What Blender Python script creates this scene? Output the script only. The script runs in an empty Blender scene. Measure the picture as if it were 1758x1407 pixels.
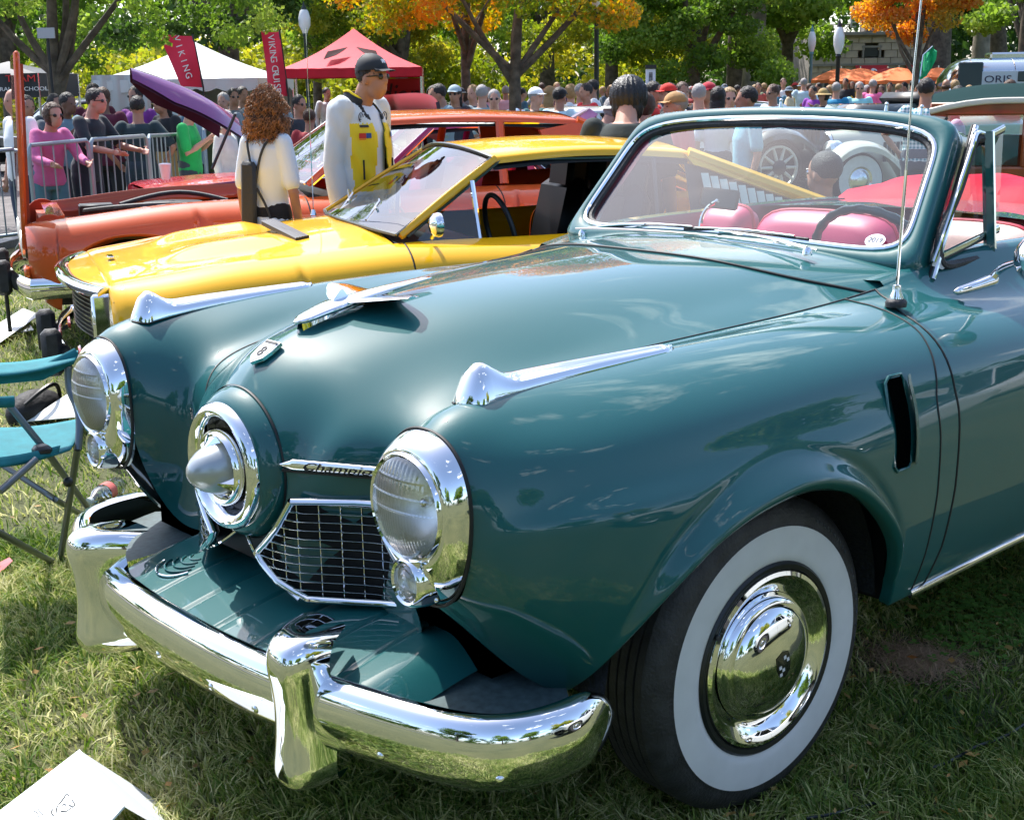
import bpy, bmesh, math, random
import numpy as np
from mathutils import Vector, Matrix
R = math.radians
random.seed(7); rng = np.random.default_rng(7)
SC = bpy.context.scene
COL = SC.collection

# ---------------------------------------------------------------- camera
CAM_POS = Vector((2.046, 2.3647, 1.5029))
yaw, pitch, roll, FPX = -2.29866, 0.23896, -0.0162, 2281.0
cd = Vector((math.cos(yaw)*math.cos(pitch), math.sin(yaw)*math.cos(pitch), -math.sin(pitch)))
cr = Vector((math.sin(yaw), -math.cos(yaw), 0)); cu = cr.cross(cd)
cr2 = cr*math.cos(roll) + cu*math.sin(roll); cu2 = -cr*math.sin(roll) + cu*math.cos(roll)
cam = bpy.data.cameras.new('camera'); camo = bpy.data.objects.new('camera', cam); COL.objects.link(camo)
M = Matrix((cr2, cu2, -cd)).transposed().to_4x4(); M.translation = CAM_POS
camo.matrix_world = M
cam.sensor_width = 36; cam.lens = FPX/1758*36; cam.clip_start = 0.05; cam.clip_end = 1500
SC.camera = camo

# ---------------------------------------------------------------- light
SUN_AZ = math.atan2(-1.0, -0.12)      # direction towards the sun on the ground plane
SUN_EL = R(56)
W = bpy.data.worlds.new('World'); SC.world = W; W.use_nodes = True
nt = W.node_tree; nt.nodes.clear()
def N(nt, t, **k):
    n = nt.nodes.new(t)
    for a, b in k.items(): setattr(n, a, b)
    return n
out = N(nt, 'ShaderNodeOutputWorld'); bg = N(nt, 'ShaderNodeBackground')
sky = N(nt, 'ShaderNodeTexSky', sky_type='NISHITA'); sky.sun_disc = False
sky.sun_elevation = SUN_EL; sky.sun_rotation = math.pi/2 - SUN_AZ
sky.air_density = 0.8; sky.dust_density = 2.0; sky.ozone_density = 1.0
geo = N(nt, 'ShaderNodeTexCoord'); mp = N(nt, 'ShaderNodeMapping'); mp.inputs['Scale'].default_value = (1.6, 1.6, 4.2)
nz = N(nt, 'ShaderNodeTexNoise'); nz.inputs['Scale'].default_value = 1.3; nz.inputs['Detail'].default_value = 7; nz.inputs['Roughness'].default_value = .62
rp = N(nt, 'ShaderNodeValToRGB'); rp.color_ramp.elements[0].position = .60; rp.color_ramp.elements[1].position = .68
mx = N(nt, 'ShaderNodeMix', data_type='RGBA'); mx.inputs[7].default_value = (8.2, 8.6, 8.9, 1)
nt.links.new(geo.outputs['Generated'], mp.inputs[0]); nt.links.new(mp.outputs[0], nz.inputs['Vector'])
nt.links.new(nz.outputs[0], rp.inputs[0]); nt.links.new(rp.outputs[0], mx.inputs[0])
nt.links.new(sky.outputs[0], mx.inputs[6]); nt.links.new(mx.outputs[2], bg.inputs[0]); nt.links.new(bg.outputs[0], out.inputs[0])
bg.inputs[1].default_value = 0.15
sl = bpy.data.lights.new('sun', 'SUN'); so = bpy.data.objects.new('sun', sl); COL.objects.link(so)
sl.energy = 3.0; sl.angle = R(0.53); sl.color = (1.0, .98, .94)
sv = Vector((math.cos(SUN_AZ)*math.cos(SUN_EL), math.sin(SUN_AZ)*math.cos(SUN_EL), math.sin(SUN_EL)))
so.rotation_euler = sv.to_track_quat('Z', 'Y').to_euler()
SC.view_settings.view_transform = 'Standard'; SC.view_settings.look = 'None'
SC.view_settings.exposure = 1.3; SC.view_settings.gamma = 1
SC.render.engine = 'CYCLES'
SC.cycles.max_bounces = 8; SC.cycles.transparent_max_bounces = 12; SC.cycles.caustics_reflective = False; SC.cycles.caustics_refractive = False
SC.cycles.sample_clamp_indirect = 4.0

# ---------------------------------------------------------------- helpers
def lin(h):
    if isinstance(h, str):
        h = h.lstrip('#'); c = [int(h[i:i+2], 16)/255 for i in (0, 2, 4)]
        return tuple(x/12.92 if x <= .04045 else ((x+.055)/1.055)**2.4 for x in c)
    return tuple(h[:3])
_mats = {}
def mat(name, col=(.5,.5,.5), rough=.5, metal=0., coat=0., var=0., scale=8., bump=0., bscale=60., trans=0., spec=.5, emit=None, sheen=0., detail=4., flakes=0.):
    if name in _mats: return _mats[name]
    m = bpy.data.materials.new(name); m.use_nodes = True; t = m.node_tree; b = t.nodes['Principled BSDF']
    c = lin(col)
    b.inputs['Base Color'].default_value = (*c, 1); b.inputs['Roughness'].default_value = rough
    b.inputs['Metallic'].default_value = metal; b.inputs['Coat Weight'].default_value = coat; b.inputs['Coat Roughness'].default_value = .015
    b.inputs['Transmission Weight'].default_value = trans; b.inputs['Specular IOR Level'].default_value = spec
    if sheen: b.inputs['Sheen Weight'].default_value = sheen
    tc = N(t, 'ShaderNodeTexCoord')
    if var:
        n = N(t, 'ShaderNodeTexNoise'); n.inputs['Scale'].default_value = scale; n.inputs['Detail'].default_value = detail
        r = N(t, 'ShaderNodeValToRGB'); r.color_ramp.elements[0].position = .3; r.color_ramp.elements[1].position = .7
        r.color_ramp.elements[0].color = (*[max(0, x*(1-var)) for x in c], 1); r.color_ramp.elements[1].color = (*[min(1, x*(1+var)) for x in c], 1)
        t.links.new(tc.outputs['Object'], n.inputs['Vector']); t.links.new(n.outputs[0], r.inputs[0]); t.links.new(r.outputs[0], b.inputs['Base Color'])
    if bump:
        n = N(t, 'ShaderNodeTexNoise'); n.inputs['Scale'].default_value = bscale; n.inputs['Detail'].default_value = 3
        u = N(t, 'ShaderNodeBump'); u.inputs['Strength'].default_value = bump; u.inputs['Distance'].default_value = .01
        t.links.new(tc.outputs['Object'], n.inputs['Vector']); t.links.new(n.outputs[0], u.inputs['Height']); t.links.new(u.outputs[0], b.inputs['Normal'])
    if emit: b.inputs['Emission Color'].default_value = (*lin(emit), 1); b.inputs['Emission Strength'].default_value = 1
    _mats[name] = m; return m
def glass(name, tint=(.85,.95,.93), rough=.0, alpha=.12):
    """thin sheet of glass: mostly see-through, fresnel reflection"""
    if name in _mats: return _mats[name]
    m = bpy.data.materials.new(name); m.use_nodes = True; t = m.node_tree; t.nodes.clear()
    o = N(t, 'ShaderNodeOutputMaterial'); mixs = N(t, 'ShaderNodeMixShader'); tr = N(t, 'ShaderNodeBsdfTransparent'); gl = N(t, 'ShaderNodeBsdfGlossy')
    fr = N(t, 'ShaderNodeFresnel'); fr.inputs[0].default_value = 1.5
    ad = N(t, 'ShaderNodeMath', operation='MULTIPLY_ADD'); ad.inputs[1].default_value = 1.5; ad.inputs[2].default_value = alpha
    tr.inputs[0].default_value = (*tint, 1); gl.inputs['Roughness'].default_value = rough
    t.links.new(fr.outputs[0], ad.inputs[0]); t.links.new(ad.outputs[0], mixs.inputs[0]); t.links.new(tr.outputs[0], mixs.inputs[1]); t.links.new(gl.outputs[0], mixs.inputs[2]); t.links.new(mixs.outputs[0], o.inputs[0])
    _mats[name] = m; return m

def tag(o, label=None, cat=None, group=None, kind=None):
    if label: o['label'] = label
    if cat: o['category'] = cat
    if group: o['group'] = group
    if kind: o['kind'] = kind
    return o
def empty(name, loc=(0,0,0), rz=0., label=None, cat=None, group=None, parent=None):
    o = bpy.data.objects.new(name, None); COL.objects.link(o); o.location = loc; o.rotation_euler = (0,0,rz); o.empty_display_size = .1
    if parent: o.parent = parent
    return tag(o, label, cat, group)
def link(name, me, m=None, parent=None):
    o = bpy.data.objects.new(name, me); COL.objects.link(o)
    if parent is not None: o.parent = parent
    if m is not None and len(me.materials) == 0: me.materials.append(m)
    return o
class MB:
    def __init__(s): s.v = []; s.f = []; s.mi = []; s.cur = 0
    def add(s, V, F):
        o = len(s.v); s.v += [tuple(map(float, p)) for p in V]; s.f += [tuple(int(i)+o for i in f) for f in F]; s.mi += [s.cur]*len(F); return s
    def box(s, c, d, rot=None, bev=0.):
        hx, hy, hz = d[0]/2, d[1]/2, d[2]/2
        if bev:
            b = min(bev, hx*.9, hy*.9, hz*.9); V = []
            for sx in (-1,1):
                for sy in (-1,1):
                    for sz in (-1,1):
                        V += [(sx*hx, sy*(hy-b), sz*(hz-b)), (sx*(hx-b), sy*hy, sz*(hz-b)), (sx*(hx-b), sy*(hy-b), sz*hz)]
            bm = bmesh.new(); [bm.verts.new(v) for v in V]; bmesh.ops.convex_hull(bm, input=bm.verts); bm.verts.index_update()
            V = [v.co.copy() for v in bm.verts]; F = [[v.index for v in f.verts] for f in bm.faces]; bm.free()
        else:
            V = [(x*hx, y*hy, z*hz) for x in (-1,1) for y in (-1,1) for z in (-1,1)]
            F = [(0,1,3,2),(4,6,7,5),(0,4,5,1),(2,3,7,6),(0,2,6,4),(1,5,7,3)]
        if rot is not None: V = [rot @ Vector(v) for v in V]
        return s.add([(v[0]+c[0], v[1]+c[1], v[2]+c[2]) for v in V], F)
    def grid(s, P, closeu=False, closev=False, flip=False):
        P = np.asarray(P, float); m, n = P.shape[:2]; F = []
        for i in range(m if closeu else m-1):
            for j in range(n if closev else n-1):
                a, b, c, d = i*n+j, ((i+1)%m)*n+j, ((i+1)%m)*n+(j+1)%n, i*n+(j+1)%n
                F.append((a,d,c,b) if flip else (a,b,c,d))
        return s.add(P.reshape(-1,3), F)
    def tube(s, pts, r, n=8, sy=1., cap=True, up=(0,0,1)):
        pts = [Vector(p) for p in pts]; m = len(pts)
        rs = r if isinstance(r, (list, tuple, np.ndarray)) else [r]*m
        ring = []; prev = None
        for i, p in enumerate(pts):
            t = (pts[min(i+1, m-1)]-pts[max(i-1, 0)])
            if t.length < 1e-9: t = Vector((0,0,1))
            t.normalize()
            a = Vector(up) if prev is None else prev
            a = a - t*a.dot(t)
            if a.length < 1e-4: a = Vector((1,0,0)) - t*t.x
            a.normalize(); prev = a; b = t.cross(a)
            rr = rs[i]; ra, rb = (rr if isinstance(rr, (tuple, list)) else (rr, rr*sy))
            ring.append([p + a*math.cos(2*math.pi*k/n)*ra + b*math.sin(2*math.pi*k/n)*rb for k in range(n)])
        V = [q for rg in ring for q in rg]; F = []
        for i in range(m-1):
            for k in range(n):
                F.append((i*n+k, i*n+(k+1)%n, (i+1)*n+(k+1)%n, (i+1)*n+k))
        if cap: F.append(tuple(range(n))[::-1]); F.append(tuple((m-1)*n+k for k in range(n)))
        return s.add(V, F)
    def lathe(s, prof, axis='y', c=(0,0,0), n=48, sc=(1,1)):
        """prof: (offset along axis, radius)"""
        V = []; F = []; m = len(prof)
        for (h, r) in prof:
            for k in range(n):
                a = 2*math.pi*k/n; u, w = math.cos(a)*r*sc[0], math.sin(a)*r*sc[1]
                p = {'y': (u, h, w), 'x': (h, u, w), 'z': (u, w, h)}[axis]
                V.append((p[0]+c[0], p[1]+c[1], p[2]+c[2]))
        for i in range(m-1):
            for k in range(n): F.append((i*n+k, i*n+(k+1)%n, (i+1)*n+(k+1)%n, (i+1)*n+k))
        return s.add(V, F)
    def sphere(s, c, r, nu=12, nv=8, z0=-1., z1=1.):
        r = r if isinstance(r, (tuple, list)) else (r, r, r); V = []; F = []
        for j in range(nv+1):
            ph = math.asin(z0) + (math.asin(z1)-math.asin(z0))*j/nv
            for i in range(nu):
                a = 2*math.pi*i/nu; V.append((c[0]+r[0]*math.cos(ph)*math.cos(a), c[1]+r[1]*math.cos(ph)*math.sin(a), c[2]+r[2]*math.sin(ph)))
        for j in range(nv):
            for i in range(nu): F.append((j*nu+i, j*nu+(i+1)%nu, (j+1)*nu+(i+1)%nu, (j+1)*nu+i))
        return s.add(V, F)
    def prism(s, poly, z0, z1, ax='z'):
        n = len(poly); m = {'z': lambda a,b,h: (a,b,h), 'y': lambda a,b,h: (a,h,b), 'x': lambda a,b,h: (h,a,b)}[ax]
        V = [m(a,b,z0) for a,b in poly] + [m(a,b,z1) for a,b in poly]
        F = [tuple(range(n))[::-1], tuple(range(n, 2*n))] + [(i,(i+1)%n,n+(i+1)%n,n+i) for i in range(n)]
        return s.add(V, F)
    def xform(s, Mx): s.v = [tuple(Mx @ Vector(p)) for p in s.v]; return s
    def mesh(s, name, mats=None, smooth=True, weld=False, fixn=True):
        me = bpy.data.meshes.new(name); me.from_pydata(s.v, [], s.f)
        if weld or fixn:
            bm = bmesh.new(); bm.from_mesh(me)
            if weld: bmesh.ops.remove_doubles(bm, verts=bm.verts, dist=1e-5)
            if fixn: bmesh.ops.recalc_face_normals(bm, faces=bm.faces)
            bm.to_mesh(me); bm.free()
        if mats:
            for m in (mats if isinstance(mats, (list, tuple)) else [mats]): me.materials.append(m)
            if isinstance(mats, (list, tuple)) and not weld: me.polygons.foreach_set('material_index', s.mi)
        if smooth:
            me.polygons.foreach_set('use_smooth', [True]*len(me.polygons))
            if smooth != 'all': me.set_sharp_from_angle(angle=R(38))
        me.update(); return me
    def build(s, name, mats=None, parent=None, smooth=True, weld=False, label=None):
        o = link(name, s.mesh(name, mats, smooth, weld), None, parent)
        if label: o['label'] = label
        return o

def csp(t, P, tt):
    """natural cubic spline through P at knots t, evaluated at tt (vectorised)"""
    t = np.asarray(t, float); P = np.asarray(P, float); n = len(t); h = np.diff(t); sh = P.shape[1:]
    P2 = P.reshape(n, -1); A = np.zeros((n, n)); B = np.zeros_like(P2); A[0,0] = A[-1,-1] = 1
    for i in range(1, n-1):
        A[i,i-1] = h[i-1]; A[i,i] = 2*(h[i-1]+h[i]); A[i,i+1] = h[i]
        B[i] = 6*((P2[i+1]-P2[i])/h[i]-(P2[i]-P2[i-1])/h[i-1])
    Mm = np.linalg.solve(A, B); tt = np.asarray(tt, float); k = np.clip(np.searchsorted(t, tt)-1, 0, n-2)
    a = (t[k+1]-tt)/h[k]; b = (tt-t[k])/h[k]
    r = a[:,None]*P2[k]+b[:,None]*P2[k+1]+((a**3-a)[:,None]*Mm[k]+(b**3-b)[:,None]*Mm[k+1])*(h[k]**2)[:,None]/6
    return r.reshape(len(tt), *sh)
class Loft:
    def __init__(s, rows):
        s.P = np.asarray(rows, float); m, n = s.P.shape[:2]
        du = np.linalg.norm(np.diff(s.P, axis=0), axis=2).mean(1); dv = np.linalg.norm(np.diff(s.P, axis=1), axis=2).mean(0)
        s.tu = np.concatenate([[0], np.cumsum(du**.6)]); s.tv = np.concatenate([[0], np.cumsum(dv**.6)]); s.m, s.n = m, n
    def U(s, r): return np.interp(r, np.arange(s.m), s.tu)
    def V(s, c): return np.interp(c, np.arange(s.n), s.tv)
    def ev(s, r, c):
        """grid of points for row params r (R,) and column params: (C,)"""
        A = csp(s.tu, s.P, s.U(r)); B = csp(s.tv, np.swapaxes(A, 0, 1), s.V(c)); return np.swapaxes(B, 0, 1)
    def pts(s, rc):
        r = np.array([a for a, b in rc]); c = np.array([b for a, b in rc])
        return np.stack([s.ev(r[i:i+1], c[i:i+1])[0,0] for i in range(len(r))])
    def ev2(s, Rg, Cg):
        """arbitrary param grids Rg,Cg of same shape"""
        sh = Rg.shape; out = np.empty(sh+(3,))
        for i in range(sh[0]):
            if np.ptp(Rg[i]) < 1e-9: out[i] = s.ev(Rg[i,:1], Cg[i])[0]
            else:
                A = csp(s.tu, s.P, s.U(Rg[i]))            # (n cols of grid, cols)
                for j in range(sh[1]): out[i,j] = csp(s.tv, A[j], s.V(Cg[i,j:j+1]))[0]
        return out
def mir(P): P = np.array(P, float); P[...,1] *= -1; return P
def smooth_path(pts, n=24):
    P = np.asarray(pts, float); t = np.concatenate([[0], np.cumsum(np.linalg.norm(np.diff(P, axis=0), axis=1)**.7)])
    return csp(t, P, np.linspace(0, t[-1], n))
def text_mesh(txt, size, depth=.002, bevel=0., align='CENTER', italic=0., xs=1.):
    c = bpy.data.curves.new('t', 'FONT'); c.body = txt; c.size = size; c.extrude = depth; c.bevel_depth = bevel; c.align_x = align; c.align_y = 'CENTER'; c.shear = italic; c.resolution_u = 3
    o = bpy.data.objects.new('t', c); COL.objects.link(o); bpy.context.view_layer.update()
    me = bpy.data.meshes.new_from_object(o); bpy.data.objects.remove(o); bpy.data.curves.remove(c)
    if xs != 1.: me.transform(Matrix.Diagonal((xs,1,1,1)))
    return me
def text_on(name, txt, size, origin, xdir, ydir, m, parent=None, depth=.002, bevel=0., italic=0., xs=1.):
    me = text_mesh(txt, size, depth, bevel, italic=italic, xs=xs); me.name = name
    x = Vector(xdir).normalized(); y = Vector(ydir); y = (y-x*y.dot(x)).normalized(); z = x.cross(y)
    Mx = Matrix((x, y, z)).transposed().to_4x4(); Mx.translation = Vector(origin); me.transform(Mx); me.materials.clear()
    return link(name, me, m, parent)
def pixray(px, py): return cd + cr2*((px-879)/FPX) + cu2*((703.5-py)/FPX)
def at_d(px, py, d): return CAM_POS + pixray(px, py)*d
def at_z(px, py, z): r = pixray(px, py); return CAM_POS + r*((z-CAM_POS.z)/r.z)
def sst(a, b, x): t = np.clip((x-a)/(b-a), 0, 1); return t*t*(3-2*t)
def gz(x, y):
    d = np.hypot(np.asarray(x)-CAM_POS.x, np.asarray(y)-CAM_POS.y)
    return -.30*sst(7.5, 17, d) + .28*sst(22, 36, d)

# ---------------------------------------------------------------- shared materials
TEAL = mat('teal_paint', (.008,.096,.098), rough=.5, metal=0., coat=1., var=.05, scale=900., spec=.15)
TEALM = mat('teal_cloth', (.008,.17,.20), rough=.8, var=.12, scale=30, bump=.15, bscale=300)
CHR = mat('chrome', (.86,.87,.88), rough=.035, metal=1.)
CHRB = mat('brushed_chrome', (.72,.74,.75), rough=.22, metal=1.)
RUB = mat('black_rubber', (.024,.025,.027), rough=.6, var=.45, scale=22, bump=.3, bscale=140, detail=9)
DARK = mat('dark_seam', (.004,.006,.007), rough=.6)
BLK = mat('black_plastic', (.012,.013,.014), rough=.4)
GLS = glass('window_glass', (.80,.93,.92), alpha=.03)
GLSC = glass('clear_glass', (.93,.96,.95), alpha=.03)
# ================================================================ GROUND
def ground_sheet(name, xs, ys, dz, m, mask=None):
    X, Y = np.meshgrid(xs, ys, indexing='ij'); Z = gz(X, Y)+dz + .012*np.sin(X*2.1+1)*np.cos(Y*1.7)*(dz == 0)
    g = MB(); g.grid(np.stack([X, Y, Z], -1), flip=False); o = g.build(name, m, smooth='all'); tag(o, kind='structure'); return o
gm = mat('lawn_soil', (.055,.062,.022), rough=.95)
t = gm.node_tree; b = t.nodes['Principled BSDF']; tc = N(t, 'ShaderNodeTexCoord')
n1 = N(t, 'ShaderNodeTexNoise'); n1.inputs['Scale'].default_value = 1.3; n1.inputs['Detail'].default_value = 6
n2 = N(t, 'ShaderNodeTexNoise'); n2.inputs['Scale'].default_value = 60; n2.inputs['Detail'].default_value = 6
r1 = N(t, 'ShaderNodeValToRGB'); r1.color_ramp.elements[0].color = (.030,.045,.014,1); r1.color_ramp.elements[1].color = (.13,.13,.05,1)
r1.color_ramp.elements[0].position = .3; r1.color_ramp.elements[1].position = .7
ma = N(t, 'ShaderNodeMath', operation='ADD'); mb_ = N(t, 'ShaderNodeMath', operation='MULTIPLY'); mb_.inputs[1].default_value = .5
t.links.new(tc.outputs['Object'], n1.inputs['Vector']); t.links.new(tc.outputs['Object'], n2.inputs['Vector'])
t.links.new(n1.outputs[0], ma.inputs[0]); t.links.new(n2.outputs[0], ma.inputs[1]); t.links.new(ma.outputs[0], mb_.inputs[0]); t.links.new(mb_.outputs[0], r1.inputs[0])
t.links.new(r1.outputs[0], b.inputs['Base Color'])
bu = N(t, 'ShaderNodeBump'); bu.inputs['Strength'].default_value = .8; bu.inputs['Distance'].default_value = .02
t.links.new(n2.outputs[0], bu.inputs['Height']); t.links.new(bu.outputs[0], b.inputs['Normal'])
ax = np.concatenate([np.linspace(-300, -40, 14)[:-1], np.linspace(-40, 10, 101), np.linspace(10, 300, 14)[1:]])
ground_sheet('lawn', ax, ax-8, 0, gm)
# street beyond the barricade: band of asphalt following a line across the view
A0 = at_z(20, 400, -.2); B0 = at_z(330, 330, -.3)
e1 = Vector((B0.x-A0.x, B0.y-A0.y, 0)).normalized(); e2 = Vector((-e1.y, e1.x, 0))
if e2.dot(cd) < 0: e2 = -e2
S0 = Vector((A0.x, A0.y, 0))
mr = mat('street_asphalt', (.14,.125,.12), rough=.9, var=.35, scale=3, bump=.4, bscale=120, detail=8)
g = MB(); P = []
for a in np.linspace(-30, 60, 61):
    P.append([])
    for c in np.linspace(-.15, 15, 24):
        q = S0+e1*a+e2*c; P[-1].append((q.x, q.y, float(gz(q.x, q.y))+.02))
g.grid(P); o = g.build('street', mr, smooth='all'); tag(o, kind='structure')
g = MB(); P = []
for a in np.linspace(-30, 60, 61):
    P.append([])
    for c, h in ((-.32, 0), (-.32, .09), (-.15, .10), (-.14, -.02)):
        q = S0+e1*a+e2*c; P[-1].append((q.x, q.y, float(gz(q.x, q.y))+h))
g.grid(P); o = g.build('kerb', mat('kerb_stone', (.34,.33,.31), rough=.85, var=.2, scale=20), smooth=False); tag(o, kind='structure')
# bare brown patch by the front wheel
bp = at_z(1580, 1140, .0)

# grass blades: individual blades in one mesh, denser near the camera
def blades(name, n, dmin, dmax, hmean, wid, seedv, m, label_kind='stuff', clover=False):
    r = np.random.default_rng(seedv)
    # sample in camera polar wedge
    ang = r.uniform(-.47, .47, n); d = dmin+(dmax-dmin)*r.random(n)**.8
    az = yaw+ang; x = CAM_POS.x+np.cos(az)*d/np.cos(ang); y = CAM_POS.y+np.sin(az)*d/np.cos(ang)
    den = np.sin(x*3.1+np.sin(y*2.3)*1.3)*np.sin(y*2.7+np.cos(x*1.9))
    keep = r.random(n) < np.clip(.72+.4*den, .2, 1)
    bare = ((x-bp.x)**2+(y-bp.y)**2) < (.13+.05*np.sin(7*np.arctan2(y-bp.y, x-bp.x)))**2
    keep &= ~bare | (r.random(n) < .38)
    st = (x-S0.x)*e2.x+(y-S0.y)*e2.y; keep &= st < -.33
    keep &= ~((np.abs(x+.036) < .10) & (np.abs(y-.73) < .07)) & ~((np.abs(x+2.9) < .16) & (np.abs(np.abs(y)-.8) < .1))
    x, y, d = x[keep], y[keep], d[keep]; n = len(x)
    z = gz(x, y)+.012*np.sin(x*2.1+1)*np.cos(y*1.7)-.004
    h = hmean*r.uniform(.45, 1.25, n)*(1+.25*np.clip(den[keep], -1, 1)); th = r.uniform(0, 2*np.pi, n)
    cl = np.sin(x*31+y*17)*1.5+np.cos(y*37-x*11)*1.5                       # combed tufts
    la = cl+r.normal(0, .9, n); lean = h*np.abs(r.normal(.85, .55, n)); w = wid*r.uniform(.6, 1.3, n)*(1+.10*d)
    dx, dy = np.cos(th)*w, np.sin(th)*w; lx, ly = np.cos(la)*lean, np.sin(la)*lean
    V = np.empty((n, 5, 3), np.float32)
    V[:,0] = np.stack([x-dx, y-dy, z], -1); V[:,1] = np.stack([x+dx, y+dy, z], -1)
    V[:,2] = np.stack([x-dx*.8+lx*.4, y-dy*.8+ly*.4, z+h*.6], -1); V[:,3] = np.stack([x+dx*.8+lx*.4, y+dy*.8+ly*.4, z+h*.6], -1)
    V[:,4] = np.stack([x+lx, y+ly, z+h*.92], -1)
    o_ = np.arange(n)[:,None]*5
    tri = np.concatenate([o_+[0,1,3], o_+[0,3,2], o_+[2,3,4]], 1).reshape(-1, 3)
    me = bpy.data.meshes.new(name); me.vertices.add(n*5); me.vertices.foreach_set('co', V.ravel())
    me.loops.add(len(tri)*3); me.loops.foreach_set('vertex_index', tri.ravel().astype(np.int32))
    me.polygons.add(len(tri)); me.polygons.foreach_set('loop_start', np.arange(len(tri), dtype=np.int32)*3); me.polygons.foreach_set('loop_total', np.full(len(tri), 3, np.int32))
    at = me.attributes.new('tone', 'FLOAT', 'FACE'); at.data.foreach_set('value', np.repeat(r.random(n), 3).astype(np.float32))
    me.update(); me.materials.append(m); return tag(link(name, me), kind='stuff')
def leafmat(name, cols, trans=.45, attr=None, scale=2.5, rough=.6):
    m = bpy.data.materials.new(name); m.use_nodes = True; t = m.node_tree; t.nodes.clear(); o = N(t, 'ShaderNodeOutputMaterial')
    d_ = N(t, 'ShaderNodeBsdfPrincipled'); d_.inputs['Roughness'].default_value = rough; d_.inputs['Specular IOR Level'].default_value = .35
    tr = N(t, 'ShaderNodeBsdfTranslucent'); mi = N(t, 'ShaderNodeMixShader'); mi.inputs[0].default_value = trans
    r = N(t, 'ShaderNodeValToRGB'); e = r.color_ramp.elements
    for i, (p, c) in enumerate(cols):
        if i < 2: e[i].position = p; e[i].color = (*c, 1)
        else: k = e.new(p); k.color = (*c, 1)
    tc = N(t, 'ShaderNodeTexCoord'); nz = N(t, 'ShaderNodeTexNoise'); nz.inputs['Scale'].default_value = scale; nz.inputs['Detail'].default_value = 3
    t.links.new(tc.outputs['Object'], nz.inputs['Vector'])
    a = N(t, 'ShaderNodeAttribute'); a.attribute_name = 'tone'; ad = N(t, 'ShaderNodeMath', operation='MULTIPLY_ADD'); ad.inputs[1].default_value = .62
    m2 = N(t, 'ShaderNodeMath', operation='MULTIPLY_ADD'); m2.inputs[1].default_value = 1.3; m2.inputs[2].default_value = -.46
    t.links.new(nz.outputs[0], m2.inputs[0]); t.links.new(a.outputs['Fac'], ad.inputs[0]); t.links.new(m2.outputs[0], ad.inputs[2])
    t.links.new(ad.outputs[0], r.inputs[0]); t.links.new(r.outputs[0], d_.inputs['Base Color'])
    hs = N(t, 'ShaderNodeHueSaturation'); hs.inputs['Value'].default_value = 1.7; hs.inputs['Saturation'].default_value = 1.1; t.links.new(r.outputs[0], hs.inputs['Color']); t.links.new(hs.outputs[0], tr.inputs[0])
    t.links.new(d_.outputs[0], mi.inputs[1]); t.links.new(tr.outputs[0], mi.inputs[2]); t.links.new(mi.outputs[0], o.inputs[0]); return m
GRASS = leafmat('grass_blade', [(0., (.020,.048,.006)), (.28, (.075,.15,.020)), (.50, (.19,.26,.05)), (.72, (.42,.42,.17)), (1., (.75,.70,.42))], trans=.30, scale=1.6)
blades('grass', 240000, 1.3, 4.4, .050, .0021, 1, GRASS)
blades('grass', 170000, 4.2, 14.5, .050, .0022, 2, GRASS)
blades('dry_thatch', 70000, 1.3, 4.4, .012, .0011, 3, leafmat('dry_blade', [(0., (.13,.10,.05)), (1., (.46,.40,.24))], trans=.1))
# ================================================================ TEAL CONVERTIBLE
HERO = empty('vintage_convertible', (0,0,0), 0, 'gleaming dark teal bullet-nosed convertible with red interior and whitewall tyres', 'car')
def part(mb, name, m, parent=HERO, smooth=True, label=None, weld=False): return mb.build(name, m, parent, smooth, weld, label)
H_ = lambda *a: [a[i:i+3] for i in range(0, len(a), 3)]
hood = Loft([
 [(.69,0,.905),(.69,.108,.862),(.695,.153,.76),(.70,.112,.648),(.686,.18,.545),(.59,.32,.50)],
 [(.645,0,.955),(.645,.125,.910),(.66,.205,.815),(.668,.228,.735),(.622,.280,.68),(.580,.340,.64)],
 [(.58,0,.995),(.575,.145,.955),(.60,.235,.888),(.622,.283,.832),(.600,.325,.80),(.572,.365,.785)],
 [(.47,0,1.028),(.46,.16,.992),(.47,.255,.945),(.48,.32,.911),(.49,.365,.892),(.50,.405,.878)],
 [(.29,0,1.055),(.285,.17,1.030),(.285,.28,.987),(.29,.345,.955),(.295,.385,.937),(.30,.425,.922)],
 [(.04,0,1.073),(.04,.19,1.056),(.04,.31,1.022),(.045,.385,.990),(.047,.43,.971),(.05,.475,.955)],
 [(-.24,0,1.083),(-.245,.21,1.071),(-.25,.345,1.042),(-.25,.43,1.014),(-.25,.485,.998),(-.25,.54,.981)],
 [(-.46,0,1.088),(-.49,.22,1.080),(-.53,.37,1.060),(-.58,.46,1.040),(-.63,.52,1.025),(-.685,.585,1.008)]])
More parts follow.
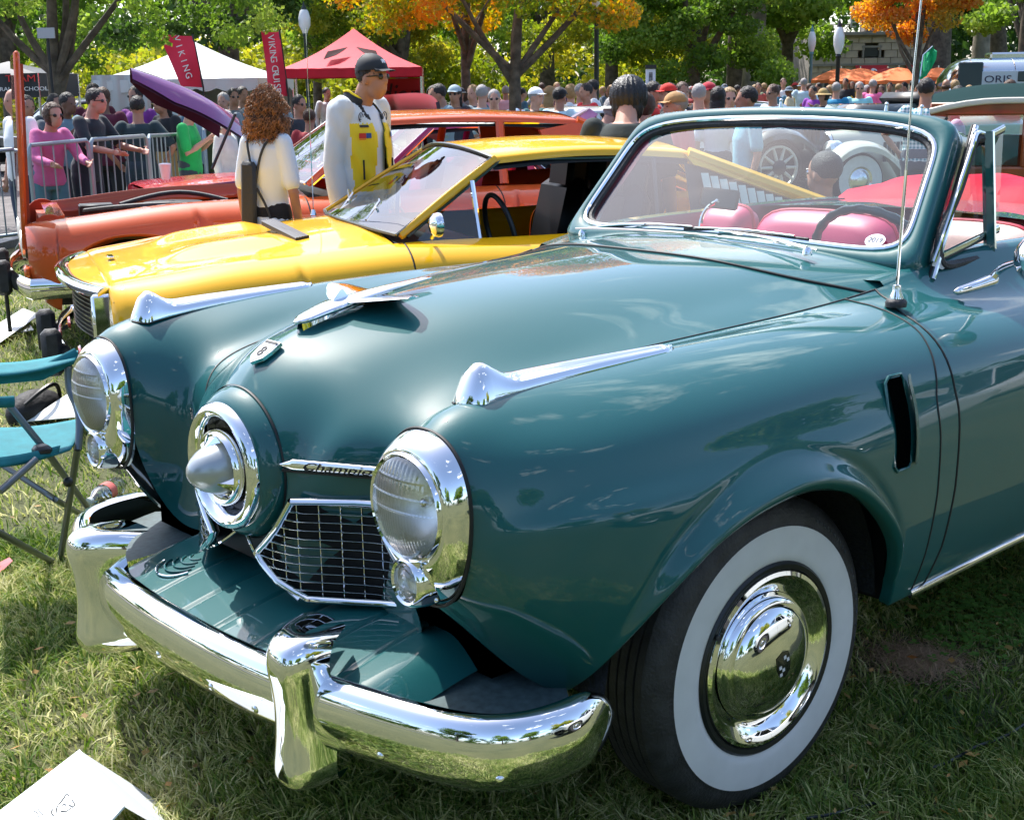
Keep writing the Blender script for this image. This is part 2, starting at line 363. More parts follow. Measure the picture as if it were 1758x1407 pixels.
side = Loft([
 [(.59,.32,.50),(.605,.475,.49),(.680,.512,.68),(.69,.535,.86),(.695,.62,.93),(.695,.695,.89),(.692,.728,.82),(.69,.732,.787),(.69,.731,.765),(.69,.728,.74),(.685,.715,.69),(.68,.68,.635),(.675,.62,.612)],
 [(.580,.340,.64),(.585,.440,.66),(.645,.492,.79),(.655,.54,.905),(.655,.62,.955),(.655,.705,.915),(.655,.75,.84),(.655,.762,.797),(.655,.768,.772),(.655,.768,.74),(.65,.76,.68),(.64,.72,.60),(.625,.66,.555)],
 [(.572,.365,.785),(.565,.435,.80),(.583,.492,.865),(.585,.55,.935),(.585,.625,.972),(.585,.715,.935),(.585,.775,.865),(.585,.797,.81),(.585,.812,.782),(.585,.815,.745),(.58,.805,.65),(.565,.76,.54),(.54,.70,.46)],
 [(.50,.405,.878),(.49,.445,.89),(.48,.50,.925),(.475,.56,.96),(.47,.63,.982),(.47,.725,.948),(.47,.80,.877),(.47,.832,.820),(.47,.857,.790),(.47,.862,.745),(.46,.85,.63),(.45,.80,.48),(.43,.75,.39)],
 [(.30,.425,.922),(.30,.465,.930),(.30,.52,.956),(.30,.58,.979),(.30,.64,.988),(.30,.74,.957),(.30,.822,.883),(.30,.852,.826),(.30,.878,.793),(.30,.888,.745),(.30,.88,.60),(.30,.86,.46),(.30,.835,.36)],
 [(.05,.475,.955),(.05,.51,.959),(.05,.56,.974),(.05,.61,.988),(.05,.655,.993),(.05,.755,.962),(.05,.838,.886),(.05,.862,.830),(.05,.886,.796),(.05,.896,.744),(.05,.888,.60),(.05,.87,.46),(.05,.84,.36)],
 [(-.25,.54,.981),(-.25,.57,.982),(-.25,.61,.988),(-.25,.645,.993),(-.25,.672,.993),(-.25,.77,.960),(-.25,.846,.886),(-.25,.867,.832),(-.25,.884,.797),(-.25,.892,.743),(-.25,.885,.60),(-.25,.868,.46),(-.25,.84,.36)],
 [(-.50,.575,.998),(-.50,.605,.995),(-.50,.64,.993),(-.50,.665,.991),(-.50,.69,.987),(-.50,.78,.956),(-.50,.852,.884),(-.50,.870,.832),(-.50,.880,.796),(-.50,.886,.740),(-.50,.882,.60),(-.50,.866,.46),(-.50,.84,.36)],
 [(-.72,.605,1.024),(-.72,.625,1.013),(-.72,.65,1.003),(-.72,.675,.993),(-.72,.705,.983),(-.72,.79,.950),(-.72,.856,.882),(-.72,.872,.832),(-.72,.880,.796),(-.72,.884,.740),(-.72,.880,.60),(-.72,.864,.46),(-.72,.84,.365)],
 [(-1.0,.620,1.062),(-1.0,.636,1.042),(-1.0,.655,1.018),(-1.0,.68,.996),(-1.0,.715,.975),(-1.0,.795,.940),(-1.0,.858,.878),(-1.0,.873,.832),(-1.0,.880,.796),(-1.0,.884,.740),(-1.0,.880,.60),(-1.0,.864,.46),(-1.0,.84,.37)],
 [(-1.45,.640,1.070),(-1.45,.655,1.050),(-1.45,.675,1.022),(-1.45,.70,.995),(-1.45,.735,.968),(-1.45,.805,.930),(-1.45,.862,.870),(-1.45,.874,.830),(-1.45,.880,.794),(-1.45,.884,.740),(-1.45,.880,.60),(-1.45,.864,.46),(-1.45,.84,.37)],
 [(-2.0,.640,1.070),(-2.0,.66,1.050),(-2.0,.685,1.022),(-2.0,.715,.995),(-2.0,.75,.965),(-2.0,.82,.925),(-2.0,.868,.865),(-2.0,.879,.828),(-2.0,.885,.792),(-2.0,.890,.740),(-2.0,.885,.60),(-2.0,.866,.46),(-2.0,.84,.37)],
 [(-2.7,.600,1.040),(-2.7,.63,1.028),(-2.7,.67,1.008),(-2.7,.71,.985),(-2.7,.75,.958),(-2.7,.82,.918),(-2.7,.868,.858),(-2.7,.880,.825),(-2.7,.888,.790),(-2.7,.892,.738),(-2.7,.885,.60),(-2.7,.866,.46),(-2.7,.84,.37)],
 [(-3.4,.520,.960),(-3.4,.56,.955),(-3.4,.61,.945),(-3.4,.66,.930),(-3.4,.71,.908),(-3.4,.775,.875),(-3.4,.822,.82),(-3.4,.84,.79),(-3.4,.85,.755),(-3.4,.856,.71),(-3.4,.85,.58),(-3.4,.83,.46),(-3.4,.80,.39)],
 [(-3.95,.40,.80),(-3.97,.45,.80),(-3.98,.50,.795),(-3.99,.55,.785),(-3.99,.60,.77),(-3.99,.65,.75),(-3.99,.69,.72),(-3.99,.71,.69),(-3.99,.72,.66),(-3.99,.725,.62),(-3.98,.72,.55),(-3.95,.70,.48),(-3.90,.67,.42)]])
_rx = side.P[:,6,0]                                  # x of each row (column 6), decreasing
def row_of_x(x): return np.interp(-np.asarray(x, float), -_rx, np.arange(len(_rx)))
_arch = {}
def arch_z(x, x0=0., front=True):
    """height of the wheel-opening lip at x (0 = no opening)"""
    if front: px = [-.440,-.432,-.41,-.341,-.26,-.179,-.038,.07,.195,.325,.40,.45,.475]; pz = [.30,.40,.455,.565,.640,.692,.735,.735,.712,.648,.565,.47,.40]
    else: px = [-.42,-.40,-.34,-.2,0,.2,.34,.40,.42]; pz = [.30,.42,.52,.60,.63,.60,.52,.42,.30]
    if front not in _arch: q = smooth_path([(a, 0, b) for a, b in zip(px, pz)], 400); _arch[front] = (q[:,0], q[:,2])
    px, pz = _arch[front]; return np.interp(np.asarray(x)-x0, px, pz, left=0, right=0)
def side_patch(r0f, r1f, nu, nv=70, c0=0., rows=None):
    """panel between row functions r0f(v), r1f(v) (v = column param) with the wheel openings trimmed out"""
    cs = np.linspace(c0, 12, nv); P = np.empty((nu, nv, 3)); vmax = 12.
    R0 = np.array([r0f(c) for c in cs]); R1 = np.array([r1f(c) for c in cs])
    s = np.linspace(0, 1, nu) if rows is None else rows
    for i in range(nu):
        rr = R0+(R1-R0)*s[i]; A = csp(side.tu, side.P, side.U(rr))
        full = np.array([csp(side.tv, A[j], side.V(cs[j:j+1]))[0] for j in range(nv)])
        # trim: find where z drops below the arch lip at that x
        lip = np.maximum(arch_z(full[:,0]), arch_z(full[:,0], -2.92, False)); bad = np.where((full[:,2] < lip) & (cs > 6))[0]
        if len(bad):
            j = bad[0]; a, b_ = full[j-1], full[j]; la, lb = lip[j-1], lip[j]; f = (a[2]-la)/max(1e-6, (a[2]-la)-(b_[2]-lb)); cend = cs[j-1]+(cs[j]-cs[j-1])*np.clip(f, 0, 1)
            c2 = np.interp(np.linspace(0, 1, nv), [0, 6/12*.8, 1], [c0, 6 if cend > 6 else cend*.5, cend]) if c0 < 6 else np.linspace(c0, cend, nv)
            rr2 = np.interp(c2, cs, rr); A = csp(side.tu, side.P, side.U(rr2)); full = np.array([csp(side.tv, A[j], side.V(c2[j:j+1]))[0] for j in range(nv)])
        else:
            c2 = np.interp(np.linspace(0, 1, nv), [0, 6/12*.8, 1], [c0, 6, 12]) if c0 < 6 else cs
            rr2 = np.interp(c2, cs, rr); A = csp(side.tu, side.P, side.U(rr2)); full = np.array([csp(side.tv, A[j], side.V(c2[j:j+1]))[0] for j in range(nv)])
        P[i] = full
    return P
# flare of the wheel-opening lip: push the last rows outward and roll the edge in
def flare(P):
    P = P.copy(); lip = P[:,-1].copy(); isarch = (arch_z(lip[:,0]) > .3) & (lip[:,2] > .43) & (np.abs(lip[:,1]) > .70) & (lip[:,0] < .46)
    for i in range(len(P)):
        if not isarch[i]: continue
        dist = np.linalg.norm(P[i]-lip[i], axis=1); w = float(sst(.40, .55, lip[i,2]))*float(sst(.47,.30,lip[i,0]))
        P[i,:,1] += .030*w*np.exp(-((dist-.016)/.026)**2) - .007*w*np.exp(-((dist-.068)/.018)**2)
    return P
def roll_edge(P, depth=.03):
    """turn the lower edge inwards so panels show thickness"""
    e = P[:,-1].copy(); e1_ = e.copy(); e1_[:,1] -= .006; e1_[:,2] -= .006; e2_ = e.copy(); e2_[:,1] -= depth; e2_[:,2] -= .002
    return np.concatenate([P, e1_[:,None], e2_[:,None]], 1)
seam1 = [(-.585,0),(-.60,2),(-.603,4),(-.588,5),(-.548,6),(-.530,7),(-.525,8),(-.532,9),(-.540,10),(-.530,11),(-.515,12)]
seam2 = [(-.690,0),(-.675,2),(-.660,3),(-.635,4),(-.615,5),(-.604,6),(-.606,7),(-.610,8),(-.614,9),(-.618,10),(-.602,11),(-.565,12)]
fs1 = lambda c: float(row_of_x(np.interp(c, [b for a, b in seam1], [a for a, b in seam1])))
fs2 = lambda c: float(row_of_x(np.interp(c, [b for a, b in seam2], [a for a, b in seam2])))
fs3 = lambda c: float(row_of_x(-1.86)); fend = lambda c: 14.
rowsF = np.concatenate([np.linspace(0, .30, 18)[:-1], np.linspace(.30, 1, 210)])
G = .004
Pf = side_patch(lambda c: 0., fs1, len(rowsF), 120, 0., rowsF); Pf = roll_edge(flare(Pf))
eps = .02
Pc = roll_edge(side_patch(lambda c: fs1(c)+eps, lambda c: fs2(c)-eps, 10, 60))
Pd = roll_edge(side_patch(lambda c: fs2(c)+eps, fs3, 40, 60))
Pq = roll_edge(side_patch(lambda c: fs3(c)+.02, fend, 110, 60))
for sg in (1, -1):
    F = (lambda P: P) if sg == 1 else mir
    for P, nm in ((Pf, 'front_fender'), (Pc, 'cowl_side'), (Pd, 'door'), (Pq, 'rear_fender')):
        g = MB(); g.grid(F(P)); o = part(g, nm, TEAL, smooth='all')
        if nm == 'door': DOOR = o if sg == 1 else DOOR if 'DOOR' in globals() else o
        if nm == 'front_fender' and sg == 1: FEND = o
# hood (both halves in one panel)
us = np.linspace(0, 7, 90); vs = np.linspace(0, 5, 44)
Ph = hood.ev(us, vs); Ph[:,-1,1] -= 0; full = np.concatenate([mir(Ph)[:,::-1][:,:-1], Ph], 1)
g = MB(); g.grid(full); HOOD = part(g, 'hood', TEAL, smooth='all')
# seams as dark recessed strips
def strip(pts, r, m=DARK, name='seam', parent=HERO, n=6): g = MB(); g.tube(pts, r, n); return part(g, name, m, parent)
for sg in (1, -1):
    for sf in (fs1, fs2):
        cs = np.linspace(0, 12, 60); P = side.pts([(sf(c)+.0, c) for c in cs]); P[:,1] -= .0005; P = P if sg == 1 else mir(P); strip(P, .0030, name='panel_gap')
    P = side.pts([(r, 0) for r in np.linspace(1.9, 7.85, 70)]); P[:,2] -= .0004; P = P if sg == 1 else mir(P); strip(P, .0030, name='panel_gap')
rear = full[-1].copy(); rear[:,2] += .0015; strip(rear, .0042, name='hood_rear_seal')
# gutter strip closing the joint between hood edge and fender
for sg in (1, -1):
    he = Ph[:,-1]; he = he[(he[:,0] < -.30)]; sc = side.pts([(float(row_of_x(x)), 0) for x in he[:,0]]); q = np.array([[h-[0,.012,.006], h-[0,.002,.010], c_-[0,.004,.010], c_+[0,.010,-.006]] for h, c_ in zip(he, sc)]); g = MB(); g.grid(q if sg == 1 else mir(q)); part(g, 'hood_gutter', TEAL, smooth='all')
# cowl panel between hood and windscreen
Wb = lambda y: (-.845+.035*(1-(y/.62)**2), 1.093-.033*(abs(y)/.62)**2)       # windscreen base x,z
yy = full[-1][:,1]; xs0 = full[-1][:,0]-.006; zs0 = full[-1][:,2]
P = []
for k in range(12):
    f = k/11; row = []
    for y, x, z in zip(yy, xs0, zs0):
        y2 = y*(1+(.605/.585-1)*f); xb, zb = Wb(y2); xx = x*(1-f)+(xb-.05)*f; zz = z*(1-f)+zb*f+.008*math.sin(math.pi*f)*(1-abs(y)/.6)
        row.append((xx, y2, zz))
    P.append(row)
g = MB(); g.grid(P); part(g, 'cowl_panel', TEAL, smooth='all')
for sg in (1, -1):          # corner fillet between hood corner, side and cowl
    pc = side.pts([(float(row_of_x(t)), 0) for t in np.linspace(-.672, -.90, 12)]); edge = [P[k][-1] for k in range(12)]
    g = MB(); q = np.array([[pc[k]*(1-f)+np.array(edge[k])*f for f in np.linspace(0, 1, 5)] for k in range(12)]); q = q if sg == 1 else mir(q); g.grid(q); part(g, 'cowl_corner', TEAL, smooth='all')
# dark boxes added inside to block light, so nothing shows through
g = MB(); g.box((-.1,0,.62), (1.2,.80,.42)); g.box((.55,0,.62), (.16,.50,.24)); g.box((-2.2,0,.42), (3.2,1.5,.16)); g.box((-.52,0,.6), (.10,1.6,.5)); part(g, 'chassis', BLK, smooth=False)
# wheel-well liners
for sg in (1, -1):
    for xc in (0.02, -2.92):
        g = MB(); a = np.linspace(.10, math.pi-.02, 20); Q = np.array([[(xc+math.cos(t)*(.46 if math.cos(t) < 0 else .42), y*sg, .36+math.sin(t)*(.44 if xc > -1 else .36)) for y in (.36, .60, .80)] for t in a]); Q[:,:,2] = np.minimum(Q[:,:,2], .80); g.grid(Q)
        g.box((xc-.02, .37*sg, .56), (.84,.02,.42)); g.box((.52,.53*sg,.52), (.10,.22,.16)); part(g, 'wheel_well', mat('undercoating', (.010,.013,.016), rough=.85, bump=.8, bscale=90))  # second box is added to darken the gap under the lamp pod
# trunk deck + tail + boot area
tr = []
for r_ in np.linspace(10.6, 14, 30):
    e = side.pts([(r_, 0)])[0]; tr.append([(e[0], e[1]*s_, e[2]+.03*(1-s_*s_)) for s_ in np.linspace(-1, 1, 21)])
g = MB(); g.grid(tr); part(g, 'trunk_lid', TEAL, smooth='all')
tl = side.pts([(14, c) for c in np.linspace(0, 12, 20)]); g = MB(); g.grid([[(p[0]-.03*(1-s_*s_), p[1]*s_, p[2]) for s_ in np.linspace(-1, 1, 11)] for p in tl]); part(g, 'tail_panel', TEAL, smooth='all')

# ---- bullet nose
def axl(prof, name, m, c=(0,0,.752), n=64, sc=(1,1), tilt=0.): g = MB(); g.lathe(prof, 'x', c, n, sc); return part(g, name, m, smooth=True)
axl([(.684,.158),(.692,.160),(.700,.158),(.715,.151),(.728,.141),(.735,.132),(.735,.120)], 'nose_collar', TEAL)
axl([(.6875,.1615),(.6905,.1635),(.6945,.1622)], 'collar_gasket', DARK)
axl([(.728,.134),(.740,.1335),(.750,.128),(.754,.119),(.750,.109),(.738,.101),(.722,.098),(.700,.097)], 'nose_ring', CHR)
axl([(.712,.099),(.700,.085),(.700,.001)], 'nose_recess', BLK)
NC = (0,0,.752)
def nose_spinner():
    c = (0,0,.750)
    axl([(.705,.078),(.735,.081),(.751,.079),(.757,.073),(.752,.066),(.738,.060),(.728,.030),(.728,.001)], 'spinner_ring', CHR, c)
    g = MB(); pr = [(.742,.056),(.752,.055),(.770,.050),(.788,.042),(.803,.031),(.813,.020),(.8185,.010),(.820,.0005)]; g.lathe(pr, 'x', c, 48)
    part(g, 'spinner_bullet', mat('bullet_grey', (.42,.45,.46), rough=.32, metal=.55, coat=.4))
    for k in range(3):
        a = R(95+120*k); g = MB(); u = Vector((0, math.cos(a), math.sin(a))); w = Vector((0, -math.sin(a), math.cos(a))); cc = Vector(c)
        V = [cc+Vector((.785,0,0))+u*.040, cc+Vector((.742,0,0))+u*.078+w*.012, cc+Vector((.742,0,0))+u*.078-w*.012, cc+Vector((.742,0,0))+u*.03+w*.020, cc+Vector((.742,0,0))+u*.03-w*.020]
        g.add(V, [(0,1,2),(0,3,1),(0,2,4),(1,3,4,2),(0,4,3)]); part(g, 'spinner_blade', CHR, smooth=False)
nose_spinner()

# ---- grilles
def grille(sg):
    gr = empty('grille', (0,0,0), parent=HERO)
    # outline in (y,z); plane sweeps back with y
    out_ = [(.196,.712),(.175,.680),(.155,.650),(.120,.612),(.088,.583),(.105,.565),(.150,.535),(.215,.508),(.28,.507),(.34,.509),(.41,.514),(.42,.60),(.42,.68),(.41,.718),(.30,.716)]
    X = lambda y: float(np.interp(y, [.08,.14,.20,.25,.32,.37,.46], [.722,.715,.698,.655,.603,.578,.535]))
    pts = [(X(y), y*sg, z) for y, z in out_]; pts.append(pts[0])
    g = MB(); pth = []
    for i in range(len(pts)-1):
        a, b_ = np.array(pts[i]), np.array(pts[i+1]); pth += [a+(b_-a)*t for t in (0, .33, .66)]
    pth.append(np.array(pts[0])); g.tube([p+np.array([.002,0,0]) for p in pth], [(.010,.008)]*len(pth), 10, up=(1,0,0), cap=False); part(g, 'surround', CHR, gr)
    cy = .27; cz = .61
    g = MB(); c0 = (X(cy)-.012, cy*sg, cz); V = [c0]+[(p[0]-.012, p[1], p[2]) for p in pts[:-1]]; n = len(V)-1; g.add(V, [(0, 1+i, 1+(i+1)%n) for i in range(n)]); part(g, 'backing', mat('grille_dark', (.004,.005,.006), rough=.9), gr, smooth=False)
    oy = np.array([p[0] for p in out_]+[out_[0][0]]); oz = np.array([p[1] for p in out_]+[out_[0][1]])
    def span(z):      # y-interval of outline at height z
        c = []
        for i in range(len(oy)-1):
            if (oz[i]-z)*(oz[i+1]-z) < 0: c.append(oy[i]+(oy[i+1]-oy[i])*(z-oz[i])/(oz[i+1]-oz[i]))
        return (min(c), max(c)) if len(c) > 1 else None
    def spanz(y):
        c = []
        for i in range(len(oy)-1):
            if (oy[i]-y)*(oy[i+1]-y) < 0: c.append(oz[i]+(oz[i+1]-oz[i])*(y-oy[i])/(oy[i+1]-oy[i]))
        return (min(c), max(c)) if len(c) > 1 else None
    for k in range(11):
        z = .526+.0180*k; s_ = span(z)
        if not s_: continue
        ys = np.linspace(s_[0]+.004, s_[1]-.004, 9); g = MB(); g.tube([(X(y)-.001, y*sg, z) for y in ys], [(.0017,.0060)]*9, 8, up=(0,0,1)); part(g, 'bar', CHR, gr)
    for k in range(13):
        y0 = .128+.0350*k; y1 = y0-.0
        s_ = spanz(y0)
        if not s_: continue
        g = MB(); zz = np.linspace(s_[0]+.004, s_[1]-.004, 5); g.tube([(X(y0)-.006, (y0)*sg, z) for z in zz], .0013, 6); part(g, 'rib', CHR, gr)
for sg in (1, -1): grille(sg)
# ---- name plates on the nose panel
def plate(sg):
    ys = np.linspace(.166, .40, 20); X = lambda y: .7145-.50*max(0, y-.135)
    g = MB(); pts = [(X(y)+.004, y*sg, .783+.02*(y-.168)) for y in ys]
    rr = [(.0115*min(1, .25+(y-.168)/.03)*(1-.25*(y-.168)/.27), .005) for y in ys]; g.tube(pts, rr, 12, up=(0,0,1)); o = part(g, 'name_plate', CHR)
    # the engraved lettering: dark inlays on the plate
    d_ = Vector((X(.40)-X(.2), .2*sg, .004)).normalized()
    yc = .288
    text_on('script', 'Champion' if sg == 1 else 'Champion', .024, (X(yc)+.0100, (yc+.003)*sg, .785), d_ if sg == 1 else -d_, (0,0,1), DARK, o, depth=.0006, italic=.35, xs=1.75)
    g = MB(); g.tube([(p[0]-.003, p[1], p[2]-.0135) for p in pts], .0035, 6); part(g, 'plate_shadow_gap', DARK)
    return o
for sg in (1, -1): plate(sg)

# ---- headlamps
def lens_mat():
    return glass('headlamp_glass', (.95,.97,.97), rough=.06, alpha=.14)
LENS = lens_mat()
REFL = mat('reflector', (.92,.94,.94), rough=.32, metal=1.)
def headlamp(sg):
    root = empty('headlight', (0,0,0), parent=HERO)
    n = 72; C = (.62, .800); ccx = .728
    O = side.P[0]; # outer outline follows the pod opening, closed below
    ang = np.linspace(0, 2*np.pi, n, endpoint=False)
    def outer(a):
        c, s_ = math.cos(a), math.sin(a)      # superellipse, lower part a little longer
        ry, rz = .1165, (.134 if s_ > 0 else .186)
        k = (abs(c)**2.25+abs(s_)**2.25)**(-1/2.25)
        return C[0]+ry*c*k+(-.006*max(0,-s_)), C[1]+rz*s_*k
    P = []
    for a in ang:
        oy, oz = outer(a); ly, lz = C[0]-.004+.0965*math.cos(a), C[1]+.003+.0965*math.sin(a); row = []
        for f in (0, .04, .12, .25, .4, .55, .7, .82, .92, 1.):
            y, z = oy+(ly-oy)*f, oz+(lz-oz)*f; x = .688+.046*math.sin(min(1, f*1.05)*math.pi/2)**.75-(.006 if f == 1 else 0)
            x += -.010*max(0, (.80-z)/.18)*(1-f)
            row.append((x, y*sg, z))
        P.append(row)
    g = MB(); g.grid(P, closeu=True); part(g, 'bezel', CHR, root)
    g = MB(); g.tube([(.690+0, outer(a)[0]*sg+0, outer(a)[1]) for a in np.append(ang, 0)], .0035, 6, cap=False); part(g, 'gasket', DARK, root)
    cy, cz = (C[0]-.004)*sg, C[1]+.003
    g = MB(); g.lathe([(.725,.0985),(.736,.0975),(.742,.0945),(.739,.0905),(.732,.0900)], 'x', (0,cy,cz), 64); part(g, 'retaining_ring', CHR, root)
    g = MB(); g.lathe([(.733,.0905),(.700,.080),(.672,.058),(.655,.03),(.650,.001)], 'x', (0,cy,cz), 48); part(g, 'reflector', REFL, root)
    g = MB(); g.sphere((.69,cy,cz), (.014,.010,.010), 10, 8); g.tube([(.65,cy,cz),(.69,cy,cz)], .006, 8); part(g, 'bulb', CHRB, root)
    # fluted lens: dome with vertical flutes and a few horizontal breaks
    m_, q_ = 110, 110; V = []; idx = {}; F = []
    uu = np.linspace(-1, 1, m_); 
    for i, u in enumerate(uu):
        for j, w in enumerate(np.linspace(-1, 1, q_)):
            rr = math.hypot(u, w)
            if rr <= 1.0:
                x = .738+.026*(1-rr*rr)**.8 if rr < 1 else .738
                fl = .0011*abs(math.sin(u*math.pi*(9 if w > .15 else 13)))*(1 if rr < .93 else 0)
                fl += .0016*(abs(w-.30) < .02 or abs(w-.02) < .02 or abs(w-.62) < .02)*(rr < .93)
                idx[i,j] = len(V); V.append((x+fl, cy+u*.0912*sg, cz+w*.0912))
    for i in range(m_-1):
        for j in range(q_-1):
            k = [(i,j),(i+1,j),(i+1,j+1),(i,j+1)]
            if all(a in idx for a in k): F.append([idx[a] for a in k])
    g = MB(); g.add(V, F); part(g, 'lens', LENS, root, smooth='all')
    if True: text_on('lens_mark', '2', .016, (.7530,(abs(cy)+.008)*sg,cz+.052), (-.25*0,sg if sg == 1 else 1,0) if sg == 1 else (0,1,0), (0,0,1), CHRB, root, depth=.0005)
    # parking lamp: bullet-shaped chrome pod under the headlamp
    py, pz = .616*sg, .668
    g = MB(); g.lathe([(.690,.050),(.712,.049),(.730,.046),(.742,.042),(.746,.038),(.743,.034),(.735,.033)], 'x', (0,py,pz), 40, sc=(.96,1.06)); part(g, 'parking_lamp_rim', CHR, root)
    g = MB(); g.lathe([(.735,.034),(.722,.026),(.715,.001)], 'x', (0,py,pz), 32); part(g, 'parking_lamp_reflector', REFL, root)
    g = MB(); pr = [(.738+.009*math.cos(t*math.pi/2)+.0012*math.cos(t*26), .034*t+.0002) for t in np.linspace(1, 0, 24)]; g.lathe(pr, 'x', (0,py,pz), 36); part(g, 'parking_lamp_lens', LENS, root)
    g = MB(); g.sphere((.716,(.668)*sg,.643), .0045, 10, 6); part(g, 'screw', CHR, root)
    return root
for sg in (1, -1): headlamp(sg)

# ---- fender-top spears
def spear(sg):
    n = 40; P = []
    for i, f in enumerate(np.linspace(0, 1, n)):
        x = .618-.535*f; yc = .619+.022*f; base = float(side.ev(row_of_x(np.array([x])), np.array([4.]))[0,0,2])-.002
        w = .040*(1-.58*f)*min(1, (f/.05+.02))**.55+.002
        h = .034*math.exp(-((f-.085)/(.05 if f < .085 else .075))**2)*min(1,f/.03+.05)+.027*(1-.62*f)*min(1, f/.05)
        if f > .97: w *= max(.15, (1-f)/.03); h *= .6
        row = []
        for a in np.linspace(-math.pi/2, math.pi/2, 17):
            s_ = math.sin(a); c_ = math.cos(a); grv = -.004*math.exp(-((abs(s_)-.45)/.13)**2)*(.2 < f < .93)
            row.append((x, (yc+w*s_)*sg, base+.003-.011*abs(s_)**2*(w/.036)+ (h*(c_**(.75+.75*math.exp(-((f-.09)/.07)**2)))+grv)))
        P.append(row)
    g = MB(); g.grid(P); n_ = 17; g.f.append(tuple(range(17))); g.mi.append(0)
    part(g, 'fender_spear', CHR, smooth='all')
    e = [(p[0][0], p[0][1], p[0][2]+.001) for p in P]; strip(e, .0022, name='spear_gasket'); e = [(p[-1][0], p[-1][1], p[-1][2]+.001) for p in P]; strip(e, .0022, name='spear_gasket')
for sg in (1, -1): spear(sg)

# ---- hood ornament: a stylised bird / jet
def ornament():
    root = empty('hood_ornament', (0,0,0), parent=HERO); g = MB()
    pth = smooth_path([(.548,0,1.026),(.525,0,1.032),(.48,0,1.044),(.43,0,1.054),(.36,0,1.064),(.28,0,1.074),(.185,0,1.084)], 30)
    rr = [ (a, b_) for a, b_ in zip(np.interp(np.linspace(0,1,30),[0,.08,.3,.5,.75,1],[.003,.009,.012,.010,.007,.003]), np.interp(np.linspace(0,1,30),[0,.08,.3,.5,.75,1],[.005,.026,.038,.032,.022,.010]))]
    g.tube(pth, rr, 20, up=(0,0,1)); part(g, 'body', CHR, root, smooth='all')
    for s_ in (1, -1):
        P = []
        for f in np.linspace(0, 1, 14):
            y = (.012+.138*f)*s_; xl = .44-.02*f-.06*f**1.6; ch = .130*(1-f)**.6+.020; z = 1.056+.016*f
            row = []
            for a in np.linspace(0, 2*math.pi, 15)[:-1]: row.append((xl-ch/2+ch/2*math.cos(a), y, z+.0065*math.sin(a)*(1-.6*f)))
            P.append(row)
        g = MB(); g.grid(P, closev=True); g.f.append(tuple(len(g.v)-14+k for k in range(14))); g.mi.append(0); part(g, 'wing', CHR, root)
    g = MB(); V = smooth_path([(.455,0,1.078),(.42,0,1.103),(.40,0,1.080)], 8); P = [[(p[0], .003*s_, p[2]) for s_ in (-1, 1)] for p in V]; g.add([(.455,.003,1.058),(.425,.0015,1.088),(.405,.003,1.060),(.455,-.003,1.058),(.425,-.0015,1.088),(.405,-.003,1.060)], [(0,1,2),(3,5,4),(0,3,4,1),(1,4,5,2)]); part(g, 'fin', CHR, root, smooth=False)
    g = MB(); P = []
    for f in np.linspace(0, 1, 12):
        x = .535-.16*f; zt = np.interp(x, [.28,.36,.43,.48,.525,.55], [1.066,1.060,1.050,1.040,1.026,1.018]); zb = float(hood.ev(np.array([np.interp(-x, -hood.P[:,0,0], np.arange(8))]), np.array([0.]))[0,0,2])-.002
        P.append([(x, -.012*(1-f*.6), zb), (x, -.008, zt), (x, .008, zt), (x, .012*(1-f*.6), zb)])
    g.grid(P); part(g, 'pedestal', CHR, root)
ornament()
# ---- crest with the 8
def crest():
    root = empty('hood_badge', (0,0,0), parent=HERO)
    up_ = Vector((.58-.69,0,.995-.928)).normalized(); c = Vector((.628,0,.9755)); nrm = Vector((up_.z,0,-up_.x)); nrm = nrm if nrm.x > 0 else -nrm; sd = Vector((0,1,0))
    def sh(sc, h0, h1, nm, m):
        o_ = [(-.026,.034),(.026,.034),(.027,.005),(.022,-.018),(0,-.036),(-.022,-.018),(-.027,.005)]; o_ = [(a*sc, b_*sc) for a, b_ in o_]
        g = MB(); V = [c+sd*a+up_*b_*1.0+nrm*h for h in (h0, h1) for a, b_ in o_]; k = 7; g.add(V, [tuple(range(k))[::-1], tuple(range(k, 2*k))]+[(i,(i+1)%k,k+(i+1)%k,k+i) for i in range(k)]); part(g, nm, m, root, smooth=False)
    sh(1., -.006, .002, 'frame', CHR); sh(.82, .002, .0030, 'enamel', mat('badge_silver', (.62,.66,.70), rough=.3, metal=.6))
    text_on('numeral', '8', .040, c+nrm*.0038-up_*.002, sd, up_, DARK, root, depth=.0008)
    g = MB(); V = [c+sd*a+up_*b_+nrm*h for h in (.0030, .0042) for a, b_ in ((-.021,.030),(.021,.030),(.021,.024),(-.021,.024))]; g.add(V, [(0,1,2,3),(4,5,6,7),(0,1,5,4),(1,2,6,5),(2,3,7,6),(3,0,4,7)]); part(g, 'top_bar', DARK, root, smooth=False)
crest()

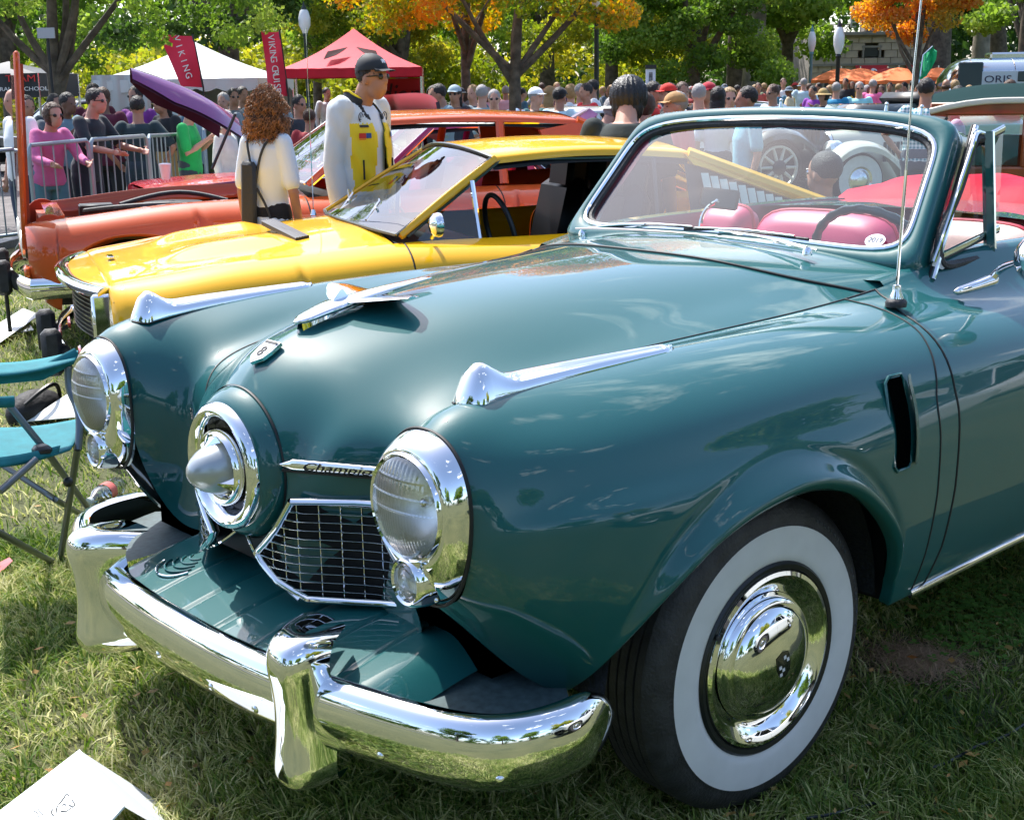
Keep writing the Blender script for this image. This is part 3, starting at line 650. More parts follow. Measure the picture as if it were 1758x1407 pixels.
# ---- bumper
def bumper():
    root = empty('bumper', (0,0,0), parent=HERO)
    plan = [(.862,0),(.861,.12),(.852,.26),(.832,.40),(.806,.52),(.775,.64),(.742,.735),(.695,.80),(.63,.832),(.55,.842),(.48,.832),(.445,.822)]
    pl = smooth_path([(x,y,0) for x,y in plan], 60); pl = np.concatenate([mir(pl)[::-1][:-1], pl])
    n = len(pl); P = []
    for i, p in enumerate(pl):
        tg = pl[min(i+1,n-1)]-pl[max(i-1,0)]; tg = tg/np.linalg.norm(tg); nr = np.array([tg[1], -tg[0], 0.]); 
        endf = min(1, min(i, n-1-i)/7.); hz = .070*(math.sin(endf*math.pi/2)**.55+.02) if endf < 1 else .070
        zc = .395+.0*abs(p[1]); row = []
        prof = [(-.022,.92),(-.010,1.0),(.004,.99),(.018,.85),(.027,.58),(.031,.25),(.031,-.1),(.027,-.45),(.019,-.75),(.008,-.95),(-.006,-1.0),(-.020,-.93)]
        for o_, h in prof: row.append(p*[1,1,0]+nr*(o_*(.35+.65*endf))+np.array([0,0,zc+h*hz]))
        P.append(row)
    P = np.array(P); g = MB(); g.grid(P); part(g, 'face_bar', CHR, root, smooth='all')
    Q = P.copy()[:, [0, 5, 11]]; 
    back = np.array([[p*[1,1,0]-np.array([tg_[1],-tg_[0],0])*.012+np.array([0,0,.395+h*.062*min(1,(min(i,n-1-i)/7.)+.05)]) for h in (1,-1)] for i,(p,tg_) in enumerate(zip(pl, [ (lambda v: v/np.linalg.norm(v))(pl[min(i+1,n-1)]-pl[max(i-1,0)]) for i in range(n)]))])
    g = MB(); g.grid(back); part(g, 'back_face', mat('bumper_back', (.03,.035,.035), rough=.35, metal=.6), root, smooth='all')
    for y, z in ((.60,.362),(.30,.352),(.795,.372),(.15,.352),(-.05,.350),(-.62,.362)):
        j = int(np.argmin(np.abs(pl[:,1]-y))); p = pl[j]; tg = pl[j+1]-pl[j-1]; tg /= np.linalg.norm(tg); q = p+np.array([tg[1],-tg[0],0])*.0215; z = .362
        g = MB(); g.sphere((q[0],q[1],z), (.010,.010,.010), 12, 8); part(g, 'bolt', CHR, root)
    # over-riders (guards)
    for s_ in (1, -1):
        g = MB(); rows = []
        #  centre-line in (outward offset, z), half-width
        cl = [(-.020,.530,.010),(.012,.545,.044),(.042,.541,.052),(.063,.524,.056),(.070,.497,.057),(.066,.46,.056),(.060,.42,.054),(.058,.38,.054),(.060,.34,.056),(.065,.300,.059),(.066,.275,.060),(.058,.258,.056),(.02,.256,.044)]
        px = .835; ang = math.atan2(-.16, .99)*-1
        cc = smooth_path([(a, w, z) for a, z, w in cl], 34)
        for a, w, z in cc:
            row = []
            for t in np.linspace(-1, 1, 17):
                dep = a-(abs(t)**3.2)*.090; row.append((px+dep, (.409+t*w*1.26+dep*.28)*s_, z-.010*abs(t)**3*(z > .5)))
            rows.append(row)
        g.grid(rows); part(g, 'guard', CHR, root, smooth='all')
bumper()
# ---- splash apron between bumper and body with its ribs
def apron():
    y0, y1 = -.43, .60; nx = 14; P = []
    bx = lambda y: float(np.interp(abs(y), [0,.12,.26,.40,.52,.64,.74,.80], [.846,.845,.836,.816,.790,.757,.722,.672]))
    for i in range(nx):
        f = i/(nx-1); row = []
        for y in np.linspace(y0, y1, 190):
            e = min(1, min(y-y0, y1-y)/.09); xf = .46+(bx(y)-.46)*f
            z = .498-.052*f**1.6-.050*(1-math.sin(max(0,e)*math.pi/2))+.006*math.sin(math.pi*f)
            for yc in (-.17,-.04,.09,.22,.35,.46): z -= .0065*math.exp(-((y-yc)/.0042)**2)
            row.append((xf, y, z))
        P.append(row)
    g = MB(); g.grid(P); part(g, 'splash_apron', TEAL, smooth='all')
    for s_ in (1,-1):
        g = MB(); x0_ = lambda y: .34+.75*max(0, y-.56); Q = [[(x0_(y)+(bx(y)-.012-x0_(y))*f, s_*y, .452-.035*max(0,(y-.45)/.35)-.02*f) for y in np.linspace(.44, .79, 12)] for f in np.linspace(0, 1, 10)]; g.grid(Q); part(g, 'splash_pan', mat('dusty_pan', (.05,.085,.09), rough=.6, var=.3, scale=60), smooth='all')
        g = MB(); g.tube([(.75,.40*s_,.40),(.84,.405*s_,.40)], (.018), 8); part(g, 'bumper_bracket', BLK)
    # pressed horn grille near the far end of the apron
    hg = empty('horn_grille', (0,0,0), parent=HERO)
    for k in range(5):
        w_ = .055-.009*k; pts = [(.735-.0+.050*math.cos(t_)*(1-.16*k)-.012*k, -.235+w_*math.sin(t_), .4955-.0*k) for t_ in np.linspace(-1.4, 1.4, 13)]; g = MB(); g.tube([(x, y, .500-.052*((x-.46)/.385)**1.6+.004) for x, y, z in pts], .0028, 6); part(g, 'rib', TEAL if k else CHR, hg)
apron()
g = MB(); 
for sg in (1,-1):
    pt = smooth_path([(.705,.02*sg,.600),(.712,.06*sg,.572),(.712,.11*sg,.545),(.70,.20*sg,.505)], 14); g.tube(pt, .0035, 6)
part(g, 'nose_lower_trim', CHR)

# ---- wheels
def tyre_text(): pass
def wheel(x, sg, camber=0., steer=0., hero=True):
    root = empty('wheel', (x, .806*sg, .3455), 0, parent=HERO); root.scale = (.934,)*3
    root.rotation_euler = (camber, 0, steer + (0 if sg == 1 else math.pi))
    # local +Y is outward; outer sidewall plane y=0
    g = MB(); g.lathe([(-.020,.205),(-.006,.212),(.004,.222),(.009,.232),(.010,.245),(.011,.268),(.010,.290),(.0085,.303)], 'y', n=96)
    WW = mat('whitewall', (.66,.67,.68), rough=.55, var=.05, scale=14)
    part(g, 'whitewall', WW, root)
    g = MB(); pr = [(.0085,.3015),(.0065,.306),(.004,.313),(.004,.316),(-.002,.334),(-.014,.352),(-.030,.361)]
    for k in range(5):
        y = -.030-k*.025; pr += [(y,.3615),(y-.018,.3625),(y-.019,.355),(y-.024,.355),(y-.025,.3615)]
    pr += [(-.160,.352),(-.175,.330),(-.178,.29),(-.165,.22),(-.14,.20)]; g.lathe(pr, 'y', n=96); ty = part(g, 'tyre', RUB, root)
    RG = mat('rim_black', (.012,.014,.014), rough=.35)
    g = MB(); g.lathe([(.006,.224),(.012,.218),(.010,.208),(-.004,.200),(-.02,.196)], 'y', n=72); part(g, 'rim', RG, root)
    g = MB(); g.lathe([(-.012,.203),(.004,.206),(.012,.202),(.015,.193),(.010,.180),(-.002,.166),(-.010,.155),(-.012,.148),(-.006,.143)], 'y', n=72); part(g, 'trim_ring', CHR, root)
    g = MB(); g.lathe([(-.010,.149),(-.002,.147),(.006,.141),(.012,.134),(.013,.128),(.014,.124),(.018,.121),(.027,.108),(.036,.088),(.042,.062),(.0455,.034),(.0468,.012),(.047,.0005)], 'y', n=72); cap = part(g, 'hubcap', CHR, root)
    # enamelled shield with quartered checks
    def on(u, w, h):       # tangent patch on the dome near centre
        r_ = math.hypot(u, w); return (u, np.interp(r_, [0,.034,.062,.09], [.047,.0455,.042,.0335])+h, w)
    out_ = [(-.021,.026),(.0,.033),(.021,.026),(.024,0),(.018,-.020),(0,-.032),(-.018,-.020),(-.024,0)]
    a0 = R(-12); rot = lambda u, w: (u*math.cos(a0)-w*math.sin(a0)-.004, u*math.sin(a0)+w*math.cos(a0)-.002)
    g = MB(); V = [on(*rot(0,0), .0016)]+[on(*rot(u, w), .0012) for u, w in out_]; g.add(V, [(0, 1+i, 1+(i+1)%8) for i in range(8)]); part(g, 'badge', mat('badge_black', (.01,.01,.012), rough=.2, coat=1), root, smooth=False)
    WE = mat('badge_white', (.8,.8,.8), rough=.25, coat=.6)
    for i in range(4):
        for j in range(5):
            if (i+j) % 2 == 0: continue
            if (i < 2) == (j < 2.5) : continue
            u0, w0 = -.018+i*.009, -.022+j*.009; g = MB(); q = [(u0,w0),(u0+.0085,w0),(u0+.0085,w0+.0085),(u0,w0+.0085)]; g.add([on(*rot(*p), .0026) for p in q], [(0,1,2,3)]); part(g, 'badge_check', WE, root, smooth=False)
    g = MB(); g.tube([(.172,-.004,.10),(.180,.018,.105)], .006, 8); part(g, 'valve_stem', RUB, root)
    if hero:     # raised lettering on the sidewall
        for txt, ac in (('B.F.Goodrich', 172), ('Silvertown', 132)):
            me = bpy.data.meshes.new('sidewall_lettering'); bm = bmesh.new()
            L = len(txt)
            for i, ch in enumerate(txt):
                if ch == ' ': continue
                a = R(ac+(i-(L-1)/2)*-2.9); tm = text_mesh(ch, .020, .0012); r_ = .3255
                # local frame: outward radial = up, tangent = x
                up_ = Vector((math.cos(a), 0, math.sin(a))); nr = Vector((0,1,0)).lerp(up_, .42).normalized(); tx = up_.cross(Vector((0,1,0))).normalized()*-1
                tx = Vector((0,1,0)).cross(up_).normalized() * -1 if False else up_.cross(Vector((0,1,0))).normalized()
                upv = nr.cross(tx)
                Mx = Matrix((tx, upv, nr)).transposed().to_4x4(); Mx.translation = up_*r_+Vector((0,.0015,0)); tm.transform(Mx); bm.from_mesh(tm); bpy.data.meshes.remove(tm)
            bm.to_mesh(me); bm.free(); me.materials.clear(); me.materials.append(mat('tyre_letter', (.085,.088,.092), rough=.45)); 
            for p_ in me.polygons: p_.material_index = 0
            link('sidewall_lettering', me, None, root)
wheel(-.036, 1, camber=R(-.6), steer=R(-2.3)); wheel(-.036, -1, hero=False); wheel(-2.92, 1, hero=False); wheel(-2.92, -1, hero=False)

# ---- side vent with its flap
def side_vent(sg):
    root = empty('side_vent', (0,0,0), parent=HERO)
    ys = lambda x, z: float(side.ev(row_of_x(np.array([x])), np.array([np.interp(-z, [-.885,-.831,-.797,-.742,-.60], [6,7,8,9,10])]))[0,0,1])
    ys_ = ys; ys = lambda x, z: (ys_(x, .70)*(.893-z)+ys_(x, .875)*(z-.70))/.193+.012*math.sin(math.pi*min(1,max(0,(z-.70)/.193)))
    zs = np.linspace(.702,.893,14); 
    g = MB(); Q = [[(x, (ys(x, min(z,.885))+.0025)*sg, z) for x in np.linspace(-.350,-.405,5)] for z in zs]; g.grid(Q); part(g, 'opening', mat('vent_shade', (.001,.0015,.0015), rough=.95, spec=0.), root, smooth='all')  # flat black sheet; the shade inside the slot is put into its colour
    g = MB(); pth = []
    for x, z in [(-.345,.71),(-.345,.885),(-.355,.898),(-.400,.898),(-.408,.885),(-.408,.71),(-.400,.698),(-.355,.698),(-.345,.71)]: pth.append((x, (ys(x, min(z,.885))+.002)*sg, z))
    g.tube(pth, .0035, 8, cap=False); part(g, 'frame', TEAL, root)
    g = MB(); P = [[(-.408-f*.028, (ys(-.41, min(z,.885))+.004+.012*(1-f))*sg*1., z) for f in (0, .5, 1)] for z in zs]; g.grid(P); P2 = [[(-.412-f*.028, (ys(-.41, min(z,.885))-.001+.012*(1-f))*sg, z) for f in (0, .5, 1)] for z in zs]; g.grid(P2, flip=True)
    part(g, 'flap', TEAL, root, smooth='all')
for sg in (1, -1): side_vent(sg)
# rocker trim
for sg in (1,-1):
    P = side.pts([(r_, 12) for r_ in np.linspace(fs1(12)-.02, 10.9, 40)]); P[:,1] += .006; P = P if sg == 1 else mir(P); g = MB(); g.tube(P+np.array([0,0,.006]), [(.010,.006)]*40, 10, up=(0,0,1)); part(g, 'rocker_moulding', CHR)
# ---- windscreen
def ws_pt(y, t, off=0.):
    """surface of the windscreen: y across, t 0 at base .. 1 at header"""
    k = 1-(abs(y)/.62)**2
    return np.array([-.845+.035*k-(.290-.012*k)*t+off*.75, y, 1.058+.033*k+(.332+.004*k)*t+off*.66])
def rrect(a, hw0, hw1, t0, t1, rc=.30, p=5.5):
    """rounded trapezoid outline in (y,t)"""
    c, s_ = math.cos(a), math.sin(a); k = (abs(c)**p+abs(s_)**p)**(-1/p); u, w = c*k, s_*k
    t = (t0+t1)/2+(t1-t0)/2*w; hw = hw0+(hw1-hw0)*(t-t0)/(t1-t0); return hw*u, t
ang = np.linspace(0, 2*np.pi, 129)[:-1]
P = []
prof = [(0,-.035),(0,-.002),(.10,.008),(.35,.014),(.7,.013),(.93,.008),(1.,.0),(1.,-.02)]
for a in ang:
    yo, to = rrect(a, .622, .545, -.06, 1.015, p=14); yi, ti = rrect(a, .577, .520, .025, .925, p=7); P.append([ws_pt(yo+(yi-yo)*f, to+(ti-to)*f, o_) for f, o_ in prof])
g = MB(); g.grid(P, closeu=True)
back = [[np.array(r_[0]), np.array(r_[0])+np.array([-.045,0,-.01]), np.array(r_[-1])+np.array([-.04,0,-.012]), np.array(r_[-1])] for r_ in P]; g.grid(back, closeu=True)
part(g, 'windshield_frame', TEAL, smooth='all')
def loop(hw0, hw1, t0, t1, off, r, m, name, p=6, n=8, sy=1.):
    pts = [ws_pt(*rrect(a, hw0, hw1, t0, t1, p=p), off) for a in np.append(ang, 0)]; g = MB(); g.tube(pts, r, n, sy, cap=False); return part(g, name, m)
loop(.574,.517,.030,.920,.006,.0075,CHR,'windshield_trim', p=7)
loop(.562,.505,.045,.903,-.008,.0105,RUB,'windshield_rubber', p=7)
P = [[ws_pt(*(lambda q: (q[0]*f, .49+(q[1]-.49)*f))(rrect(a, .562, .505, .045, .903, p=7)), -.012) for f in (0, .25, .5, .75, 1.)] for a in ang]
g = MB(); g.grid(P, closeu=True); part(g, 'windshield_glass', GLS, smooth='all')
# header lip / bow channel on top and its latches
g = MB(); pts = [ws_pt(y, 1.022, -.012) for y in np.linspace(-.50, .50, 30)]; g.tube(pts, [(.005,.012)]*30, 8); part(g, 'header_rail', DARK)
for y in (-.005, .33, .43):
    q = ws_pt(y, 1.03, -.012); g = MB(); g.tube([q, q+np.array([-.002,.0,.02])], [.006,.004], 10); g.sphere(q+np.array([-.002,0,.022]), .0055, 10, 6); part(g, 'header_pin', CHR)
# outer pillar strip and door-side seals
for sg in (1, -1):
    for dy, r_, m_, nm in ((.006,.006,DARK,'pillar_seal'),(.014,.007,CHR,'pillar_trim')):
        pts = [ws_pt(sg*(.624-.076*f+dy), .0+1.05*f, -.045) for f in np.linspace(0, 1, 12)]; g = MB(); g.tube(pts, r_, 8); part(g, nm, m_)
# sticker
q = ws_pt(.478, .125, -.003); nrm = Vector((.72,.0,.66)).normalized(); sx = Vector((.03,1,0)).normalized(); sy_ = nrm.cross(sx)
g = MB(); V = [q]+[q+np.array(sx)*.029*math.cos(a)+np.array(sy_)*.020*math.sin(a) for a in np.linspace(0, 2*np.pi, 33)[:-1]]; g.add(V, [(0,1+i,1+(i+1)%32) for i in range(32)]); stk = part(g, 'year_sticker', mat('paper_white', (.82,.84,.88), rough=.5), smooth=False)
text_on('year', '2019', .0215, Vector(q)+nrm*.001+sy_*.001, sx, sy_, mat('ink_navy', (.02,.02,.06), rough=.5), stk, depth=.0003, italic=.1)
# wipers
def wiper(piv, tip, b0, b1):
    root = empty('wiper', (0,0,0), parent=HERO); piv, tip, b0, b1 = map(np.array, (piv, tip, b0, b1))
    g = MB(); g.lathe([(0,.013),(.012,.012),(.020,.007),(.021,.001)], 'z', piv-np.array([0,0,.012]), 16); part(g, 'pivot', CHR, root)
    g = MB(); mid = (piv+tip)/2+np.array([.004,0,.010]); g.tube(smooth_path([piv+np.array([0,0,.006]), mid, tip], 12), [(.005,.008)]*4+[(.003,.005)]*8, 8); part(g, 'arm', CHR, root)
    g = MB(); g.tube([b0, (b0+b1)/2+np.array([0,0,.002]), b1], [.0045,.006,.004], 6); part(g, 'blade', RUB, root)
    g = MB(); u = (b1-b0); g.tube([b0+u*.1+np.array([.004,0,.006]), b0+u*.5+np.array([.006,0,.012]), b0+u*.9+np.array([.004,0,.006])], .003, 6); part(g, 'bridge', CHR, root)
W_ = lambda y, t, o=.012: ws_pt(y, t, o)
wiper((-.70,.395,1.095), W_(.02,.02,.02), W_(-.10,.025), W_(.31,.045)); wiper((-.775,-.47,1.075), W_(-.25,.03,.02), W_(-.44,.025), W_(-.03,.035))
strip([(-.74+.02*(1-(y/.5)**2), y, 1.096-.030*(abs(y)/.6)**2+.010) for y in np.linspace(-.46,.40,20)], .0035, CHR, 'washer_tube')

# ---- radio aerial
root = empty('aerial', (0,0,0), parent=HERO); b0 = np.array([-.640,.690,1.004])
g = MB(); g.lathe([(-.01,.024),(.0,.025),(.006,.022),(.010,.014)], 'z', b0, 20); part(g, 'gasket', RUB, root)
g = MB(); g.lathe([(.006,.016),(.014,.0155),(.026,.010),(.040,.0095),(.041,.004)], 'z', b0, 20); part(g, 'base', CHR, root)
g = MB(); g.tube([b0+np.array([0,0,.04]), b0+np.array([-.012,0,.30])], .0038, 8); part(g, 'lower_mast', CHR, root)
g = MB(); g.tube([b0+np.array([-.012,0,.30]), b0+np.array([-.022,.0,.52]), b0+np.array([-.058,0,.90])], [.0026,.0024,.0018], 8); g.sphere(b0+np.array([-.058,0,.90]), .004, 8, 6); part(g, 'upper_mast', CHRB, root)

# ---- vent window of the near and far door
def vent(sg):
    root = empty('vent_window', (0,0,0), parent=HERO); S_ = np.array([1, sg, 1])
    fr = smooth_path([(-1.165,.585,1.352),(-1.13,.588,1.352),(-1.105,.592,1.325),(-1.02,.606,1.21),(-.925,.622,1.10),(-.935,.626,1.062),(-.985,.627,1.050),(-1.08,.624,1.052),(-1.175,.620,1.056)], 60)
    g = MB(); g.tube(fr*S_, .0115, 8); part(g, 'seal', RUB, root)
    g = MB(); q = smooth_path([(-1.165,.590,1.366),(-1.125,.594,1.368),(-1.10,.600,1.345),(-1.02,.612,1.235),(-.93,.628,1.125),(-.885,.634,1.068)], 30); g.tube(q*S_, .006, 8); part(g, 'chrome_channel', CHR, root)
    g = MB(); g.add(np.array([(-.905,.632,1.105),(-.880,.634,1.060),(-.93,.634,1.045),(-.96,.632,1.052),(-.935,.632,1.07)])*S_, [(0,1,2,3,4)]); part(g, 'corner_plate', mat('primer_white', (.6,.62,.62), rough=.4), root, smooth=False)
    g = MB(); g.tube(np.array([(-1.185,.618,1.05),(-1.185,.588,1.37)])*S_, [(.012,.016)]*2, 4, up=(1,0,0)); part(g, 'post', TEAL, root, smooth=False)
    g = MB(); g.tube(np.array([(-1.200,.625,1.05),(-1.200,.595,1.37)])*S_, .0055, 6); part(g, 'post_trim', CHR, root)
    # opened quarter pane pivoting on a vertical pin
    a = np.array([-.945,.622,1.078]); b = np.array([-1.262,.596,1.118]); c = np.array([-1.32,.560,1.375]); d = np.array([-1.13,.582,1.340])
    g = MB(); g.add(np.array([a,b,c,d])*S_, [(0,1,2,3)]); part(g, 'pane', glass('vent_glass', (.86,.84,.90), alpha=.05), root, smooth=False)
    g = MB(); g.tube(np.array([a,b])*S_, [(.009,.006)]*2, 8); part(g, 'pane_lower_channel', CHR, root); g = MB(); g.tube(np.array([a,b])*S_-np.array([0,0,.009]), .005, 6); part(g, 'channel_rubber', RUB, root)
    g = MB(); g.tube(np.array([d,c])*S_, [(.009,.006)]*2, 8); part(g, 'pane_upper_channel', CHR, root); g = MB(); g.tube(np.array([d,c])*S_-np.array([0,0,.009]), .005, 6); part(g, 'channel_rubber', RUB, root)
    g = MB(); g.sphere(np.array([-1.135,.585,1.365])*S_, (.010,.008,.014), 10, 8); part(g, 'pin', CHR, root)
vent(1)
# ---- door mirror
def mirror():
    root = empty('door_mirror', (0,0,0), parent=HERO)
    g = MB(); p = smooth_path([(-.875,.700,1.002),(-.92,.712,1.008),(-.98,.722,1.016),(-1.02,.728,1.022)], 14); g.tube(p, [(.004,.003)]+[(.010+.007*f,.010+.006*f) for f in np.linspace(0, 1, 12)]+[(.012,.010)], 12); part(g, 'foot', CHR, root)
    g = MB(); p = smooth_path([(-1.00,.726,1.022),(-1.005,.745,1.046),(-.985,.785,1.066),(-.96,.820,1.078)], 12); g.tube(p, [(.011-.004*f,.012-.005*f) for f in np.linspace(0, 1, 12)], 10); part(g, 'arm', CHR, root)
    g = MB(); c = np.array([-.965,.865,1.088]); g.lathe([(.045,.001),(.043,.020),(.035,.042),(.020,.056),(.004,.061),(-.004,.060),(-.006,.055)], 'x', c, 40); part(g, 'shell', CHR, root)
    g = MB(); g.lathe([(-.006,.056),(-.0065,.001)], 'x', c, 40); part(g, 'mirror_glass', mat('mirror', (.9,.92,.93), rough=.01, metal=1), root)
mirror()
# door handle
g = MB(); g.tube(smooth_path([(-1.55,.845,.905),(-1.57,.882,.905),(-1.66,.890,.905),(-1.70,.872,.905)], 14), [(.009,.007)]*14, 8); part(g, 'door_handle', CHR)

# ---- interior
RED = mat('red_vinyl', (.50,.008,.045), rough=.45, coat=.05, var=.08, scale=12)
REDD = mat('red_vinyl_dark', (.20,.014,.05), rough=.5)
ROSE = mat('rose_vinyl', (.52,.022,.11), rough=.42, coat=.06)
CREAM = mat('cream_vinyl', (.72,.55,.47), rough=.4, coat=.2)
def cushion(x, y0, y1, z0, z1, th, lean, m, name, parent, n=6):
    """upholstered back-rest: superellipse outline, pillowed faces"""
    g = MB(); cy, hy, cz, hz = (y0+y1)/2, (y1-y0)/2, (z0+z1)/2, (z1-z0)/2
    for s_ in (1, -1):
        P = []
        for a in np.linspace(0, 2*np.pi, 65):
            c, s2 = math.cos(a), math.sin(a); k = (abs(c)**n+abs(s2)**n)**(-1/n); row = []
            for f in (0., .3, .6, .8, .92, 1.):
                y, z = hy*c*k*f, hz*s2*k*f; row.append((x-lean*(z+hz)/(2*hz)+s_*th/2*(1-f**5)**.5, cy+y, cz+z+.012*(1-(y/hy)**2)*(z > 0)))
            P.append(row)
        g.grid(P, flip=s_ < 0)
    return part(g, name, m, parent, smooth='all')
def piping(x, y0, y1, z0, z1, lean, m, parent, n=6):
    cy, hy, cz, hz = (y0+y1)/2, (y1-y0)/2, (z0+z1)/2, (z1-z0)/2; pts = []
    for a in np.linspace(0, 2*np.pi, 65):
        c, s2 = math.cos(a), math.sin(a); k = (abs(c)**n+abs(s2)**n)**(-1/n); y, z = hy*c*k, hz*s2*k; pts.append((x-lean*(z+hz)/(2*hz), cy+y, cz+z+.012*(1-(y/hy)**2)*(z > 0)))
    g = MB(); g.tube(pts, .006, 6, cap=False); return part(g, 'piping', m, parent)
for y0, y1, lab in ((-.375,.165,None),(.185,.60,None),(-.60,-.385,None)):
    st = empty('seat', (0,0,0), parent=HERO); cushion(-1.42, y0, y1, .62, 1.095, .16, .08, ROSE if y0 < .18 else CREAM, 'backrest', st); piping(-1.42, y0, y1, .62, 1.095, .08, RED, st)
    g = MB(); g.box((-1.18, (y0+y1)/2, .60), (.50, y1-y0-.01, .16), bev=.05); part(g, 'cushion', RED, st)
for k in range(4): strip([(-1.36, .21+.0*k, .80+.06*k),(-1.345,.40,.802+.06*k),(-1.36,.58,.80+.06*k)], .003, REDD, 'stitch')
# rear seat, folded-top boot, well
st = empty('rear_seat', (0,0,0), parent=HERO); cushion(-2.10, -.58, .58, .60, 1.035, .15, .06, CREAM, 'backrest', st, 7); piping(-2.10,-.58,.58,.60,1.035,.06,REDD,st,7)
g = MB(); g.box((-1.85,0,.56), (.46,1.15,.16), bev=.05); part(g, 'cushion', RED, st)
P = []
for x, z, bul in ((-2.16,1.00,.0),(-2.17,1.055,.0),(-2.20,1.065,.01),(-2.21,1.08,.0),(-2.27,1.135,.02),(-2.36,1.165,.03),(-2.47,1.165,.03),(-2.60,1.13,.02),(-2.72,1.06,.01),(-2.76,1.01,0)):
    P.append([(x-.06*abs(y/.62)**2*0, y, z-.075*abs(y/.62)**3+bul*math.sin(y*23+x*9)*.28) for y in np.linspace(-.62, .62, 41)])
g = MB(); g.grid(P); part(g, 'top_boot', mat('red_boot', (.55,.004,.028), rough=.6, bump=.3, bscale=9, spec=.15), smooth='all')
g = MB(); g.tube([(-2.19, y, 1.066-.075*abs(y/.62)**3) for y in np.linspace(-.6,.6,20)], .006, 6); part(g, 'boot_welt', REDD)
# door inner panels, dash
for sg in (1, -1):
    g = MB(); e = side.pts([(r_, 0) for r_ in np.linspace(8., 12.2, 40)]); e = e if sg == 1 else mir(e)
    g.grid([[(p[0], p[1], p[2]), (p[0], p[1]-.012*sg, p[2]+.012), (p[0], p[1]-.06*sg, p[2]+.010)] for p in e]); part(g, 'door_cap', TEAL, smooth='all')
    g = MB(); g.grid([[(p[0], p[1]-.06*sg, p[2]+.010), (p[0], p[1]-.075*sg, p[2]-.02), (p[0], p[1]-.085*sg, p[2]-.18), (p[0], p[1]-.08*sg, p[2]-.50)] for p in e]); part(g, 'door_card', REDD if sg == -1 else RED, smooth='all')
    strip([(p[0], p[1]-.086*sg, p[2]-.09) for p in e[8:]], .005, CHR, 'door_strip')
g = MB(); g.grid([[(-.86+.04*(1-(y/.6)**2), y, 1.075-.02*(y/.6)**2), (-.97, y, 1.06-.03*(y/.6)**2), (-1.01, y, 1.01), (-1.00, y, .84)] for y in np.linspace(-.585, .585, 21)]); part(g, 'dashboard', TEAL, smooth='all')
g = MB(); g.box((-1.5,0,.50), (1.6,1.5,.03)); part(g, 'floor', mat('carpet', (.10,.02,.03), rough=.95), smooth=False)
def steering():
    root = empty('steering_wheel', (0,0,0), parent=HERO); c = Vector((-1.165,.305,.985)); nr = Vector((-.88,0,.48)).normalized(); u = Vector((0,1,0)); w = nr.cross(u)
    if w.z < 0: w = -w
    G_ = mat('steering_green', (.02,.085,.09), rough=.35, coat=.6)
    g = MB(); g.tube([c+u*math.cos(a)*.205+w*math.sin(a)*.205 for a in np.linspace(0, 2*np.pi, 97)], [.0125+.0016*math.sin(k*1.6) for k in range(97)], 10, cap=False); part(g, 'rim', G_, root)
    for a in (R(0), R(180), R(-90)):
        g = MB(); d_ = u*math.cos(a)+w*math.sin(a); g.tube([c+d_*.02+nr*-.03, c+d_*.12-nr*.025, c+d_*.20], [.010,.007,.007], 8); part(g, 'spoke', G_, root)
    g = MB(); g.tube([c-nr*.05, c-nr*.01], [.04,.03], 16); part(g, 'hub', CHR, root); g = MB(); g.tube([c-nr*.05, c-nr*.05+Vector((.28,0,-.17))], .022, 12); part(g, 'column', G_, root)
steering()
root = empty('rear_view_mirror', (0,0,0), parent=HERO)
g = MB(); g.box((-.955,-.095,1.180), (.014,.115,.058), rot=Matrix.Rotation(R(-14),3,'Y') @ Matrix.Rotation(R(18),3,'Z'), bev=.008); part(g, 'housing', mat('mirror_teal', (.03,.10,.11), rough=.4, metal=.3), root)
g = MB(); g.tube(smooth_path([(-.895,-.115,1.10),(-.905,-.118,1.13),(-.925,-.11,1.16),(-.945,-.10,1.172)], 10), .006, 8); g.sphere((-.948,-.10,1.172), .010, 8, 6); part(g, 'stalk', CHR, root)
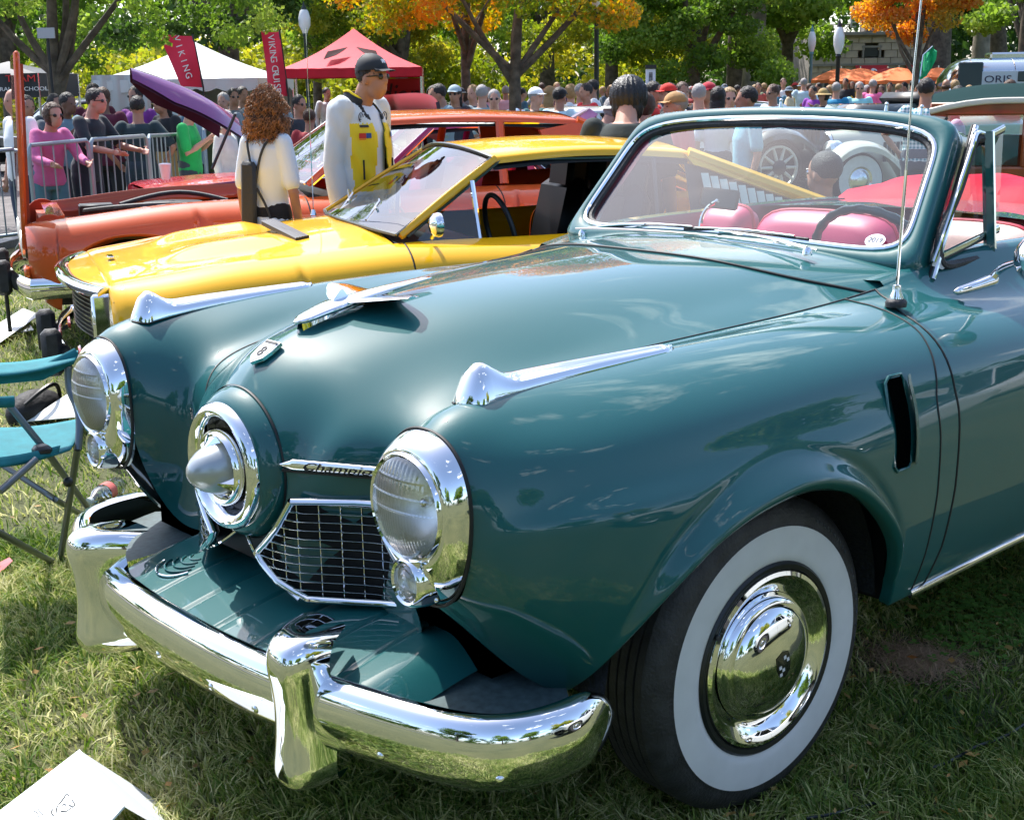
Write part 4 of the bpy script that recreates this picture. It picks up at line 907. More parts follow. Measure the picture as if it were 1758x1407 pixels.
# ================================================================ OTHER CARS
CGL = glass('car_glass', (.50,.58,.58), alpha=.07)
GT = mat('grey_tyre', (.02,.02,.022), rough=.7)
INTB = mat('black_interior', (.004,.004,.005), rough=.4, spec=.3)
def car(name, label, loc, yaw_, S):
    """S: dict; local x forward with 0 at the windscreen base, y left, z up"""
    root = empty(name, (loc[0], loc[1], loc[2] if len(loc) > 2 else float(gz(loc[0], loc[1]))), yaw_, label, 'car')
    P_ = lambda g, nm, m, smooth=True, par=root: g.build(nm, m, par, smooth)
    W2 = S.get('w', .90); paint = S['paint']; pr = S['profile']    # profile: list of (x, z_centre, z_edge, yedge, z_side_mid) front->rear
    xs = np.array([p[0] for p in pr]); 
    # columns: centre, mid, hood edge, shoulder, side upper, side low, sill
    rows = []
    for (x, zc, ze, ye, yo, zlo) in pr:
        rows.append([(x,0,zc),(x,ye*.5,zc-.15*(zc-ze)),(x,ye*.86,ze+.22*(zc-ze)),(x,ye,ze),(x,ye+(yo-ye)*.42,ze-.022),(x,yo-.004,ze-.105),(x,yo+.004,(ze-.13)*.55+zlo*.45),(x,yo-.012,zlo+.10),(x,yo-.05,zlo)])
    L = Loft(rows); xr = lambda x: np.interp(-np.asarray(x, float), -xs, np.arange(len(xs)))
    ax_f, ax_r, wr = S['axles'][0], S['axles'][1], S.get('wr', .32)
    def lipz(x):
        z = np.zeros_like(x)
        for a in (ax_f, ax_r):
            d_ = np.abs(x-a)/(wr+.075); z = np.maximum(z, np.where(d_ < 1, .02+wr+(wr+.015)*np.sqrt(np.maximum(0, 1-d_**2.3)), 0))
        return z
    def sidep(x0, x1, n):
        us = np.linspace(float(xr(x0)), float(xr(x1)), n); out_ = []
        for r_ in us:
            cs = np.linspace(3, 8, 26); f = L.ev(np.array([r_]), cs)[0]; lz = lipz(f[:,0]); bad = np.where(f[:,2] < lz)[0]
            if len(bad):
                j = max(1, bad[0]); a, b_ = f[j-1], f[j]; fr = (a[2]-lz[j-1])/max(1e-5, (a[2]-lz[j-1])-(b_[2]-lz[j])); ce = cs[j-1]+(cs[j]-cs[j-1])*min(1, max(0, fr)); f = L.ev(np.array([r_]), np.linspace(3, ce, 26))[0]
            e = f[-1].copy(); e2_ = e.copy(); e2_[1] -= .05; out_.append(np.vstack([f, e2_]))
        return np.array(out_)
    xf, xb = xs[0], xs[-1]; dx0, dx1 = S.get('door', (-.05, -1.15))
    for sg in (1, -1):
        F = (lambda P: P) if sg == 1 else mir
        for a, b_, nm, n in ((xf, dx0, 'front_fender', 70), (dx0-.006, dx1+.006, 'door', 24), (dx1, xb, 'rear_fender', 70)): g = MB(); g.grid(F(sidep(a, b_, n))); P_(g, nm, paint, 'all')
        for xx in (dx0, dx1): g = MB(); q = L.ev(np.array([float(xr(xx))]), np.linspace(3, 8, 20))[0]; q[:,1] -= .002; g.tube(F(q), .004, 5); P_(g, 'panel_gap', DARK)
    hx = S.get('cowl', .02)
    def top(x0, x1, n, nm):
        us = np.linspace(float(xr(x0)), float(xr(x1)), n); A = L.ev(us, np.linspace(0, 3, 14))
        if 'scoop' in S and nm == 'hood':
            for sc in S['scoop']:
                x_, y_, lx, ly, h_ = sc; A[...,2] += h_*np.exp(-(np.abs((A[...,1]-y_)/ly))**4)*sst(x_+lx, x_+lx-.18, A[...,0])*sst(x_-lx, x_-lx+.1, A[...,0])
        full = np.concatenate([mir(A)[:,::-1][:,:-1], A], 1); return full
    if not S.get('hood_open'):
        g = MB(); g.grid(top(xf, hx, 50, 'hood')); P_(g, 'hood', paint, 'all')
    else:
        yi = S.get('yi', .62)
        full = top(xf, hx, 40, 'x'); fr_ = full[:, :]; 
        for sg in (1, -1):       # fender tops stay, engine bay opened
            A = L.ev(np.linspace(float(xr(xf)), float(xr(hx)), 40), np.linspace(2.2, 3, 6)); A = np.concatenate([A[:, :1]-np.array([0,0,.10]), A], 1); g = MB(); g.grid(A if sg == 1 else mir(A)); P_(g, 'fender_top', paint, 'all')
        zc = pr[0][1]; xa, xbay = xf-.12, hx
        g = MB(); g.box(((xa+xbay)/2, 0, .50), (abs(xa-xbay), yi*2, .04)); g.box((xbay+.02, 0, .68), (.03, yi*2, .36)); g.box((xa, 0, .66), (.05, yi*2, .22)); 
        for sg in (1,-1): g.box(((xa+xbay)/2, yi*sg, .62), (abs(xa-xbay), .03, .26))
        P_(g, 'engine_bay', S.get('bay', BLK), False)
        g = MB(); g.box((.62,0,.66), (.55,.42,.22), bev=.03); P_(g, 'engine_block', mat('engine_grey', (.08,.08,.085), rough=.4, metal=.6))
        g = MB(); g.lathe([(.76,.02),(.76,.19),(.80,.20),(.83,.19),(.835,.02)], 'z', (.60,0,0), 28); P_(g, 'air_cleaner', CHRB if S.get('bright') else BLK)
        g = MB(); g.box((1.05,-.38,.72), (.22,.18,.18), bev=.01); P_(g, 'battery', BLK)
        g = MB(); g.tube(smooth_path([(.35,.35,.80),(.6,.42,.84),(.95,.30,.83),(1.15,.1,.80)], 12), .022, 8); g.tube(smooth_path([(.2,-.3,.80),(.5,-.42,.86),(.9,-.35,.80)], 12), .016, 8); P_(g, 'hose', RUB)
        g = MB(); g.box((xa-.06, 0, .80), (.10, yi*1.6, .04)); P_(g, 'radiator_support', paint, False)
    # rear deck
    dk = S.get('deck', None)
    if dk is not None: g = MB(); g.grid(top(dk, xb, 30, 'trunk')); P_(g, 'trunk_lid', paint, 'all')
    # cowl strip
    g = MB(); A = L.ev(np.linspace(float(xr(hx-.01)), float(xr(-.12)), 8), np.linspace(0, 3, 14)); g.grid(np.concatenate([mir(A)[:,::-1][:,:-1], A], 1)); P_(g, 'cowl', paint if not S.get('cowl_black') else BLK, 'all')
    # front and rear closing panels
    for r_, nm in ((0, 'front_panel'), (len(xs)-1, 'rear_panel')):
        q = L.ev(np.array([float(r_)]), np.linspace(3, 8, 14))[0]; s_ = .0 if r_ else -.0
        g = MB(); g.grid([[(p[0]+s_, p[1]*f, p[2]) for f in np.linspace(-1, 1, 9)] for p in q]); P_(g, nm, paint if not S.get('dark_front') or r_ else BLK, 'all')
    # floor pan
    g = MB(); g.box(((xf+xb)/2, 0, .26), (xf-xb-.5, W2*1.5, .10)); 
    g.box((-.3, 0, .55), (.06, W2*1.7, .5)); P_(g, 'underbody', BLK, False)
    for sg in (1,-1):
        for a_ in (ax_f, ax_r): g = MB(); g.box((a_, .42*sg, .5), (.85,.04,.45)); g.box((a_, .62*sg, .76 if a_ < 0 else .70), (.8,.36,.02)); P_(g, 'wheel_well', BLK, False)
    # wheels
    for a_ in (ax_f, ax_r):
        for sg in (1,-1):
            wl = empty('wheel', (a_, (W2-.03)*sg, wr), 0 if sg == 1 else math.pi, parent=root)
            g = MB(); g.lathe([(-.2,wr*.62),(-.19,wr*.95),(-.17,wr),(-.03,wr),(-.008,wr*.95),(0,wr*.8),(-.01,wr*.64)], 'y', n=48); P_(g, 'tyre', GT, True, wl)
            if S.get('whitewall'): g = MB(); g.lathe([(.002,wr*.92),(.005,wr*.8),(.0,wr*.66)], 'y', n=48); P_(g, 'whitewall', mat('whitewall',()), True, wl)
            g = MB(); g.lathe([(-.008,wr*.65),(-.03,wr*.55),(-.035,wr*.3),(.005,wr*.2),(.01,.001)], 'y', n=48); P_(g, 'rim', CHRB, True, wl)
    # greenhouse
    R0 = S['roof']   # dict: wsb (x,y,z), wst (x,y,z), rt (x,y,z) rear top, rb (x,y,z) rear base, zmid crown
    (xb0,yb0,zb0),(xt,yt,zt),(xr_,yr,zr),(xq,yq,zq) = R0['wsb'], R0['wst'], R0['rt'], R0['rb']; cr_ = R0.get('crown', .045)
    n = 17
    def bow(x, y, z, c, xb_=0.): return [(x+xb_*(1-s_*s_), y*s_, z+c*(1-s_*s_)) for s_ in np.linspace(-1, 1, n)]
    roof = []
    for f in np.linspace(0, 1, 16): x, y, z = xt+(xr_-xt)*f, yt+(yr-yt)*f, zt+(zr-zt)*f+cr_*.6*math.sin(math.pi*f); roof.append([(x, y*1.03, z-.035), (x, y*1.02, z-.012)]+bow(x, y, z, cr_, .05*(1-2*f) if f < .5 else .0)+[(x, -y*1.02, z-.012), (x, -y*1.03, z-.035)])
    # bow order -1..1 -> put edge pts on the matching side
    roof = [[(p[0], -p[1], p[2]) for p in r_[:2]]+r_[2:-2]+[(p[0], -p[1], p[2]) for p in r_[-2:]] for r_ in roof]
    if not S.get('convertible'):
        g = MB(); g.grid(roof); P_(g, 'roof', S.get('roofpaint', paint), 'all')
        inner = [[(p[0], p[1]*.97, p[2]-.03) for p in r_] for r_ in roof]; g = MB(); g.grid(inner, flip=True); P_(g, 'headliner', INTB, 'all')
    # windscreen
    g = MB(); A = [[(xb0+(xt-xb0)*f+(.10*(1-f)+.05*f)*(1-s_*s_), (yb0+(yt-yb0)*f)*s_*.985, zb0+(zt-.01-zb0)*f+(.02*(1-f)+cr_*f)*(1-s_*s_)) for s_ in np.linspace(-1, 1, n)] for f in np.linspace(0, 1, 6)]; g.grid(A); P_(g, 'windshield', CGL, 'all')
    A = np.array(A)
    for row, nm in ((A[0], 'windshield_trim'), (A[-1], 'windshield_trim')): g = MB(); g.tube([tuple(p+np.array([.004,0,.004])) for p in row], .010, 6); P_(g, nm, S.get('trim', CHR))
    for sg in (1, -1):
        pw = S.get('apillar', .020); g = MB(); a = np.array([xb0-.01, yb0*sg, zb0]); b_ = np.array([xt-.01, yt*sg, zt-.01]); g.tube([a, a+(b_-a)*.5+np.array([.0,.004*sg,.006]), b_], [(pw,.016)]*3, 8, up=(1,0,0)); P_(g, 'a_pillar', paint)
        g = MB(); o_ = np.array([.020,.004*sg,.004]); g.tube([a+o_, b_+o_], .008, 6); P_(g, 'windshield_trim', S.get('trim', CHR))
        g = MB(); o_ = np.array([-.030,.002*sg,-.006]); g.tube([a+o_, b_+o_, np.array([xt+(xr_-xt)*.95, (yt+(yr-yt)*.95)*sg, zr-.030+cr_*.2])] if not S.get('convertible') else [a+o_, b_+o_], .009, 6); P_(g, 'drip_rail', S.get('trim', CHR))
    if not S.get('convertible'):
        # rear pillar / sail panel
        for sg in (1, -1):
            q = S.get('sail')     # polygon in (x,z)
            if q:
                yy_ = lambda z: np.interp(z, [zq, zt], [yq, yt])*sg
                g = MB(); V = [(x, yy_(z)+.004*sg, z) for x, z in q]+[(x, yy_(z)-.03*sg, z) for x, z in q]; k = len(q)
                g.add(V, [tuple(range(k)), tuple(range(k, 2*k))[::-1]]+[(i,(i+1)%k,k+(i+1)%k,k+i) for i in range(k)]); P_(g, 'sail_panel', paint, False)
            lv = S.get('louvres')
            if lv:
                for i in range(lv[0]):
                    f = (i+.5)/lv[0]; x = lv[1]+(lv[2]-lv[1])*f; z0 = lv[3]; z1 = lv[4]+(lv[5]-lv[4])*f-.01
                    yy_ = lambda z: np.interp(z, [zq, zt], [yq, yt])*sg
                    g = MB(); g.add([(x+.020, yy_(z0)+.010*sg, z0),(x-.012, yy_(z0)+.028*sg, z0),(x-.012, yy_(z1)+.028*sg, z1),(x+.020, yy_(z1)+.010*sg, z1),(x-.018, yy_(z0)+.010*sg, z0),(x-.018, yy_(z1)+.010*sg, z1)], [(0,1,2,3),(1,4,5,2)]); P_(g, 'louvre', mat('pale_louvre', (.55,.60,.56), rough=.4), False)
        g = MB(); g.grid([[(xr_+(xq-xr_)*f, (yr+(yq-yr)*f)*s_*.9, zr+(zq-zr)*f+cr_*(1-f)*(1-s_*s_)+.01) for s_ in np.linspace(-1, 1, 9)] for f in np.linspace(0, 1, 5)]); P_(g, 'rear_window', CGL, 'all')
        for sg in (1,-1): g = MB(); g.tube([(xr_, yr*sg, zr-.01), (xq, yq*sg, zq)], [(.035,.03)]*2, 8, up=(1,0,0)); P_(g, 'c_pillar', paint)
    if S.get('bpillar') is not None:
        for sg in (1,-1): g = MB(); x = S['bpillar']; g.tube([(x, yb0*sg*.99, zb0-.05), (x-.03, yt*sg*1.0, zt-.02)], [(.03,.018)]*2, 6, up=(1,0,0)); P_(g, 'b_pillar', paint)
    if S.get('vent'):
        for sg in (1,-1):
            g = MB(); x = S['vent']; g.tube([(x, yb0*sg, zb0-.08), (x+.03-.02, (yb0+(yt-yb0)*.62)*sg, zb0+(zt-zb0)*.68)], .012, 6); g.tube([(x, yb0*sg, zb0-.075), (xb0-.08, yb0*sg, zb0-.055)], .008, 6); P_(g, 'vent_frame', CHR)
            xa_, za_ = x, zb0-.08; g = MB(); g.add([(xa_, yb0*sg, za_),(xb0-.06, yb0*sg, za_+.03),(xa_+.02, (yb0+(yt-yb0)*.6)*sg, zb0+(zt-zb0)*.64)], [(0,1,2)]); P_(g, 'vent_glass', GLS, False)
    # interior
    for sg in (1, -1):
        st = empty('seat', (0,0,0), parent=root); SM = S.get('seatmat', INTB)
        g = MB(); g.box((-.95, .36*sg, .52), (.50,.50,.18), bev=.05); P_(g, 'cushion', SM, True, st)
        g = MB(); g.box((-1.23, .36*sg, .80), (.15,.50,.54), rot=Matrix.Rotation(R(-14),3,'Y'), bev=.07); P_(g, 'backrest', SM, True, st)
        if S.get('headrest'): g = MB(); g.box((-1.30, .36*sg, 1.085), (.13,.29,.22), rot=Matrix.Rotation(R(-8),3,'Y'), bev=.03); P_(g, 'headrest', SM, True, st); 
    g = MB(); g.box((-.32, 0, .78), (.22, yb0*1.9, .18), bev=.04); P_(g, 'dashboard', INTB)
    g = MB(); c = Vector((-.62,.36,.86)); g.tube([c+Vector((.06*math.sin(a)*.7, .19*math.cos(a), .18*math.sin(a))) for a in np.linspace(0, 2*np.pi, 33)], .013, 8, cap=False); P_(g, 'steering_wheel', BLK)
    return root, L, xr, P_
def bumper_simple(root, P_, x, w, z, h, m=CHR, bow=.10, name='bumper', side=.25, guards=None, gm=RUB):
    b = empty(name, (0,0,0), parent=root); g = MB(); pts = [(x-side, w*1.0, z)]+[(x-bow*(abs(s_)**2.5), w*.985*s_, z) for s_ in np.linspace(1, -1, 21)]+[(x-side, -w*1.0, z)]
    g.tube(pts, [(h/2,.022)]*len(pts), 10, up=(0,0,1)); P_(g, 'bar', m, True, b)
    if guards:
        for y in guards: g = MB(); g.box((x+.045*(1 if side > 0 else -1), y, z+.01), (.09,.085,.21), bev=.022); P_(g, 'guard', gm, True, b)
    return b

# ---- yellow fastback coupe beside the convertible
YEL = mat('yellow_paint', (.88,.45,.002), rough=.5, coat=1., spec=.1)
yp = [(1.27,.765,.752,.70,.82,.52),(1.25,.780,.765,.712,.845,.40),(1.10,.805,.788,.72,.875,.27),(.8,.855,.825,.735,.89,.24),(.4,.895,.85,.73,.892,.23),(0,.93,.875,.72,.893,.22),(-.5,.93,.875,.71,.893,.22),(-1.2,.93,.88,.71,.895,.22),(-1.7,.945,.90,.72,.897,.22),(-2.2,.955,.905,.73,.89,.24),(-2.6,.94,.89,.70,.86,.28),(-2.85,.88,.84,.66,.80,.36)]
Y, YL, yxr, YP = car('sports_coupe', 'bright yellow fastback coupe with black hood louvre parked beyond the teal convertible', (-1.82,-3.1,-.05), R(-20.85),
 dict(paint=YEL, profile=yp, w=.895, axles=(.86,-1.72), wr=.315, door=(-.02,-1.28), cowl=.03, cowl_black=True, roof=dict(wsb=(0,.70,.905), wst=(-.52,.545,1.235), rt=(-1.55,.54,1.225), rb=(-2.25,.70,.95), crown=.045), vent=-.40, headrest=True,
  sail=[(-1.52,1.215),(-1.62,1.19),(-2.42,.885),(-1.45,.885),(-1.50,.915),(-2.22,.925),(-1.62,1.145),(-1.56,1.16)], louvres=(13,-1.58,-2.20,.925,1.14,.93), scoop=[(.72,.33,.30,.13,.028),(.72,-.33,.30,.13,.028)], trim=mat('dark_trim', (.10,.11,.11), rough=.25, metal=1.)))
g = MB(); sq = [(-1.50,.92),(-2.2,.925),(-1.60,1.15),(-1.52,1.17)]
for sg in (1,-1):
    g = MB(); g.add([(x, np.interp(z,[.95,1.235],[.70,.545])*sg-.02*sg, z) for x, z in sq], [(0,1,2,3)]); YP(g, 'louvre_recess', BLK, False)
# black louvre panel across the rear of the hood
inv = (Matrix.Translation(Y.location) @ Matrix.Rotation(Y.rotation_euler.z, 4, 'Z')).inverted()
hob = [c for c in Y.children if c.name.startswith('hood') and c.type == 'MESH'][0]; bpy.context.view_layer.update()
def onhood(px, py):
    hit, loc, nr_, _ = hob.ray_cast(inv @ CAM_POS, (inv.to_3x3() @ pixray(px, py)).normalized()); return loc.copy() if hit else inv @ at_z(px, py, .88)
zf = lambda x, y: float(YL.ev(np.array([float(yxr(x))]), np.array([min(3., abs(y)/.735*3)]))[0,0,2])
q = [onhood(*p) for p in ((449,383),(471,379),(531,408),(508,413))]
lv = empty('hood_louvre', (0,0,0), parent=Y)
g = MB(); g.add([v+Vector((0,0,h)) for h in (-.01,.008) for v in q], [(3,2,1,0),(4,5,6,7)]+[(i,(i+1)%4,4+(i+1)%4,4+i) for i in range(4)]); YP(g, 'panel', BLK, False, lv)
for k in range(5): f = .1+.2*k; g = MB(); g.tube([q[0].lerp(q[1], f)+Vector((0,0,.010)), q[3].lerp(q[2], f)+Vector((0,0,.010))], [(.004,.008)]*2, 4); YP(g, 'slat', mat('louvre_black', (.03,.03,.03), rough=.3), False, lv)
g = MB(); g.box((1.20,0,.808), (.03,.09,.008), bev=.003); YP(g, 'hood_badge', CHR)
gr = empty('grille', (0,0,0), parent=Y)
g = MB(); g.box((1.275,0,.60), (.02,1.24,.22)); YP(g, 'backing', BLK, False, gr)
for k in range(9): g = MB(); g.tube([(1.375-.06*abs(s_)**2, .50*s_, .515+.020*k) for s_ in np.linspace(-1,1,9)], [(.004,.01)]*9, 6, up=(0,0,1)); YP(g, 'bar', mat('grille_bar', (.18,.19,.19), rough=.3, metal=.8), True, gr)
g = MB(); 
top_ = [(1.415-.13*abs(s_)**2.5, .72*s_, .748-.012*abs(s_)) for s_ in np.linspace(-1,1,25)]; hp = [[(t_[0]*(1-f)+1.265*f, t_[1]*(1-.01*f), t_[2]+.012+.010*f) for f in (0,.5,1)] for t_ in top_]; g.grid(hp); YP(g, 'nose_cap', YEL, True, gr); g = MB(); g.tube(top_, [(.026,.036)]*25, 10, up=(0,0,1)); YP(g, 'top_moulding', CHR, True, gr)
for sg in (1,-1):
    hl = empty('headlight', (0,0,0), parent=Y); yc = .585*sg
    g = MB(); g.box((1.285,.715*sg,.60), (.12,.040,.27), bev=.012); YP(g, 'bezel_end', CHR, True, hl)
    g = MB(); g.lathe([(1.29,.098),(1.325,.098),(1.332,.092),(1.327,.084)], 'x', (0,yc,.615), 36); YP(g, 'ring', CHR, True, hl)
    g = MB(); g.lathe([(1.31,.086),(1.28,.05),(1.276,.001)], 'x', (0,yc,.615), 28); YP(g, 'reflector', REFL, True, hl)
    g = MB(); g.lathe([(1.320,.086),(1.335,.06),(1.342,.03),(1.344,.001)], 'x', (0,yc,.615), 36); YP(g, 'lens', LENS, True, hl)
    g = MB(); g.box((1.30,yc*.99,.49), (.06,.26,.06), bev=.01); YP(g, 'lower_bezel', CHR, True, hl)
    g = MB(); g.lathe([(1.39,.05),(1.40,.04),(1.403,.001)], 'x', (0,.42*sg,.44), 24, sc=(1.5,.7)); YP(g, 'turn_signal', mat('red_lamp', (.55,.07,.05), rough=.15, coat=1.))
bumper_simple(Y, YP, 1.46, .84, .42, .10, CHR, guards=(.30,-.30), side=.35); bumper_simple(Y, YP, -2.98, .84, .50, .10, CHR, name='rear_bumper', bow=-.10, side=-.30)
g = MB(); p = np.array([-.14,.80,.955]); g.tube([p+np.array([0,-.04,-.06]), p+np.array([0,.01,-.02]), p+np.array([.01,.04,.0])], .010, 8); YP(g, 'mirror_arm', CHR)
g = MB(); g.lathe([(.04,.001),(.035,.03),(.02,.05),(0,.055),(-.012,.052),(-.014,.001)], 'x', p+np.array([.01,.085,.01]), 28); YP(g, 'door_mirror', CHR)
for y0 in (.30,-.22):
    g = MB(); a = np.array([.04,y0,.945]); g.tube([a, a+np.array([-.10,-.12,.075]), a+np.array([-.14,-.26,.085])], .006, 6); g.tube([a+np.array([-.06,-.02,.045]), a+np.array([-.135,-.34,.080])], .007, 6); YP(g, 'wiper', CHRB)
g = MB(); g.tube([(.10,-.56,.90),(.10,-.56,.93)], [.018,.010], 10); g.tube([(.10,-.56,.93),(.095,-.56,1.50)], .0028, 6); g.tube([(.095,-.56,1.50),(.09,-.56,1.86)], .0018, 6); YP(g, 'aerial', CHR)
g = MB(); g.tube([(-1.30,.715,.90),(-1.33,.60,1.20)], .010, 6); YP(g, 'seat_belt', BLK)

# ---- generic profiles
def prof(s=1., nose=.72, hood=.92, belt=.93, tail=.86, Lf=1.45, Lr=-3.0, w=.90):
    return [(Lf,nose,nose-.02,w-.24,w-.12,.50),(Lf-.07,nose+.02,nose,w-.18,w-.04,.36),(Lf-.3,nose+.05,nose+.02,w-.15,w-.01,.27),(Lf*.5,(nose+hood)/2+.03,(nose+hood)/2,w-.14,w,.24),(0,hood,hood-.05,w-.15,w,.23),(-.9,belt,belt-.05,w-.17,w,.23),(-1.6,belt,belt-.05,w-.17,w,.23),(-2.3,belt-.005,belt-.05,w-.17,w,.24),(Lr+.25,tail+.02,tail-.02,w-.19,w-.03,.28),(Lr,tail-.06,tail-.09,w-.24,w-.10,.38)]
ORA = mat('orange_paint', (.56,.085,.012), rough=.45, coat=1., spec=.15)
ORB = mat('orange_bay', (.50,.055,.012), rough=.5)
op = prof(nose=.80, hood=.93, belt=.95, tail=.92, Lf=1.52, Lr=-3.0, w=.93)
OC = (-2.66,-5.34); OY = R(-21.0)
O_, OL, oxr, OP = car('coupe', 'burnt orange two-door coupe with its forward-hinged hood standing upright', (*OC, -.02), OY,
 dict(paint=ORA, profile=op, w=.93, axles=(.95,-1.85), wr=.34, door=(-.10,-1.35), hood_open=True, bay=ORB, yi=.66, roof=dict(wsb=(-.12,.74,.96), wst=(-.62,.58,1.325), rt=(-2.0,.57,1.30), rb=(-2.75,.70,1.0), crown=.04), bpillar=-1.42,
  sail=[(-1.95,1.275),(-2.05,1.28),(-2.75,.99),(-2.1,.93),(-1.80,.93),(-1.72,1.24)], seatmat=RED, deck=-2.6))
g = MB(); g.box((1.50,.0,1.20), (.035,1.30,1.12), rot=Matrix.Rotation(R(-3),3,'Y'), bev=.012); OP(g, 'raised_hood', ORA)
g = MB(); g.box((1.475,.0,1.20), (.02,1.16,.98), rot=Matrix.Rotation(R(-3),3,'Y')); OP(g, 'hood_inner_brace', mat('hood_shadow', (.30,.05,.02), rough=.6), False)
for sg in (1,-1): g = MB(); g.lathe([(-.01,.10),(.01,.10)], 'y', (1.38,.64*sg,.74), 28); g.lathe([(-.012,.10),(-.012,.001)], 'y', (1.38,.64*sg,.74), 28); g.lathe([(.012,.10),(.012,.001)], 'y', (1.38,.64*sg,.74), 28); OP(g, 'hood_hinge', ORB)
g = MB(); g.box((1.50,0,.66), (.06,1.30,.17), bev=.02); OP(g, 'grille_recess', BLK); 
for sg in (1,-1):
    for y in (.36,.56): g = MB(); g.lathe([(1.52,.072),(1.545,.072),(1.55,.06),(1.555,.001)], 'x', (0,y*sg,.66), 28); OP(g, 'headlight', REFL)
    g = MB(); g.box((1.53,.70*sg,.52), (.04,.17,.07), bev=.012); OP(g, 'turn_signal', mat('amber_lamp', (.85,.16,.02), rough=.2, coat=1.))
bumper_simple(O_, OP, 1.62, .90, .44, .12, CHR, guards=(.34,-.34), side=.35)
g = MB(); g.tube([(1.66,.34,.40),(1.66,.34,.12)], .012, 6); OP(g, 'tow_hook', BLK)
MAG = mat('magenta_paint', (.30,.010,.11), rough=.4, coat=1., spec=.2)
REDP = mat('red_paint', (.60,.006,.025), rough=.4, coat=1., spec=.15)
M_, ML, mxr, MP = car('sedan', 'purple-magenta car with a long curved hood propped open', tuple(at_d(575,300,10.6).xy), R(-16),
 dict(paint=MAG, profile=prof(nose=.78, hood=.92, Lf=1.5), axles=(.95,-1.8), hood_open=True, bright=True, yi=.6, roof=dict(wsb=(-.1,.72,.94), wst=(-.6,.56,1.30), rt=(-1.9,.55,1.28), rb=(-2.6,.68,.96)), bpillar=-1.4, sail=[(-1.8,1.25),(-1.95,1.26),(-2.65,.95),(-1.8,.92)], deck=-2.5, seatmat=RED))
# its raised hood: a long curved panel hinged at the windscreen
hb = [at_d(px, py, d) for px, py, d in ((226,116,9.6),(262,124,9.7),(300,136,9.8),(345,155,9.95),(385,178,10.1),(415,198,10.3))]
hb = smooth_path([tuple(p) for p in hb], 24)
import mathutils
inv = Matrix.Translation((*M_.location,)) @ Matrix.Rotation(M_.rotation_euler.z, 4, 'Z'); inv = inv.inverted()
sidev = Vector((math.sin(R(16)), math.cos(R(16)), 0))*1.0
g = MB(); Pp = []
for i, p in enumerate(hb):
    f = i/23; wd = .05+.34*math.sin(min(1, f*2.2)*math.pi/2); row = []
    for s_ in np.linspace(-1, 1, 15): q = Vector(p)+Vector((0,0,1))*(-.05*(s_*s_)-(.03+.09*min(1,f*3))*max(0,(abs(s_)-.72)/.28)**1.2)+Vector((0,0,.0))-sidev*wd+sidev*wd*s_; row.append(tuple(inv @ q))
    Pp.append(row)
g.grid(Pp); hd = MP(g, 'raised_hood', mat('purple_paint', (.20,.035,.19), rough=.35, metal=.1, coat=1., spec=.2), 'all')
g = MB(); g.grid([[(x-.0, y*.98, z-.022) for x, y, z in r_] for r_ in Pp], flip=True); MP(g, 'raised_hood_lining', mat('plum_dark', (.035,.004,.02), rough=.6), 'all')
g = MB(); g.tube([inv @ at_d(404,196,9.9), inv @ at_d(364,290,9.9)], .012, 6); MP(g, 'prop_rod', BLK)
Rd, RL, rxr, RP = car('classic_coupe', 'bright red finned classic parked behind the purple hood', tuple(at_d(560,262,12.6).xy), R(-18),
 dict(paint=REDP, profile=prof(nose=.86, hood=.95, belt=.98, Lf=1.75), axles=(1.0,-1.9), roof=dict(wsb=(-.1,.72,.98), wst=(-.6,.58,1.36), rt=(-2.0,.57,1.34), rb=(-2.6,.68,1.0)), bpillar=-1.4, sail=[(-1.9,1.31),(-2.0,1.31),(-2.65,.99),(-1.9,.95)], deck=-2.5, whitewall=True, seatmat=RED, cowl=.02))
for k in range(3): g = MB(); g.box((.95-.11*k, .905, .74), (.02,.012,.075), bev=.004); RP(g, 'fender_badge', mat('gold_trim', (.7,.45,.12), rough=.25, metal=1.))
bumper_simple(Rd, RP, 1.83, .86, .48, .12, CHR, side=.3)
MAR = mat('maroon_paint', (.085,.012,.022), rough=.22, metal=.3, coat=1.)
Mr, MrL, mrx, MrP = car('saloon_car', 'dark maroon rounded saloon with slim chrome window frames in the middle distance', tuple(at_d(905,235,14.5).xy), R(150),
 dict(paint=MAR, profile=prof(nose=.84, hood=1.0, belt=1.0, Lf=1.5), axles=(.95,-1.75), roof=dict(wsb=(-.1,.70,1.0), wst=(-.55,.56,1.40), rt=(-1.7,.54,1.40), rb=(-2.45,.64,1.02), crown=.07), bpillar=-1.2, deck=-2.4, sail=[(-1.6,1.36),(-1.72,1.36),(-2.4,1.02),(-1.9,.98)], seatmat=RED))
WHC = mat('ivory_paint', (.62,.58,.47), rough=.25, coat=1.)
BRW, bL, bx, BP = car('sedan', 'pale blue-grey sedan with one tan-lined door swung open', tuple(at_d(985,235,12.4).xy), R(148),
 dict(paint=mat('pale_blue_paint', (.36,.46,.50), rough=.25, coat=1.), profile=prof(nose=.74, hood=.86, belt=.88, Lf=1.3), axles=(.85,-1.7), convertible=True, roof=dict(wsb=(-.1,.66,.88), wst=(-.4,.58,1.12), rt=(-1.7,.54,1.3), rb=(-2.45,.64,1.0)), deck=-1.9, seatmat=mat('tan_leather', (.30,.13,.04), rough=.5)))
inv = (Matrix.Translation(BRW.location) @ Matrix.Rotation(BRW.rotation_euler.z, 4, 'Z')).inverted()
g = MB(); q = [at_d(870,228,12), at_d(872,205,12), at_d(880,193,12), at_d(888,188,12), at_d(889,232,12)]; thick = cd*0.05
